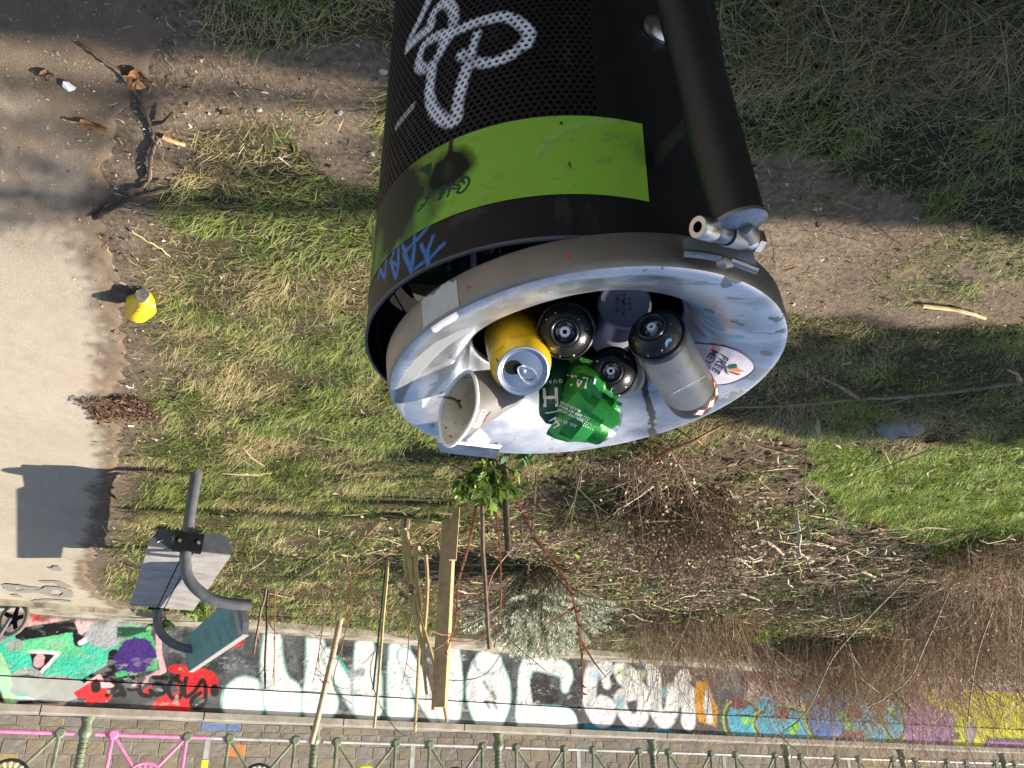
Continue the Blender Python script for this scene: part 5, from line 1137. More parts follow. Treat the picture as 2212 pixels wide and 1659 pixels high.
mb = loft([cring(f_, .0012) for f_ in np.linspace(.0, .97, 7)] + [[cr_.lerp(botc, .97)]*56]); placed(croot, mb, 'inner_wall', M_cupin)
mb = MB(); mb.tube(cring(0) + cring(0)[:1], .0021, 8, cap=False); placed(croot, mb, 'rolled_lip', M_cuprim)
mb = MB(); rr_ = random.Random(3)
for i in range(90):
    f_ = rr_.uniform(.02, .75)**1.3; k = rr_.randrange(56); ring = cring(f_, .0019); p = ring[k]; n_ = (cr_.lerp(botc, f_) - p).normalized(); T1 = (ring[(k + 1) % 56] - p).normalized(); T2 = n_.cross(T1); s_ = rr_.uniform(.0004, .0011)*(3 if i % 17 == 0 else 1)
    mb.add([p + T1*s_*rr_.uniform(.5, 1.3) + n_*.0003, p - T1*s_*.6 + T2*s_ + n_*.0004, p - T2*s_ - T1*s_*.4 + n_*.0003], f3=[(0, 1, 2)])
placed(croot, mb, 'coffee_specks', mat('coffee_specks', (.05, .028, .012)), False)
mb = MB(); ridx = [(.35, '|||'), ]
CBV = bvh_of([cring(f_) for f_ in np.linspace(.03, 1, 7)])
dtext(CBV, croot, 'COFFEE', 17, 1037, 905, R(118), M_whitep, 'white_print', .8)
q_ = [onto(CBV, x, y) for x, y in ((1028, 950), (1037, 930), (1045, 912), (1052, 898), (1060, 890))]; mb.tube([p for p in q_ if p is not None], .0007, 4); placed(croot, mb, 'red_line', M_rprint, False)
mb = MB(); mb.tube([cring(.05 + .13*i, -.0004)[52 - (i//3)] for i in range(7)], .0005, 4); placed(croot, mb, 'seam', M_blackp, False)
# feather caught on the cup lip
froot = empty('feather', P(958, 862, .89), label='small grey feather stuck inside the squashed paper cup', cat='feather')
fp = spline([tuple(P(946, 858, .885)), tuple(P(968, 857, .900)), tuple(P(985, 862, .912)), tuple(P(997, 878, .918))], 6); mb = MB(); mb.tube([Vector(q) for q in fp], .0005, 4)
for i in range(4, len(fp) - 1):
    for sg in (-1, 1):
        for j in range(3):
            b_ = Vector(fp[i]).lerp(Vector(fp[i + 1]), j/3); e_ = b_ + (CY_*.008*(.4 + .03*i) + CX*.003*sg)*.6; n_ = CX*.0003; mb.add([b_ - n_, b_ + n_, e_ + n_*.3, e_ - n_*.3], f4=[(0, 1, 2, 3)])
placed(froot, mb, 'barbs', mat('feather_grey', (.03, .028, .025), (.09, .085, .08), rough=.8, scale=80), False)

# oval sticker on the dish
zs = lambda x, y: ((2250 + x/2.6024)/1.8228, (1100 + y/2.6024)/1.8228)
def dishz(r): 
    pr = sorted([(a, b) for a, b in prof[1:12]]); return float(np.interp(r, [a for a, b in pr], [b for a, b in pr]))
def dishw(q):
    t = math.atan2(q[1], q[0]); r = math.hypot(*q); return dishz(r) + (.0015*math.sin(2*t + .5) + .0007*math.sin(5*t + 2))*(1 if .14 < r < .21 else .2) + (.0006 if .13 < r < .15 else .0)
def ondish(x, y, up=.0006):
    z_ = -.02
    for _ in range(12):
        q = LP(x, y, z_); z_ = z_*.5 + .5*(dishw(q) + up)
    q = LP(x, y, z_); return LM_ @ Vector((q[0], q[1], dishw(q) + up + .0008))
outl = [(1235, 640), (1330, 650), (1500, 665), (1650, 705), (1780, 770), (1870, 850), (1885, 910), (1830, 970), (1720, 1030), (1600, 1070), (1480, 1080), (1370, 1068), (1300, 900), (1250, 740)]
stc = (1560, 860)
mbs = MB(); ol = [tuple(q) for q in spline(outl + [outl[0]], 4)[:-1]]; nr = 8; vs = []
for j in range(nr + 1):
    for q in ol: vs.append(ondish(*zs(stc[0] + (q[0] - stc[0])*j/nr, stc[1] + (q[1] - stc[1])*j/nr), .0007))
n = len(ol); mbs.add(vs, f4=[(j*n + k, j*n + (k + 1) % n, (j + 1)*n + (k + 1) % n, (j + 1)*n + k) for j in range(nr) for k in range(n)])
stick = lidobj(mbs, 'oval_sticker', mat('sticker_white', (.55, .53, .60), (.68, .66, .72), rough=.5, scale=40, detail=6))
mb = MB(); mb.tube([ondish(*zs(stc[0] + (q[0] - stc[0])*.985, stc[1] + (q[1] - stc[1])*.985), .0009) for q in ol + [ol[0]]], .0006, 4, cap=False); lidobj(mb, 'sticker_outline', mat('sticker_line', (.10, .10, .14)), False)
def sttext(s, size, cx, cy, ang, m, name='sticker_lettering', sx=1.0):
    v, t = text_mesh(s, size); c, s_ = math.cos(ang), math.sin(ang); mb = MB()
    mb.add([ondish(*zs(cx + (x*sx*c - (-y)*s_), cy + (x*sx*s_ + (-y)*c)), .0011) for x, y in v], f3=t); lidobj(mb, name, m, False)
M_stk = mat('sticker_black', (.02, .022, .03), rough=.5)
# letters read from lower right towards upper left in the photo
sttext('FREE', 125, 1520, 862, R(122), M_stk, sx=.80); sttext('MEYER', 115, 1405, 835, R(118), M_stk, sx=.78)
for pts, cc in (([(1590, 900), (1620, 870), (1690, 862), (1700, 895), (1650, 912)], (.02, .10, .06)), ([(1595, 915), (1690, 900), (1770, 935), (1720, 945), (1650, 935)], (.55, .25, .08)), ([(1600, 930), (1660, 945), (1735, 965), (1700, 978), (1630, 955)], (.50, .03, .05))):
    mb = MB(); c_ = np.mean(pts, 0); mb.add([ondish(*zs(*q), .0011) for q in pts] + [ondish(*zs(*c_), .0012)], f3=[(i, (i + 1) % len(pts), len(pts)) for i in range(len(pts))]); lidobj(mb, 'butterfly_wing', mat('wing', cc, rough=.5), False)
mb = MB(); mb.tube([ondish(*zs(*q), .0012) for q in ((1578, 880), (1585, 905), (1592, 940), (1610, 965))], .0010, 5); lidobj(mb, 'butterfly_body', M_stk, False)
mb = MB(); c_ = ondish(*zs(1458, 688), .0012); mb.add([c_ + CX*.0028*math.cos(t) + CY_*.0028*math.sin(t) for t in np.linspace(0, 2*math.pi, 13)[:-1]] + [c_], f3=[(i, (i + 1) % 12, 12) for i in range(12)]); lidobj(mb, 'sticker_dot', M_rprint, False)

# rubbish inside the drum, seen through the gap
M_card = mat('olive_card', (.05, .05, .03), (.08, .075, .05), rough=.8, scale=20)
r0 = P(960, 605, .98); cb = empty('crushed_carton', r0, label='crushed olive cardboard carton inside the bin under the raised lid', cat='carton')
mb = MB(); q = [P(880, 612, .99), P(985, 620, 1.0), P(1030, 560, 1.02), P(930, 575, 1.0), P(900, 650, 1.06), P(1000, 660, 1.06), P(1060, 600, 1.08), P(940, 600, 1.1)]
mb.add(q, f4=[(0, 1, 2, 3), (4, 7, 6, 5), (0, 4, 5, 1), (1, 5, 6, 2), (2, 6, 7, 3), (3, 7, 4, 0)]); placed(cb, mb, 'carton', M_card, False)
c6 = P(1055, 552, 1.00); root = empty('spray_can', c6, label='dark paint-flecked spray can deep in the bin under the gap of the lid', cat='spray can', group='empty spray cans in the bin lid')
M6 = frame(c6, (-.8, -.35, .3)); mb = MB(); mb.lathe([(0, .0), (.026, .0), (.030, -.004), (.030, -.15), (.025, -.16), (0, -.16)], M6, 30); placed(root, mb, 'body', mat('flecked_black', (.015, .015, .018), (.30, .29, .33), rough=.4, scale=70, lo=.60, hi=.64))
mb = MB(); mb.lathe([(.0295, .0), (.0310, -.001), (.0310, -.006), (.0295, -.007)], M6, 30); placed(root, mb, 'rim', mat('lilac_rim', (.35, .34, .45), (.42, .41, .52), rough=.5))
root = empty('rubbish_bag', Vector((BC.x, BC.y, .95)), label='black plastic rubbish bag filling the litter bin', cat='rubbish bag'); mb = MB()
rb = random.Random(9); nn = 48; vs = []
for j in range(7):
    rr = (BR - .016)*(j/6)
    for k in range(nn): t = 2*math.pi*k/nn; vs.append(Vector((BC.x + rr*math.cos(t), BC.y + rr*math.sin(t), 1.02 + .05*(fbm(3 + rr*math.cos(t)*14, 5 + rr*math.sin(t)*14, 3) - .5) + .09*(j/6)**6)))
mb.add(vs, f4=[(j*nn + k, j*nn + (k + 1) % nn, (j + 1)*nn + (k + 1) % nn, (j + 1)*nn + k) for j in range(6) for k in range(nn)]); mb.tube([Vector((BC.x, BC.y, 1.0)), Vector((BC.x, BC.y, .75))], .19, 30)
placed(root, mb, 'bag', M_black_in)

# yellow crumpled can lying on the path edge, its end towards the camera
yb = G(311, 622); yc = empty('drinks_can', yb, label='crumpled yellow drinks can lying on the path edge with its silver end showing', cat='drinks can', group='empty drinks cans')
l0 = G(311, 622) + Vector((0, 0, .033)); l1 = G(311, 622) + Vector((.030, .120, .034)); NY = 36; rgs = []
for j, (f_, rx_, rz_, ox, oz) in enumerate(((0, .026, .026, 0, 0), (.06, .031, .031, .0, .0), (.16, .038, .036, .004, .003), (.30, .050, .040, .012, .008), (.45, .056, .046, .016, .014), (.62, .053, .047, .014, .018), (.80, .044, .040, .006, .012), (.94, .036, .032, .0, .0), (1.0, .028, .026, 0, 0))):
    c_ = l0.lerp(l1, f_) + Vector((ox, 0, oz)); ring = []
    for k in range(NY):
        t = 2*math.pi*k/NY; e = 1 + (.20*abs(math.cos(1.5*t + .9 + j*.12)) - .10 + .05*math.cos(5*t + j*.9))*math.sin(math.pi*f_)
        ring.append(c_ + Vector((rx_*math.cos(t)*e, -.010*math.sin(3*t + j)*math.sin(math.pi*f_), max(-c_.z + .003, rz_*math.sin(t)*e))))
    rgs.append(ring)
M_yel2 = mat('bright_yellow_can', (.74, .50, .012), (.80, .56, .02), rough=.33, metal=.1, scale=12)
placed(yc, loft(rgs + [[l1]*NY]), 'body', M_yel2, True)
M = frame(l0 + Vector((0, -.001, 0)), Vector((.1, -1, .12)), (1, 0, 0))
mb = MB(); mb.lathe([(.0275, -.003), (.0295, .001), (.028, .003), (.0255, -.002), (0, -.002)], M, 36); placed(yc, mb, 'lid_end', M_alu)
mb = MB(); mb.tube([M @ Vector((.011*math.cos(t) - .003, .006*math.sin(t), .0)) for t in np.linspace(0, 2*math.pi, 17)], .0014, 5, cap=False); placed(yc, mb, 'ring_pull', M_alu)
mb = MB(); mb.add([M @ Vector((.006*math.cos(t) + .010, .006*math.sin(t), -.0024)) for t in np.linspace(0, 2*math.pi, 13)[:-1]] + [M @ Vector((.010, 0, -.0024))], f3=[(i, (i + 1) % 12, 12) for i in range(12)]); placed(yc, mb, 'opening', M_black_in, False)
mb = MB()
for k in range(3): mb.tube([rgs[3 + (i // 4)][(8 + k*3 + i*2) % NY] + Vector((0, 0, .0006)) for i in range(8)], .0009, 4)
placed(yc, mb, 'crease_lines', M_blackp, False)  # thin black lines standing in for the dark of the creases
# ------------------------------------------------------------------ GRASS, straw, litter
def blades(name, pos, L, w, colr, m, lean, label, cat, yaw=None, curl=.5, stiff=None):
    n = len(pos); rg_ = np.random.default_rng(len(pos)); yaw = rg_.random(n)*2*np.pi if yaw is None else yaw
    lean = np.clip(lean + rg_.normal(0, .25, n), .05, 1.5); d = np.stack([np.cos(yaw), np.sin(yaw), 0*yaw], -1); side = np.stack([-np.sin(yaw), np.cos(yaw), 0*yaw], -1)
    P0 = pos; vs = []; ts = [0, .36, .72, 1.0]; cur = P0.copy(); prev = 0; cr_ = curl*(.5 + rg_.random(n))
    sw_ = rg_.normal(0, .35, n)
    for i, t in enumerate(ts):
        if i:
            a = np.clip(lean + cr_*(t - .2)*1.4, 0, 1.75); dd = d*np.sin(a)[:, None] + side*(np.sin(a)*sw_*t)[:, None] + np.array([0, 0, 1])*np.cos(a)[:, None]
            cur = cur + dd*(L*(t - prev))[:, None]; prev = t
        ww = w*(1, .9, .6, 0)[i]
        tw = side if i < 2 else side
        if i < 3: vs += [cur - tw*ww[:, None]/2, cur + tw*ww[:, None]/2]
        else: vs.append(cur)
    VV = np.stack(vs, 1); g = hgt_fast(VV[..., 0], VV[..., 1]) + .002; VV[..., 2] = np.maximum(VV[..., 2], g)
    VV = VV.reshape(-1, 3); b = (np.arange(n)*7)[:, None]
    f4 = np.concatenate([b + [0, 1, 3, 2], b + [2, 3, 5, 4]]); f3 = b + [4, 5, 6]
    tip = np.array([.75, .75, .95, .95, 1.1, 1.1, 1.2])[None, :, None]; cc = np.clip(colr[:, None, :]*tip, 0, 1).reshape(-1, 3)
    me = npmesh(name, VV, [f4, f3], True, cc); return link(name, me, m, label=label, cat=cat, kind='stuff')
_hx = np.linspace(-9, 5.5, 1450); _hy = np.linspace(.8, 16, 1520); _HG = hgt(*np.meshgrid(_hx, _hy))
def hgt_fast(x, y):
    i = np.clip(((x - _hx[0])/(_hx[1] - _hx[0])).astype(int), 0, len(_hx) - 1); j = np.clip(((y - _hy[0])/(_hy[1] - _hy[0])).astype(int), 0, len(_hy) - 1); h = _HG[j, i]; return np.where(h < -1, 0, h)
rr = np.random.default_rng(21)
Z_bareC = ZP((880, 1230), (1050, 1100), (1300, 960), (1640, 930), (1760, 1000), (1720, 1090), (1860, 1180), (1500, 1330), (1000, 1330))
Z_shadowplant = ZP((980, 1180), (1290, 1180), (1330, 1440), (980, 1420))
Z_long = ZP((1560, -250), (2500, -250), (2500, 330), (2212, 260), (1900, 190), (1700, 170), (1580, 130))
Z_foot = ZP((0, -300), (1560, -300), (1560, 20), (900, 40), (820, 80), (640, 95), (440, 90), (400, 20), (0, 20))
def samp(n, x0, x1, y0, y1): return rr.uniform(x0, x1, n), rr.uniform(y0, y1, n)
def coverage(x, y):
    """share of the soil under grass, 0..1, with clumps and bare patches"""
    c = np.clip((fbm(x, y, 5, 3.8) - .34)*6.0, 0, 1)*.75 + .25
    A = inpolyn(x, y, Z_dirtA, .09); B = inpolyn(x, y, Z_dirtB, .12); tuft = np.clip((fbm(x + 4, y + 1, 3, 5.5) - .60)*9, 0, 1)
    c = np.where(A | B, tuft*.5, c); c = np.where(inpolyn(x, y, Z_bareC, .4), c*(.12 + .75*np.clip((fbm(x + 8, y + 5, 3, 2.4) - .52)*8, 0, 1)), c); c = np.where(inpoly(x, y, Z_shadowplant), c*.2, c); c = np.where(inpolyn(x, y, Z_green, .3), np.maximum(c, .85), c)
    c = np.where(inpoly(x, y, Z_long), np.maximum(c, .8), c); c = np.where(inpoly(x, y, Z_foot), np.maximum(c*1.0, .5), c)
    d = pathdist(x, y); c = c*np.clip((-d - .06 + .10*(fbm(x, y, 3, 7.) - .5))/.22, 0, 1)
    w = wall_side(x, y) + .10*(fbm(x, y, 3, 4.) - .5); c = c*np.clip((-w - .36)/.1, 0, 1)
    return c
def grass_field(n, box, Lr, wr, name, label, hue):
    x, y = samp(n, *box); c = coverage(x, y); k = rr.random(n) < c; x, y, c = x[k], y[k], c[k]; n = len(x)
    gr_ = inpolyn(x, y, Z_green, .3); lg = inpoly(x, y, Z_long)
    dry = np.clip((fbm(x + 11, y + 2, 4, 2.6) - .46)*5 + hue, 0, 1)
    dry = np.where(gr_, .06, dry); dry = np.where(lg, np.maximum(.35, dry), dry)
    isdry = rr.random(n) < dry*.72 + .14
    g1 = np.array((.25, .31, .075)); g2 = np.array((.10, .15, .038)); d1 = np.array((.55, .46, .24)); d2 = np.array((.34, .27, .13))
    t = rr.random(n)[:, None]; u = fbm(x, y, 3, 9.0)[:, None]
    col = np.where(isdry[:, None], d1*t + d2*(1 - t), (g1*t + g2*(1 - t))*(.65 + .8*u)); col = np.where(lg[:, None], col*np.where(isdry[:, None], .75, .62), col)  # long grass colour darkened too, shade put into the blades
    col = np.where(gr_[:, None] & ~isdry[:, None], np.array((.24, .36, .05))*(.6 + .6*t), col)
    L = rr.uniform(*Lr, n)*(.35 + 1.15*fbm(x + 5, y + 21, 4, 4.5))*np.where(lg, 1.7, 1)*np.where(isdry, 1.15, 1)*np.where(c < .5, .75, 1); w = rr.uniform(*wr, n)*np.where(isdry, .7, 1)
    yaw = (fbm(x + 30, y, 2, 4.0)*4*np.pi + rr.normal(0, 1.1, n))
    z = hgt_fast(x, y) - .004
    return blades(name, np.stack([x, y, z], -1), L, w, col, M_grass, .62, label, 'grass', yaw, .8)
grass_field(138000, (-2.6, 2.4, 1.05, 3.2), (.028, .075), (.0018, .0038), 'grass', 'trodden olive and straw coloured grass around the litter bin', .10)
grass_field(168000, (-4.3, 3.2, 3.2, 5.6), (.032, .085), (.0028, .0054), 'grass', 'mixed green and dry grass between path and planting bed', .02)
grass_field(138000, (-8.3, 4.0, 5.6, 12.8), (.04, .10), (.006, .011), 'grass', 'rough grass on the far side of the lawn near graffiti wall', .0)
# long matted straw at the near right
n = 5200; x, y = samp(n, -2.4, -.35, 1.0, 2.5); k = inpoly(x, y, Z_long) | (rr.random(n) < .12); x, y = x[k], y[k]; n = len(x); t = rr.random(n)[:, None]
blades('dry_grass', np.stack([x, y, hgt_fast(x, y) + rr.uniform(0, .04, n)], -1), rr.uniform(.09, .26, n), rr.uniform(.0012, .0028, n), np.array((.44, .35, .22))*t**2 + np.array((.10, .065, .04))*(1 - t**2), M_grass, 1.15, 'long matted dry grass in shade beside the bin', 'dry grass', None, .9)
# scattered straw, twigs and leaf crumbs lying flat
def scatter(name, n, box, mask, Lr, wr, cols, label, cat, zr=(.001, .012)):
    x, y = samp(n, *box); k = mask(x, y) & (wall_side(x, y) < -.1) & ((pathdist(x, y) < .04) | (name in ('path_grit', 'debris_heap', 'edge_debris'))); x, y = x[k], y[k]; n = len(x); yaw = rr.random(n)*2*np.pi; L = rr.uniform(*Lr, n)*rr.random(n)**.6; w = rr.uniform(*wr, n); z = np.maximum(hgt_fast(x, y), np.where(pathdist(x, y) > 0, .005, -9)) + rr.uniform(*zr, n)
    d = np.stack([np.cos(yaw), np.sin(yaw), rr.normal(0, .12, n)], -1)*L[:, None]/2; s = np.stack([-np.sin(yaw), np.cos(yaw), rr.normal(0, .5, n)], -1)*w[:, None]/2; p = np.stack([x, y, z + np.abs(d[:, 2])], -1); bend = s*rr.normal(0, 3, n)[:, None]*1.2
    bend[:, 2] = np.abs(bend[:, 2])*.3
    VV = np.stack([p - d - s*.6, p - d + s*.6, p + bend - s, p + bend + s, p + d - s*.4, p + d + s*.4, ], 1).reshape(-1, 3); b = (np.arange(n)*6)[:, None]
    ci = rr.integers(0, len(cols), n); cc = np.repeat(np.array(cols)[ci]*(.6 + .8*rr.random(n))[:, None], 6, 0)
    return link(name, npmesh(name, VV, [np.concatenate([b + [0, 1, 3, 2], b + [2, 3, 5, 4]])], False, cc), M_litter, label=label, cat=cat, kind='stuff')
STR = [(.42, .33, .19), (.28, .20, .12), (.17, .11, .07), (.50, .43, .29)]; BRN = [(.17, .12, .075), (.10, .07, .045), (.26, .19, .12), (.40, .32, .22), (.06, .045, .03)]
scatter('straw_litter', 9000, (-3, 2.6, 1.0, 4.2), lambda x, y: pathdist(x, y) < .05*rr.random(len(x)), (.012, .06), (.001, .0025), STR, 'bits of straw and thin twigs lying on bare soil near bin', 'straw')
scatter('leaf_litter', 52000, (-8.5, 3.2, 3.9, 13.5), lambda x, y: (inpolyn(x, y, Z_mulch, .35) | (rr.random(len(x)) < .10)), (.02, .07), (.006, .022), BRN, 'brown leaf and bark litter covering the planting bed', 'leaf litter', (.002, .035))
scatter('ground_cover', 26000, (-8.5, 2.6, 3.9, 13.2), lambda x, y: inpolyn(x, y, Z_mulch, .5) & (fbm(x + 2, y + 9, 3, 1.9) > .53), (.025, .06), (.012, .03), [(.13, .22, .04), (.20, .30, .06), (.08, .14, .035), (.27, .33, .12)], 'patches of small green ground cover leaves among the litter', 'ground cover', (.01, .05))
scatter('twig_litter', 9000, (-8.5, 3.2, 3.9, 13.5), lambda x, y: (inpolyn(x, y, Z_mulch, .35) | (rr.random(len(x)) < .15)), (.10, .42), (.004, .009), STR, 'dead twigs and stalks strewn over the planting bed', 'twigs', (.004, .04))
scatter('path_grit', 26000, (.5, 3.2, 1.0, 3.2), lambda x, y: (pathdist(x, y) < .75*rr.random(len(x))) & (rr.random(len(x)) < np.clip((2.9 - y)/1.2, .05, 1)), (.0015, .004), (.001, .003), [(.45, .40, .32), (.30, .25, .18), (.6, .56, .48)], 'fine pale grit scattered on the dusty path edge', 'grit', (.002, .004))
scatter('crumbs', 5000, (-3, 2.2, 1.0, 4.5), lambda x, y: pathdist(x, y) < .02, (.004, .016), (.004, .012), [(.5, .45, .38), (.12, .08, .05), (.3, .22, .15), (.08, .055, .04)], 'small stones and bark crumbs in the trodden soil', 'soil crumbs', (.002, .006))
scatter('edge_debris', 2600, (.8, 3.3, 2.0, 8.0), lambda x, y: np.abs(pathdist(x, y) + .06) < .10*rr.random(len(x))**.5, (.01, .05), (.003, .009), [(.10, .06, .04), (.20, .13, .09), (.30, .20, .12), (.55, .50, .44)], 'dark leaf debris gathered along the ragged path edge', 'leaf debris', (.003, .015))

# ------------------------------------------------------------------ single sticks, leaves, stones on the ground
def gp(x, y, z=.012): p = G(x, y); return Vector((p.x, p.y, float(max(hgt_fast(np.array([p.x]), np.array([p.y]))[0], .004 if pathdist(p.x, p.y) > 0 else -1)) + z))
def stick(name, pts, r0_, r1_, m, label, cat, z=.012, group=None, n=6, jit=.004, segs=5, seed=1, side=()):
    rn = random.Random(seed); root = empty(name, gp(*pts[0][:2], 0), label=label, cat=cat, group=group)
    P_ = [gp(p[0], p[1], p[2] if len(p) > 2 else z) for p in pts]; q = [Vector(a) + Vector((rn.uniform(-jit, jit), rn.uniform(-jit, jit), rn.uniform(0, jit))) for a in spline([tuple(a) for a in P_], segs)]
    mb = MB(); mb.tube(q, [r0_ + (r1_ - r0_)*i/(len(q) - 1)*1.0 + rn.uniform(-.1, .1)*r0_ for i in range(len(q))], n); placed(root, mb, 'stem', m)
    for sd_ in side:
        mb = MB(); mb.tube([gp(p[0], p[1], p[2] if len(p) > 2 else z) for p in sd_], [r1_*1.2, r1_*.5] if len(sd_) == 2 else [r1_*1.2] + [r1_*.8]*(len(sd_) - 2) + [r1_*.4], 5); placed(root, mb, 'side_twig', m)
    return root
gS = 'sticks lying on the ground'; mat_bleach = mat('bleached_branch', (.34, .27, .18), (.50, .42, .30), rough=.8, scale=18)
stick('stick', [(176, 84), (215, 112), (262, 150), (290, 190), (318, 235), (332, 285), (330, 330), (322, 385)], .0045, .006, M_bark, 'long curved dark stick reaching across the path edge past brown leaves', 'stick', .010, gS, side=[[(332, 260), (355, 250, .02), (378, 220, .03)], [(330, 285), (350, 310, .02)]])
stick('stick', [(345, 290), (338, 305), (330, 340), (326, 370), (312, 402)], .005, .0035, M_grey_twig, 'thin pale rootlike twig beside the long curved stick', 'stick', .012, gS, seed=4, side=[[(345, 290), (352, 305)]])
stick('stick', [(206, 463, .006), (260, 432, .012), (310, 405, .02), (372, 386, .03)], .0095, .0065, M_bark, 'straight thick dark stick with cut end pointing onto path', 'stick', .012, gS, seed=2, n=8)
stick('stick', [(1990, 655), (2040, 662), (2085, 668), (2126, 681)], .0085, .0075, M_bamboo, 'short pale cut stick lying in a sunny streak right of the bin', 'stick', .014, gS, seed=3, n=8, jit=.002)
stick('branch', [(1580, 865, .03), (1700, 852, .05), (1850, 838, .05), (1980, 826, .05), (2090, 812, .06), (2215, 790, .07)], .006, .010, M_grey_twig, 'long thin fallen branch lying in the shaded grass right of the bin', 'branch', .05, gS, seed=6, side=[[(2195, 795, .06), (2185, 765, .09), (2160, 745, .11)], [(1850, 838, .05), (1810, 815, .04), (1770, 800, .02)], [(1960, 828, .05), (1930, 850, .04), (1880, 862, .03)]])
stick('stick', [(285, 492), (310, 508), (345, 528), (372, 548)], .0028, .002, M_bamboo, 'thin straw coloured stalk on the dark soil above the yellow can', 'stick', .01, gS, seed=8)
stick('stick', [(355, 288, .01), (380, 296, .012), (402, 306, .01)], .008, .006, M_wood_new, 'short split chip of tan wood beside the curved stick', 'stick', .012, gS, seed=9, n=5, jit=.001)
for i, (a, b, lab) in enumerate(((((635, 1248)), ((722, 1190)), 'pale broken cane lying in the grass right of the bench seat'), (((655, 1232)), ((700, 1205)), 'second pale broken cane lying beside the first, right of bench'), ((1640, 1150), (1690, 1185), 'bleached branch piece lying left of the bright green grass patch'), ((1700, 1175), (1755, 1200), 'bleached branch piece slanting below the standing white stick'), ((1560, 1270), (1640, 1290), 'pale curved branch lying in front of the bare brown thicket'), ((1820, 1215), (1890, 1235), 'cut pale branch lying under the bright green grass patch'), ((1720, 1150), (1800, 1170), 'forked bleached twig on the litter left of the thicket'), ((1560, 1190), (1620, 1215), 'short bleached twig beside the dead brown clump'))):
    mx_ = ((a[0] + b[0])/2 + 6, (a[1] + b[1])/2 - 5, .05); stick('branch', [(*a, .03), mx_, (*b, .04)], .012, .009, M_bamboo if i < 2 else mat_bleach, lab, 'branch', .03, 'pale broken branches on the bed', seed=20 + i)

def leaf_obj(name, x, y, size, cols, label, cat='leaf', seed=0, curlz=.02, rot=0, group=None, elong=.6):
    rn = random.Random(seed); c = gp(x, y, .003); root = empty(name, c, label=label, cat=cat, group=group); nl = 18; mb = MB(); vs = [c + Vector((0, 0, curlz*.5))]; cc = [cols[0]]
    for rr2 in (.5, 1.0):
        for k in range(nl):
            t = 2*math.pi*k/nl; r_ = size*rr2*(1 + .16*math.sin(5*t + seed)*(rr2) + rn.uniform(-.12, .12)); xx, yy = r_*math.cos(t), r_*math.sin(t)*elong
            vs.append(c + Vector((xx*math.cos(rot) - yy*math.sin(rot), xx*math.sin(rot) + yy*math.cos(rot), curlz*(abs(math.sin(t*1.5 + seed))*rr2**2 + rn.uniform(0, .35))))); cc.append(tuple(np.array(cols[(k + int(rr2*2)) % len(cols)])*rn.uniform(.75, 1.2)))
    mb.add(vs, f3=[(0, 1 + k, 1 + (k + 1) % nl) for k in range(nl)], f4=[(1 + k, 1 + nl + k, 1 + nl + (k + 1) % nl, 1 + (k + 1) % nl) for k in range(nl)], c=np.array(cc))
    placed(root, mb, 'blade', M_leafcol, False, True); mb = MB(); e = Vector((math.cos(rot), math.sin(rot), 0)); mb.tube([c - e*size*.9 + Vector((0, 0, curlz*.7)), c + Vector((0, 0, curlz*.62)), c + e*size*1.35 + Vector((0, 0, curlz*.4))], .0012, 4); placed(root, mb, 'stalk', M_bark)
    return root
BL2 = [(.26, .125, .06), (.17, .08, .04), (.33, .18, .09)]
leaf_obj('dead_leaf', 298, 162, .036, BL2, 'curled brown dead leaf beside the curved stick', seed=1, curlz=.016, rot=.6, group='dead leaves near the path', elong=.8)
leaf_obj('dead_leaf', 198, 262, .045, BL2, 'long rust brown dead leaf lying on the pale path', seed=2, curlz=.012, rot=-.35, group='dead leaves near the path', elong=.35)
leaf_obj('dead_leaf', 103, 153, .022, [(.14, .085, .05), (.22, .14, .09)], 'small dark withered leaf near the white paper scrap', seed=3, curlz=.012, rot=.2, group='dead leaves near the path')
leaf_obj('dead_leaf', 770, 450, .022, [(.30, .19, .10), (.16, .10, .06)], 'small tan leaf curled against the left side of the bin', seed=7, curlz=.016, rot=1.0, group='dead leaves near the path')
c = gp(151, 178, .004); root = empty('paper_scrap', c, label='torn white paper scrap on the sunlit dusty path', cat='paper scrap'); q = [G(139, 166), G(150, 168), (G(166, 184)), G(163, 188), G(152, 189), G(137, 178)]
mb = MB(); rn = random.Random(2); top = [Vector((p.x, p.y, .010 + rn.uniform(0, .006))) for p in q]; bot = [p - Vector((0, 0, .0012)) for p in top]; mb.add(top + bot, f4=[(i, i + 6, (i + 1) % 6 + 6, (i + 1) % 6) for i in range(6)] + [(0, 1, 2, 3), (0, 3, 4, 5)]); placed(root, mb, 'sheet', mat('white_paper', (.70, .70, .76), (.78, .78, .82), rough=.6), False)
def stone(x, y, sx_, sy_, sz_, m, label, cat='stone', seed=0, rot=0, group=None, name='stone_lump'):
    c = gp(x, y, 0); nu, nv = 16, 9; vs = []
    for j in range(nv):
        ph = math.pi*j/(nv - 1)
        for k in range(nu):
            t = 2*math.pi*k/nu; e = 1 + .35*(float(fbm(math.cos(t)*2 + seed*3 + ph, math.sin(t)*2 + ph, 3, 1.0)) - .5)*2*.6
            xx, yy = sx_*math.sin(ph)**.6*math.cos(t)*e, sy_*math.sin(ph)**.6*math.sin(t)*e; vs.append(Vector((xx*math.cos(rot) - yy*math.sin(rot), xx*math.sin(rot) + yy*math.cos(rot), sz_*math.cos(ph)*e)))
    mb = MB(); mb.add(vs, f4=[(j*nu + k, j*nu + (k + 1) % nu, (j + 1)*nu + (k + 1) % nu, (j + 1)*nu + k) for j in range(nv - 1) for k in range(nu)]); me = mb.mesh(name, True); o = link(name, me, m); o.location = c; return tag(o, label, cat, group)
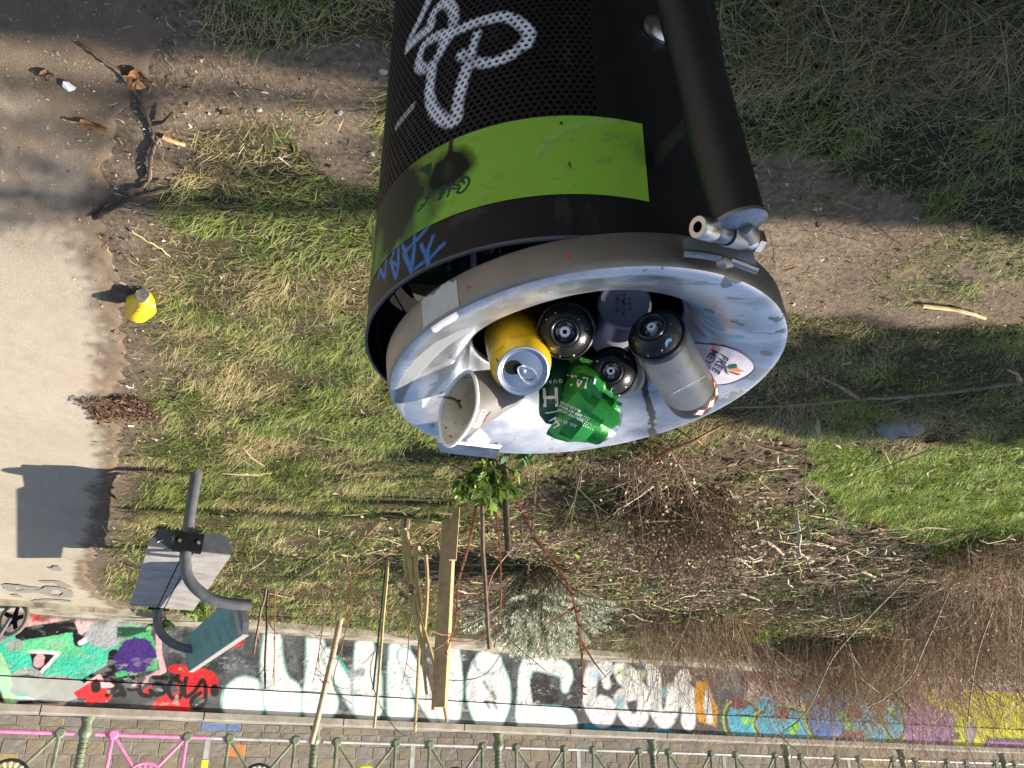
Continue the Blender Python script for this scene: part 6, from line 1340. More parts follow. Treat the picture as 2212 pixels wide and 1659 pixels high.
M_rock = mat('grey_rock', (.19, .18, .17), (.36, .34, .32), rough=.9, scale=14, bump=.004, bscale=50)
stone(1942, 915, .125, .07, .07, M_rock, 'flat grey stone half sunk in the shaded grass right of the bin', seed=3, rot=.05)
leaf_obj('pale_leaf', 1750, 898, .065, [(.42, .45, .33), (.30, .33, .22)], 'upright pale withered leaf left of the grey stone', seed=12, curlz=.10, rot=1.45, elong=.33)
for i, (x, y, s_, lab) in enumerate(((1768, 458, .016, 'pale stone chip on the trodden soil nearest the grey ash smear'), (1630, 388, .012, 'small pale pebble close to the right side of the post'), (1700, 400, .008, 'tiny white pebble between the bin and dark grass'), (560, 233, .009, 'tiny pale pebble on shaded soil at left of the bin'), (735, 235, .010, 'small pale flat pebble in sunlit soil by the drum'), (805, 327, .010, 'pale pebble close beside the drum under a shadow band'), (828, 143, .012, 'flat grey pebble partly behind the drum edge'), (1085*0 + 500, 738 - 60, .010, 'tan pebble in the grass above the dark leaf heap'), (350, 948, .012, 'small white stone at the grass edge before the bench'))):
    stone(x, y, s_, s_*.7, s_*.5, M_concrete, lab, 'pebble', seed=i + 5, rot=i, group='pebbles on the soil', name='pebble')
# dark heap of leaf debris spilling onto the path
scatter('debris_heap', 1500, tuple([G(190, 890).x*0 + G(330, 880).x, G(190, 880).x, G(250, 855).y, G(250, 905).y]), lambda x, y: rr.random(len(x)) < .85, (.01, .05), (.003, .010), [(.13, .07, .045), (.22, .13, .08), (.08, .05, .035)], 'heap of dark brown leaf debris spilling onto the path', 'leaf debris', (.003, .03))

# ------------------------------------------------------------------ STAKES AND CANES in the planting bed
def upt(xb, yb, xt, yt, lean=0.0):
    b = G(xb, yb); t = V(xt, yt, b.y + lean); return b, t
def pole(name, xb, yb, xt, yt, r0_, r1_, m, label, cat, n=7, jit=.012, lean=0, group=None, seed=0, twigs=0):
    b, t = upt(xb, yb, xt, yt, lean); rn = random.Random(seed*7 + 3); root = empty(name, b, label=label, cat=cat, group=group); L = (t - b).length
    pts = [b - Vector((0, 0, .06))] + [b.lerp(t, f_) + Vector((rn.uniform(-jit, jit), rn.uniform(-jit, jit), 0)) for f_ in (.15, .35, .55, .8)] + [t]
    mb = MB(); mb.tube([Vector(q) for q in spline([tuple(p) for p in pts], 3)], [r0_ + (r1_ - r0_)*i/15 for i in range(16)], n); placed(root, mb, 'stem', m, n > 5)
    for k in range(twigs):
        f_ = rn.uniform(.15, .85); p = b.lerp(t, f_); d = Vector((rn.uniform(-1, 1), rn.uniform(-.6, .6), rn.uniform(.2, 1.2))).normalized(); l_ = L*rn.uniform(.08, .22)
        mb = MB(); mb.tube([p, p + d*l_*.5 + Vector((0, 0, .01)), p + d*l_], [r1_*.8, r1_*.6, r1_*.3], 4); placed(root, mb, 'side_twig', m)
    return root, b, t
# big sawn timber stake: two squared battens fixed together
b, t = upt(968, 1112, 946, 1528); root = empty('timber_stake', b, label='tall squared timber stake of two new battens standing in the bed', cat='timber stake')
Mz = frame(b, (t - b)); ang = Matrix.Rotation(.45, 3, 'Z')
for (ox, oy, hx_, hy_, top, bot_) in ((-.022, .0, .036, .019, 1.0, .05), (.026, .006, .012, .022, 1.012, -.02)):
    L = (t - b).length; mb = MB(); R3 = Mz.to_3x3() @ ang.to_3x3(); vs = []
    for (zz) in (-.05, L*top):
        for (sx, sy) in ((-1, -1), (1, -1), (1, 1), (-1, 1)): vs.append(b + R3 @ Vector((ox + sx*hx_, oy + sy*hy_, zz)))
    mb.add(vs, f4=[(0, 1, 2, 3), (4, 7, 6, 5)] + [(i, i + 4, (i + 1) % 4 + 4, (i + 1) % 4) for i in range(4)]); placed(root, mb, 'batten', M_wood_new, False)
# short batten joined at its foot
b2, t2 = upt(987, 1085, 978, 1210); mb = MB(); vs = []
for q in (b2 - Vector((0, 0, .03)), t2):
    for (sx, sy) in ((-1, -1), (1, -1), (1, 1), (-1, 1)): vs.append(q + Vector((sx*.022, sy*.018, 0)))
root = empty('timber_peg', b2, label='shorter sawn peg standing close to the tall timber stake', cat='timber stake'); mb.add(vs, f4=[(0, 1, 2, 3), (4, 7, 6, 5)] + [(i, i + 4, (i + 1) % 4 + 4, (i + 1) % 4) for i in range(4)]); placed(root, mb, 'batten', M_wood_new, False)
gC = 'stakes and canes in the planting bed'
pole('stake', 1088, 990, 1098, 1192, .020, .017, M_bark, 'dark bark covered stake rising just behind the bin lid', 'stake', 9, .003, group=gC, seed=1)
pole('stake', 1040, 1078, 1057, 1402, .016, .012, M_grey_twig, 'slim grey stake between the timber stake and silvery shrub', 'stake', 7, .008, group=gC, seed=2)
root, b, t = pole('stake', 737, 1335, 672, 1607, .034, .028, mat('peeled_wood', (.42, .29, .18), (.58, .44, .31), rough=.75, scale=12, bump=.001), 'thick peeled stake with a red tie leaning before the railing', 'stake', 10, .004, group=gC, seed=3)
mb = MB(); q = b.lerp(t, .53); M = frame(q, t - b); mb.tube([M @ Vector((.038*math.cos(a), .038*math.sin(a), .012*math.sin(a*1))) for a in np.linspace(0, 2*math.pi, 15)], .006, 5, cap=False); mb.tube([M @ Vector((.035, 0, 0)), M @ Vector((.075, .01, -.03))], .005, 4); placed(root, mb, 'red_tie', mat('red_plastic', (.65, .03, .03), rough=.5))
pole('cane', 838, 1205, 808, 1572, .012, .011, M_bamboo, 'straight slender cane left of the bound bamboo bundle', 'cane', 6, .006, group=gC, seed=4)
pole('cane', 834, 1222, 806, 1490, .008, .008, mat('green_plastic_cane', (.02, .05, .035), rough=.4), 'dark green plastic cane beside the straight slender cane', 'cane', 6, .002, group=gC, seed=5)
pole('cane', 908, 1330, 896, 1582, .016, .015, M_bamboo, 'golden thick cane right of the slender cane, ending over coping', 'cane', 8, .003, group=gC, seed=6)
pole('cane', 580, 1275, 573, 1488, .013, .008, M_bark, 'dark thin stem standing right of the bench backrest', 'cane', 6, .010, group=gC, seed=7, twigs=4)
pole('cane', 574, 1272, 548, 1412, .013, .011, M_grey_twig, 'pale forked stem leaning next to the bench backrest', 'cane', 6, .008, group=gC, seed=8, twigs=2)
pole('cane', 558, 1270, 566, 1300, .010, .008, M_grey_twig, 'broken short stem at the foot of the forked stem', 'cane', 5, .002, group=gC, seed=18)
pole('cane', 592, 1270, 592, 1480, .006, .004, M_red_twig, 'hair-thin reddish upright stem in front of white letters', 'cane', 4, .01, group=gC, seed=9, twigs=3)
pole('stake', 880, 1118, 878, 1142, .022, .022, M_wood_old, 'short weathered peg in the grass left of the battens', 'stake', 8, .001, group=gC, seed=10)
b_, t_ = upt(878, 1100, 874, 1143)
pole('stake', 1222, 1125, 1220, 1150, .016, .016, M_wood_old, 'short peg in litter right of the dark stake', 'stake', 8, .001, group=gC, seed=11)
pole('stake', 1503, 1180, 1506, 1218, .022, .022, M_wood_old, 'square grey peg below the dead brown clump', 'stake', 4, .001, group=gC, seed=12)
pole('stake', 1718, 1105, 1728, 1205, .018, .014, mat('bleached_wood', (.42, .38, .31), (.6, .56, .48), rough=.8, scale=20), 'bleached white stick standing in the branch litter', 'stake', 6, .01, group=gC, seed=13, twigs=2)
# bound bundle of bamboo canes
b, t = upt(866, 1118, 945, 1530); root = empty('bamboo_bundle', b, label='bundle of knotty dry bamboo canes tied in the middle beside the timber stake', cat='bamboo canes')
rn = random.Random(4)
for (xb, yb_, xt, yt, rr3) in ((866, 1118, 905, 1385, .017), (872, 1150, 938, 1515, .015), (880, 1175, 960, 1560, .014), (915, 1200, 925, 1500, .013), (905, 1180, 900, 1330, .016)):
    pb_ = V(xb, yb_, b.y); pt3 = V(xt, yt, b.y + .03); mb = MB(); q = []; rd = []
    for i in range(25):
        f_ = i/24; q.append(pb_.lerp(pt3, f_) + Vector((.02*math.sin(f_*5 + xb), 0, 0))); rd.append(rr3*(1.22 if i % 5 == 0 else 1)*(1 - .25*f_))
    mb.tube(q, rd, 7); placed(root, mb, 'bamboo_cane', M_bamboo)
mb = MB()
for i in range(26):
    c_ = V(880 + rn.uniform(-22, 22), 1275 + rn.uniform(-28, 20), b.y - .04); d = Vector((rn.uniform(-1, 1), rn.uniform(-1, .2), rn.uniform(-.8, .8)))*.055; mb.add([c_, c_ + d + Vector((.01, 0, .012)), c_ + d*1.3, c_ + d + Vector((-.012, 0, -.01))], f4=[(0, 1, 2, 3)], c=random.choice([(.5, .42, .3), (.35, .27, .18), (.2, .15, .1)]))
placed(root, mb, 'dry_husks', M_litter, False, True)
# arching briars
def briar(pts, r_, m, label, seed=0, Yd=None, twigs=5):
    base = G(*pts[0]); root = empty('briar', base, label=label, cat='briar', group='arching briar stems'); rn = random.Random(seed); q = [base]
    for i, (x, y) in enumerate(pts[1:]): q.append(V(x, y, base.y + (Yd or 0)*(i + 1)/len(pts)))
    q = [Vector(a) for a in spline([tuple(a) for a in q], 6)]; mb = MB(); mb.tube(q, [r_*(1 - .6*i/len(q)) for i in range(len(q))], 5); placed(root, mb, 'stem', m)
    mb = MB()
    for k in range(2, len(q) - 1):
        for j in range(2):
            d = Vector((rn.uniform(-1, 1), rn.uniform(-1, 1), rn.uniform(-.3, 1))).normalized()*r_*2.6; mb.add([q[k] + Vector((0, 0, r_*.6)), q[k] - Vector((0, 0, r_*.6)), q[k] + d], f3=[(0, 1, 2)])
    placed(root, mb, 'thorns', m, False, kind='stuff')
    for k in range(twigs):
        i = rn.randrange(2, len(q) - 2); d = Vector((rn.uniform(-1, 1), rn.uniform(-.5, .5), rn.uniform(-.2, 1))).normalized()*rn.uniform(.08, .25); mb = MB(); mb.tube([q[i], q[i] + d*.5 + Vector((0, 0, .012)), q[i] + d], [r_*.5, r_*.4, r_*.2], 4); placed(root, mb, 'side_twig', m)
    return root
briar([(1097, 1035), (1130, 1110), (1170, 1180), (1215, 1240), (1242, 1310), (1256, 1400), (1258, 1510)], .014, M_red_twig, 'thick arching brown stem curving past the silvery shrub', 1, .1)
briar([(1070, 1090), (1078, 1160), (1082, 1240), (1080, 1320), (1068, 1400)], .009, M_red_twig, 'red thorny stem just right of the slim grey stake', 2)
briar([(1030, 1090), (1012, 1180), (990, 1260), (985, 1340), (960, 1420)], .010, M_red_twig, 'red thorny stem rising right of the tall timber stake', 3)
briar([(1110, 1180), (1060, 1250), (1058, 1330), (1110, 1390), (1180, 1450)], .006, M_red_twig, 'thin red loop of briar in front of the silvery shrub', 4)
briar([(1270, 1240), (1190, 1300), (1130, 1350), (1090, 1400), (1050, 1455), (990, 1470), (945, 1462)], .007, M_grey_twig, 'long thorny arch crossing the white letters towards the timber stake', 5, .3)
briar([(860, 1125), (845, 1110), (800, 1150), (770, 1180)], .006, M_red_twig, 'short red runner arching over the bamboo foot', 6)
briar([(960, 1135), (900, 1180), (850, 1190), (780, 1235), (745, 1250)], .006, M_red_twig, 'thin dark red runner crossing left of the timber stake', 7)
briar([(745, 1210), (760, 1290), (740, 1390), (720, 1480), (760, 1520)], .006, M_red_twig, 'wiry stem left of the red tied stake', 8, twigs=9)
briar([(800, 1250), (820, 1360), (800, 1450), (830, 1540), (880, 1590), (910, 1530)], .006, M_grey_twig, 'wiry loop hanging over the coping near the slender cane', 9, twigs=6)
briar([(930, 1250), (890, 1330), (880, 1420), (868, 1480)], .007, M_red_twig, 'red stem between slender cane and golden cane', 10)
briar([(690, 1240), (700, 1320), (690, 1400), (676, 1475)], .007, M_grey_twig, 'bundle of fine grey stalks by the peeled stake', 11, twigs=14)
briar([(1500, 1280), (1480, 1360), (1430, 1440), (1395, 1520)], .007, M_grey_twig, 'pale stem slanting before the orange and blue paint', 12, .2, 8)
briar([(1160, 1010), (1155, 1080), (1150, 1160), (1140, 1240)], .009, M_grey_twig, 'knobbly grey stem right of the dark bark stake', 13)
briar([(1270, 960), (1250, 1040), (1235, 1120), (1228, 1190)], .006, M_grey_twig, 'fine upright stalk in the litter right of the stems', 14)
briar([(1742, 990), (1738, 1050), (1748, 1150), (1762, 1210)], .006, mat('green_briar', (.16, .20, .06), (.24, .27, .10), rough=.6), 'slender green stem arching over the branch litter', 15)
stick('branch', [(1380, 985, .05), (1440, 930, .10), (1500, 905, .10), (1560, 900, .04)], .010, .007, M_red_twig, 'reddish dead stalk arching out of the ground just under the lid', 'branch', .05, gS, seed=31, side=[[(1440, 930, .10), (1425, 975, .05)], [(1500, 905, .1), (1515, 940, .05)]])

# ------------------------------------------------------------------ SHRUBS
def leafy(name, label, cat, centre, nstem, nleaf, R_, H_, leafL, leafW, cols, stemcol, seed, droop=.2, stemr=.004, flat=False, upright=.5, group=None):
    rn = np.random.default_rng(seed); root = empty(name, centre, label=label, cat=cat, group=group); mb = MB(); tips = []
    for i in range(nstem):
        a = rn.random()*2*np.pi; s_ = rn.random()**.7; e = Vector((math.cos(a)*R_*s_, math.sin(a)*R_*s_, H_*(1 - .45*s_*s_)*rn.uniform(.65, 1.05))); b = centre + Vector((math.cos(a)*R_*.15, math.sin(a)*R_*.15, -.01)); p = [b, b.lerp(centre + e, .5) + Vector((0, 0, .12*H_)), centre + e]; p = [Vector(q) for q in spline([tuple(q) for q in p], 4)]; mb.tube(p, [stemr, stemr*.9, stemr*.9, stemr*.8, stemr*.8, stemr*.7, stemr*.6, stemr*.5, stemr*.4], 4); tips.append(p)
    placed(root, mb, 'stems', stemcol)
    n = nleaf; ti = rn.integers(0, nstem, n); f_ = rn.beta(2.2, 1.1, n)*(len(tips[0]) - 1.001)
    P_ = np.array([[tuple(q) for q in t] for t in tips]); i0 = f_.astype(int); base = P_[ti, i0]*(1 - (f_ - i0))[:, None] + P_[ti, i0 + 1]*(f_ - i0)[:, None]; ax_ = P_[ti, i0 + 1] - P_[ti, i0]; ax_ /= np.linalg.norm(ax_, axis=1)[:, None] + 1e-9
    d = rn.normal(0, 1, (n, 3)); d[:, 2] = d[:, 2]*.4 + upright; d = d + ax_*.8; d /= np.linalg.norm(d, axis=1)[:, None]; s = np.cross(d, rn.normal(0, 1, (n, 3))); s /= np.linalg.norm(s, axis=1)[:, None] + 1e-9; nn_ = np.cross(s, d)
    L = (leafL*rn.uniform(.6, 1.2, n))[:, None]; w = (leafW*rn.uniform(.7, 1.2, n))[:, None]
    VV = np.stack([base, base + d*L*.35 - s*w/2 + nn_*w*.15, base + d*L*.35 + s*w/2 + nn_*w*.15, base + d*L*.75 - s*w*.4 - nn_*droop*L*.1, base + d*L*.75 + s*w*.4 - nn_*droop*L*.1, base + d*L - nn_*droop*L*.4], 1)
    VV[..., 2] = np.maximum(VV[..., 2], .008); VV = VV.reshape(-1, 3); b = (np.arange(n)*6)[:, None]; ci = rn.integers(0, len(cols), n); cc = np.repeat(np.array(cols)[ci]*rn.uniform(.7, 1.25, n)[:, None], 6, 0)
    VV = VV - np.array(tuple(centre))
    o = link('foliage', npmesh('foliage', VV, [b + [0, 2, 1], b + [3, 4, 5], b + [1, 2, 4], b + [1, 4, 3]], True, cc), M_leafcol, kind='stuff'); o.parent = root; return root
LG = [(.24, .36, .06), (.16, .27, .05), (.34, .44, .10), (.09, .17, .035)]
leafy('leafy_shrub', 'small glossy green leafy shrub directly behind the far lid edge', 'shrub', G(1055, 985), 18, 230, .20, .26, .080, .030, LG, M_bark, 1)
leafy('leafy_shrub', 'low dark green broad leaf plant behind the dish right of the shrub', 'shrub', G(1130, 952), 7, 30, .15, .10, .09, .035, [(.06, .13, .05), (.09, .17, .06)], M_bark, 2)
SIL = [(.50, .54, .40), (.62, .64, .52), (.38, .43, .31), (.72, .72, .60)]
leafy('silver_shrub', 'rounded silvery grey-green lavender bush in front of graffiti wall', 'shrub', G(1160, 1225), 230, 19000, .66, .74, .045, .0075, SIL, M_grey_twig, 3, upright=.9)
DK_ = [(.16, .115, .075), (.26, .19, .125), (.09, .065, .045), (.40, .31, .21), (.30, .17, .105)]
for i, (x, y, lab) in enumerate(((352, 1322, 'dark green rosette plant at the foot of the wall below the bench'), (432, 1303, 'leafy sprig hanging under the far end of the bench seat'), (438, 1150, 'bright leafy weed just behind the bench leg'), (1905, 1458, 'pale leafed bush against the wall behind the bare thicket'), (1640, 1350, 'green leaf tuft in the bare thicket'))):
    leafy('weed', lab, 'plant', G(x, y), 9, 60 if i != 3 else 260, .14 if i != 3 else .5, .16 if i != 3 else .5, .09, .035, LG if i != 0 else [(.05, .11, .03), (.08, .16, .05)], M_bark, 40 + i, group='small weeds')
def thicket(label, centre, R_, H_, n, seed, cols=(M_red_twig,), leafn=0, tone=1.0):
    rn = np.random.default_rng(seed); root = empty('bare_shrub', centre, label=label, cat='shrub', group='bare brown shrubs'); S = 7
    a = rn.random(n)*2*np.pi; s_ = np.sqrt(rn.random(n)); bx = np.cos(a)*s_*R_*.75; by = np.sin(a)*s_*R_*.75; a2 = rn.random(n)*2*np.pi; sp_ = rn.random(n)*R_*1.15; h = H_*rn.uniform(.35, 1.0, n)
    T = np.linspace(0, 1, S)[None, :]; sp_ = np.where(rn.random(n) < .25, R_*rn.uniform(1.0, 1.9, n), sp_); cx_ = bx[:, None] + np.cos(a2)[:, None]*sp_[:, None]*T**1.5; cy_ = by[:, None] + np.sin(a2)[:, None]*sp_[:, None]*T**1.5; bend = rn.uniform(0, 1, n)[:, None]
    cz = h[:, None]*(T*(1.25 - .35*bend*T) - .25*bend*T**3) ; jit = rn.normal(0, .035, (n, S, 3)); C_ = np.stack([cx_, cy_, cz], -1) + np.cumsum(jit, 1)*.7; C_[:, 0, 2] = -.02
    kind = rn.random(n) < .68      # many fine short side twigs
    k = kind.sum(); src = rn.integers(0, n, k); fpos = rn.integers(2, S - 1, k); org = C_[src, fpos]; dirs = rn.normal(0, 1, (k, 3)); dirs[:, 2] = dirs[:, 2]*.9 + .25; dirs /= np.linalg.norm(dirs, axis=1)[:, None]; C_[kind] = org[:, None, :] + dirs[:, None, :]*(T*rn.uniform(.10, .50, (k, 1)))[..., None] + rn.normal(0, .006, (k, S, 3))*T[..., None]
    r0_ = np.where(kind, .0019, rn.uniform(.0022, .0055, n)); r0_ = np.where(rn.random(n) < .02, .010, r0_); rad = r0_[:, None]*(1 - .75*T)
    off = np.array([[1, 0, 0], [-.5, .87, 0], [-.5, -.87, 0]]); VV = (C_[:, :, None, :] + off[None, None]*rad[..., None, None]).reshape(-1, 3); VV[:, 2] = np.maximum(VV[:, 2], -.02)
    b = (np.arange(n)*S*3)[:, None, None] + (np.arange(S - 1)*3)[None, :, None]; q = np.concatenate([b + np.array([k, (k + 1) % 3, (k + 1) % 3 + 3, k + 3]) for k in range(3)], 0).reshape(-1, 4)
    pal = np.array([(.30, .19, .12), (.42, .29, .19), (.54, .40, .27), (.19, .12, .08), (.60, .47, .32)])*tone*1.08; cc = np.repeat(pal[rn.integers(0, 5, n)]*rn.uniform(.8, 1.2, n)[:, None], S*3, 0)
    o = link('twigs', npmesh('twigs', VV, [q], True, cc), M_litter, kind='stuff'); o.parent = root
    if leafn:
        i_ = rn.integers(0, n, leafn); j_ = rn.integers(3, S, leafn); p = C_[i_, j_] + rn.normal(0, .01, (leafn, 3)); d = rn.normal(0, 1, (leafn, 3)); d[:, 2] -= .4; d /= np.linalg.norm(d, axis=1)[:, None]; s2 = np.cross(d, rn.normal(0, 1, (leafn, 3))); s2 /= np.linalg.norm(s2, axis=1)[:, None]; L = rn.uniform(.012, .028, leafn)[:, None]
        VV = np.stack([p, p + d*L*.5 + s2*L*.3, p + d*L, p + d*L*.5 - s2*L*.3], 1).reshape(-1, 3); VV[:, 2] = np.maximum(VV[:, 2], .005); cc = np.repeat(pal[rn.integers(0, 5, leafn)]*rn.uniform(.7, 1.1, leafn)[:, None], 4, 0); o = link('dry_leaves', npmesh('dry_leaves', VV, [(np.arange(leafn)*4)[:, None] + [0, 1, 2, 3]], False, cc), M_litter, kind='stuff'); o.parent = root
    return root
dr = thicket('wispy brown dead bush with small seed heads right of the planting bed', G(1470, 1075), .40, .55, 1200, 41, leafn=4200, tone=.50); dr['group'] = 'dead brown clumps'
dr = thicket('sparse dry reddish stalks hanging just beyond the dish edge', G(1420, 975), .28, .34, 200, 42, leafn=350, tone=.8); dr['group'] = 'dead brown clumps'
dr = thicket('low dry weed clump between dark stake and the brown bush', G(1330, 1120), .40, .22, 260, 43, leafn=500, tone=.6); dr['group'] = 'dead brown clumps'
thicket('tangled bare brown shrub in front of the light blue graffiti', G(1760, 1400), 1.15, 1.45, 1700, 1, leafn=1500)
thicket('large bare brown shrub at the far right below yellow graffiti', G(2140, 1300), 1.25, 1.7, 2000, 2, leafn=1800)
thicket('bare twiggy shrub between the blue and purple graffiti', G(1910, 1390), 1.15, 1.6, 1700, 3, leafn=1800)
thicket('thin bare shrub in front of the small white letters', G(1500, 1345),   1.0, 1.2, 1000, 4, leafn=700)
thicket('low brown brushwood right of the bright green grass', G(2190, 1190), .7, .55, 1200, 5, leafn=800)
thicket('wide bare shrub beyond the far right picture edge', G(2420, 1290), 1.2, 1.6, 900, 6, leafn=700)
for i, (pts, r_, lab) in enumerate((([(1800, 1230), (1815, 1320), (1840, 1420), (1850, 1500)], .012, 'long thin whip rising before the blue graffiti'), ([(2080, 1210), (2040, 1300), (2000, 1390), (1960, 1470), (1870, 1530)], .010, 'pale arched whip bending over the thicket'), ([(2180, 1200), (2150, 1300), (2110, 1420), (2090, 1560)], .010, 'dark upright whip near the right picture edge'), ([(1980, 1230), (1880, 1330), (1800, 1420), (1740, 1540), (1660, 1600)], .009, 'long arched whip reaching down over the coping'))): briar(pts, r_, M_grey_twig, lab, 60 + i, .2, 8)

bt = MB(); rnb = random.Random(77)
for i in range(420):
    px_b, py_b = (rnb.uniform(1330, 2260), rnb.uniform(1130, 1400)) if i % 3 else (rnb.uniform(1560, 1960), rnb.uniform(1120, 1260))
    g_ = G(px_b, py_b); a_ = rnb.gauss(.1, .9); L_b = rnb.uniform(.12, .55); q_ = [g_ + Vector((0, 0, rnb.uniform(.01, .10)))]
    for k in range(4): a_ += rnb.gauss(0, .45); q_.append(q_[-1] + Vector((math.cos(a_), math.sin(a_), rnb.gauss(.05, .22)))*L_b/4)
    q_ = [Vector((p.x, p.y, max(p.z, .008))) for p in q_]; r_b = rnb.uniform(.003, .0095); cc_ = np.array(rnb.choice([(.44, .34, .22), (.30, .22, .14), (.55, .46, .34), (.22, .15, .10)]))*rnb.uniform(.8, 1.15)
    bt.tube(q_, [r_b, r_b*.9, r_b*.75, r_b*.6, r_b*.35], 4, cap=False, col=cc_)
bt.obj('brushwood', M_litter, None, colattr=True, label='pale dead branches strewn in a tangle across the planting bed', cat='brushwood', kind='stuff')

# ------------------------------------------------------------------ PUSHCHAIR at the picture's left edge
wc = V(30, 1337, G(30, 1300).y); pc_ = empty('pushchair', G(30, 1300), label='black framed pushchair wheel and fork by the wall at the left edge', cat='pushchair')
wr_ = wc.z if False else .155; wn_ = Vector((.25, -1, 0)).normalized(); gz0 = wc.z
def wheel(cn, r_):
    M = frame(cn, wn_); t_ = empty('wheel', cn); t_.parent = pc_; t_.matrix_parent_inverse = Matrix.Translation(-pc_.location)
    def pl2(mb, name, m):
        me = mb.mesh(name, True); me.transform(Matrix.Translation(-cn)); o = link(name, me, m); o.parent = t_; return o
    mb = MB(); mb.tube([M @ Vector((r_*.90*math.cos(a), r_*.90*math.sin(a), 0)) for a in np.linspace(0, 2*math.pi, 41)], r_*.12, 10, cap=False); pl2(mb, 'tyre', mat('grey_tyre', (.12, .11, .09), (.17, .155, .13), rough=.85))
    mb = MB(); mb.tube([M @ Vector((r_*.77*math.cos(a), r_*.77*math.sin(a), .012)) for a in np.linspace(0, 2*math.pi, 41)], r_*.035, 6, cap=False); pl2(mb, 'rim', mat('cream_rim', (.62, .58, .47), rough=.4))
    mb = MB()
    for k in range(5): a = k*2*math.pi/5 + .5; mb.tube([M @ Vector((r_*.1*math.cos(a), r_*.1*math.sin(a), 0)), M @ Vector((r_*.78*math.cos(a), r_*.78*math.sin(a), 0))], [r_*.16, r_*.11], 6)
    mb.lathe([(0, .03), (r_*.2, .03), (r_*.24, .02), (r_*.24, -.02), (0, -.02)], M, 20); pl2(mb, 'spokes', M_black_in)
rW = gz0; wheel(wc, max(.12, rW)); side_ = wn_.cross(UP); side_ = side_ if side_.x > 0 else -side_
mb = MB(); mb.tube([wc - Vector((0, .05, 0)), wc - Vector((0, .05, 0)) + side_*.10 + UP*.20, wc + side_*.25 + UP*.40], .022, 8); mb.tube([wc - wn_*.0 + Vector((0, -.05, 0)), wc + Vector((0, .05, 0))], .012, 8); placed(pc_, mb, 'fork', M_frame)
mb = MB(); mb.tube([wc + side_*.25 + UP*.40, wc + side_*.6 + UP*.42, wc + side_*.95 + UP*1.0], .015, 8); mb.tube([wc + side_*.55 + UP*.41, wc + side_*.85 + Vector((0, 0, 0))], .014, 8); placed(pc_, mb, 'frame', M_frame)
mb = MB(); mb.box(wc + side_*.55 + UP*.58, (.17, .19, .03), Matrix.Rotation(-.25, 3, 'Z')); mb.box(wc + side_*.74 + UP*.80, (.03, .19, .24), Matrix.Rotation(-.25, 3, 'Z')); placed(pc_, mb, 'seat', M_blackpaint, False)
wheel(wc + side_*.9 + Vector((.0, .0, 0)) + wn_*.12, max(.12, rW)); 

# ------------------------------------------------------------------ TREES to the sunny side, out of the picture, whose shade falls across the lawn
M_tleaf = colmat('evergreen_leaves', rough=.5, noise=.2, scale=40)
def tree(label, base, H, R_, n, seed, z_lo, shape=1.0, group='evergreen trees beside the lawn', trunk=.12):
    rn = np.random.default_rng(seed); root = empty('evergreen_tree', base, label=label, cat='tree', group=group); mb = MB()
    mb.tube([base - UP*.1, base + UP*H*.5 + Vector((.05, .03, 0)), base + UP*H*.95], [trunk, trunk*.7, trunk*.15], 9); placed(root, mb, 'trunk', M_bark)
    h = rn.random(n)**.8*(H - z_lo) + z_lo; f_ = (h - z_lo)/(H - z_lo); rmax = R_*np.clip(1 - f_, .02, 1)**shape*(.75 + .5*vnoise(f_*9 + seed, rn.random(n)*0 + seed)); a = rn.random(n)*2*np.pi; r_ = rmax*np.sqrt(rn.random(n)); r_ *= .8 + .4*vnoise(a*1.6 + seed, f_*6)
    p = np.stack([r_*np.cos(a), r_*np.sin(a), h], -1); d = rn.normal(0, 1, (n, 3)); d /= np.linalg.norm(d, axis=1)[:, None]; s = np.cross(d, rn.normal(0, 1, (n, 3))); s /= np.linalg.norm(s, axis=1)[:, None]; L = rn.uniform(.06, .13, n)[:, None]
    VV = np.stack([p, p + d*L*.5 + s*L*.35, p + d*L, p + d*L*.5 - s*L*.35], 1).reshape(-1, 3); cc = np.repeat(np.array([(.03, .06, .02)])*rn.uniform(.7, 1.6, n)[:, None], 4, 0)
    o = link('crown', npmesh('crown', VV, [(np.arange(n)*4)[:, None] + [0, 1, 2, 3]], False, cc), M_tleaf, kind='stuff'); o.parent = root; return root
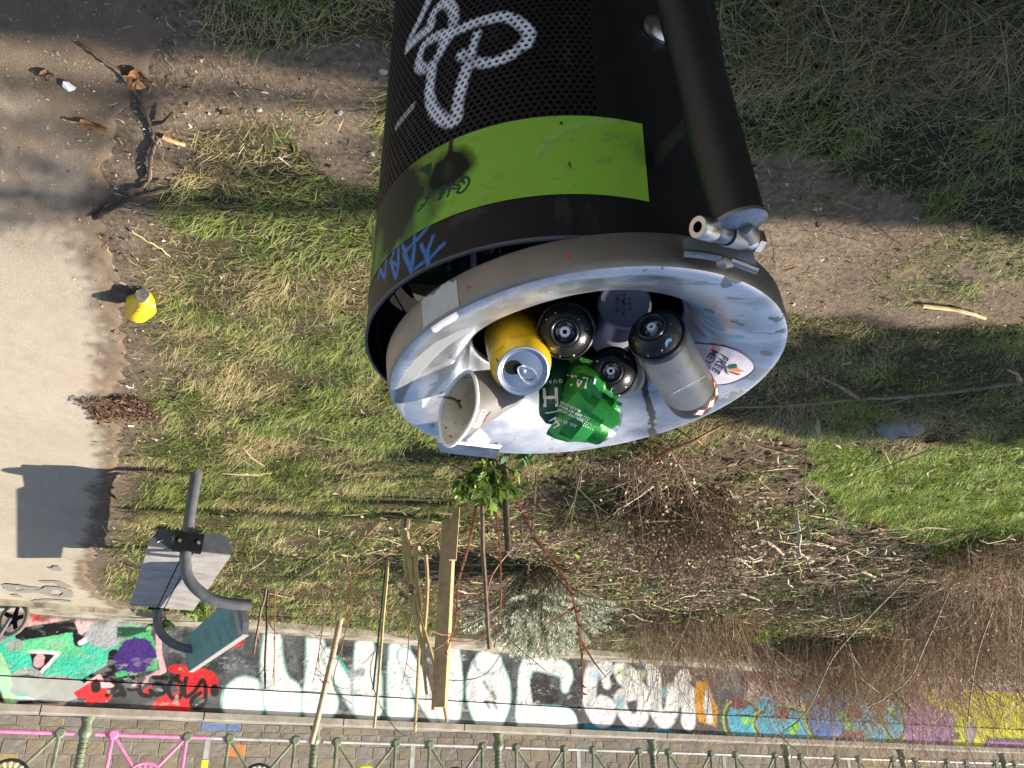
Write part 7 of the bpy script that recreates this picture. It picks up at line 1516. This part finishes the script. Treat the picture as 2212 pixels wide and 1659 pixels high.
def shade_from(x, y, X):   # where a tree at X must stand, and how tall, to end its shade at picture point (x, y)
    g = G(x, y); k = (g.x - X); return g.y + .08*k, k*math.tan(SUN_EL)
X0 = -8.0
# nearest mass: its shade covers the near right of the lawn and the drum of the bin
for i, (yy, H, R_, n, sh_, lab) in enumerate(((.1, 5.3, .9, 11000, .35, 'dense evergreen tree nearest the camera side of the lawn'), (1.22, 5.72, .60, 13000, .22, 'slim evergreen tree second from the camera side'), (1.95, 5.45, .52, 11000, .25, 'slim evergreen beside the second tree'), (2.48, 4.75, .40, 7000, .30, 'narrow short evergreen between two slim trees'))):
    tree(lab, Vector((X0, yy, 0)), H, R_, n, 10 + i, .3, sh_)
yA, hA = shade_from(1720, 835, X0)
tree('broad evergreen tree whose shade reaches the grass behind the bin', Vector((X0, yA, 0)), hA + .30, .72, 12000, 20, .3, .22)

def bare(label, base, H, r_, seed, lean=(0, 0)):
    rn = random.Random(seed); root = empty('bare_tree', base, label=label, cat='tree', group='bare trees beside the lawn'); top = base + Vector((lean[0], lean[1], H)); mb = MB(); q = [base - UP*.1] + [base.lerp(top, f_) + Vector((rn.uniform(-.05, .05), rn.uniform(-.05, .05), 0)) for f_ in (.25, .5, .75)] + [top]; q = [Vector(p) for p in spline([tuple(p) for p in q], 4)]; mb.tube(q, [r_*(1 - .7*i/len(q)) for i in range(len(q))], 8); placed(root, mb, 'trunk', M_bark)
    for k in range(9):
        i = rn.randrange(6, len(q) - 1); d = Vector((rn.uniform(-.4, .4), rn.uniform(-1, 1), rn.uniform(.4, 1.2))).normalized()*rn.uniform(.5, 1.3); mb = MB(); mb.tube([q[i], q[i] + d*.5 + UP*.04, q[i] + d], [r_*.4, r_*.28, r_*.1], 5); placed(root, mb, 'limb', M_bark)
for i, (yy, H, r_, ln) in enumerate(((2.22, 7.5, .055, (.1, .25)), (2.62, 7.8, .085, (-.2, .30)))):
    bare(('slender bare tree behind the slim evergreens', 'thicker bare tree with upright limbs beyond the evergreens', 'thin young bare tree next to the thicker one', 'leaning bare tree before the broad evergreen')[i], Vector((X0 - .9, yy, 0)), H, r_, 90 + i, ln)
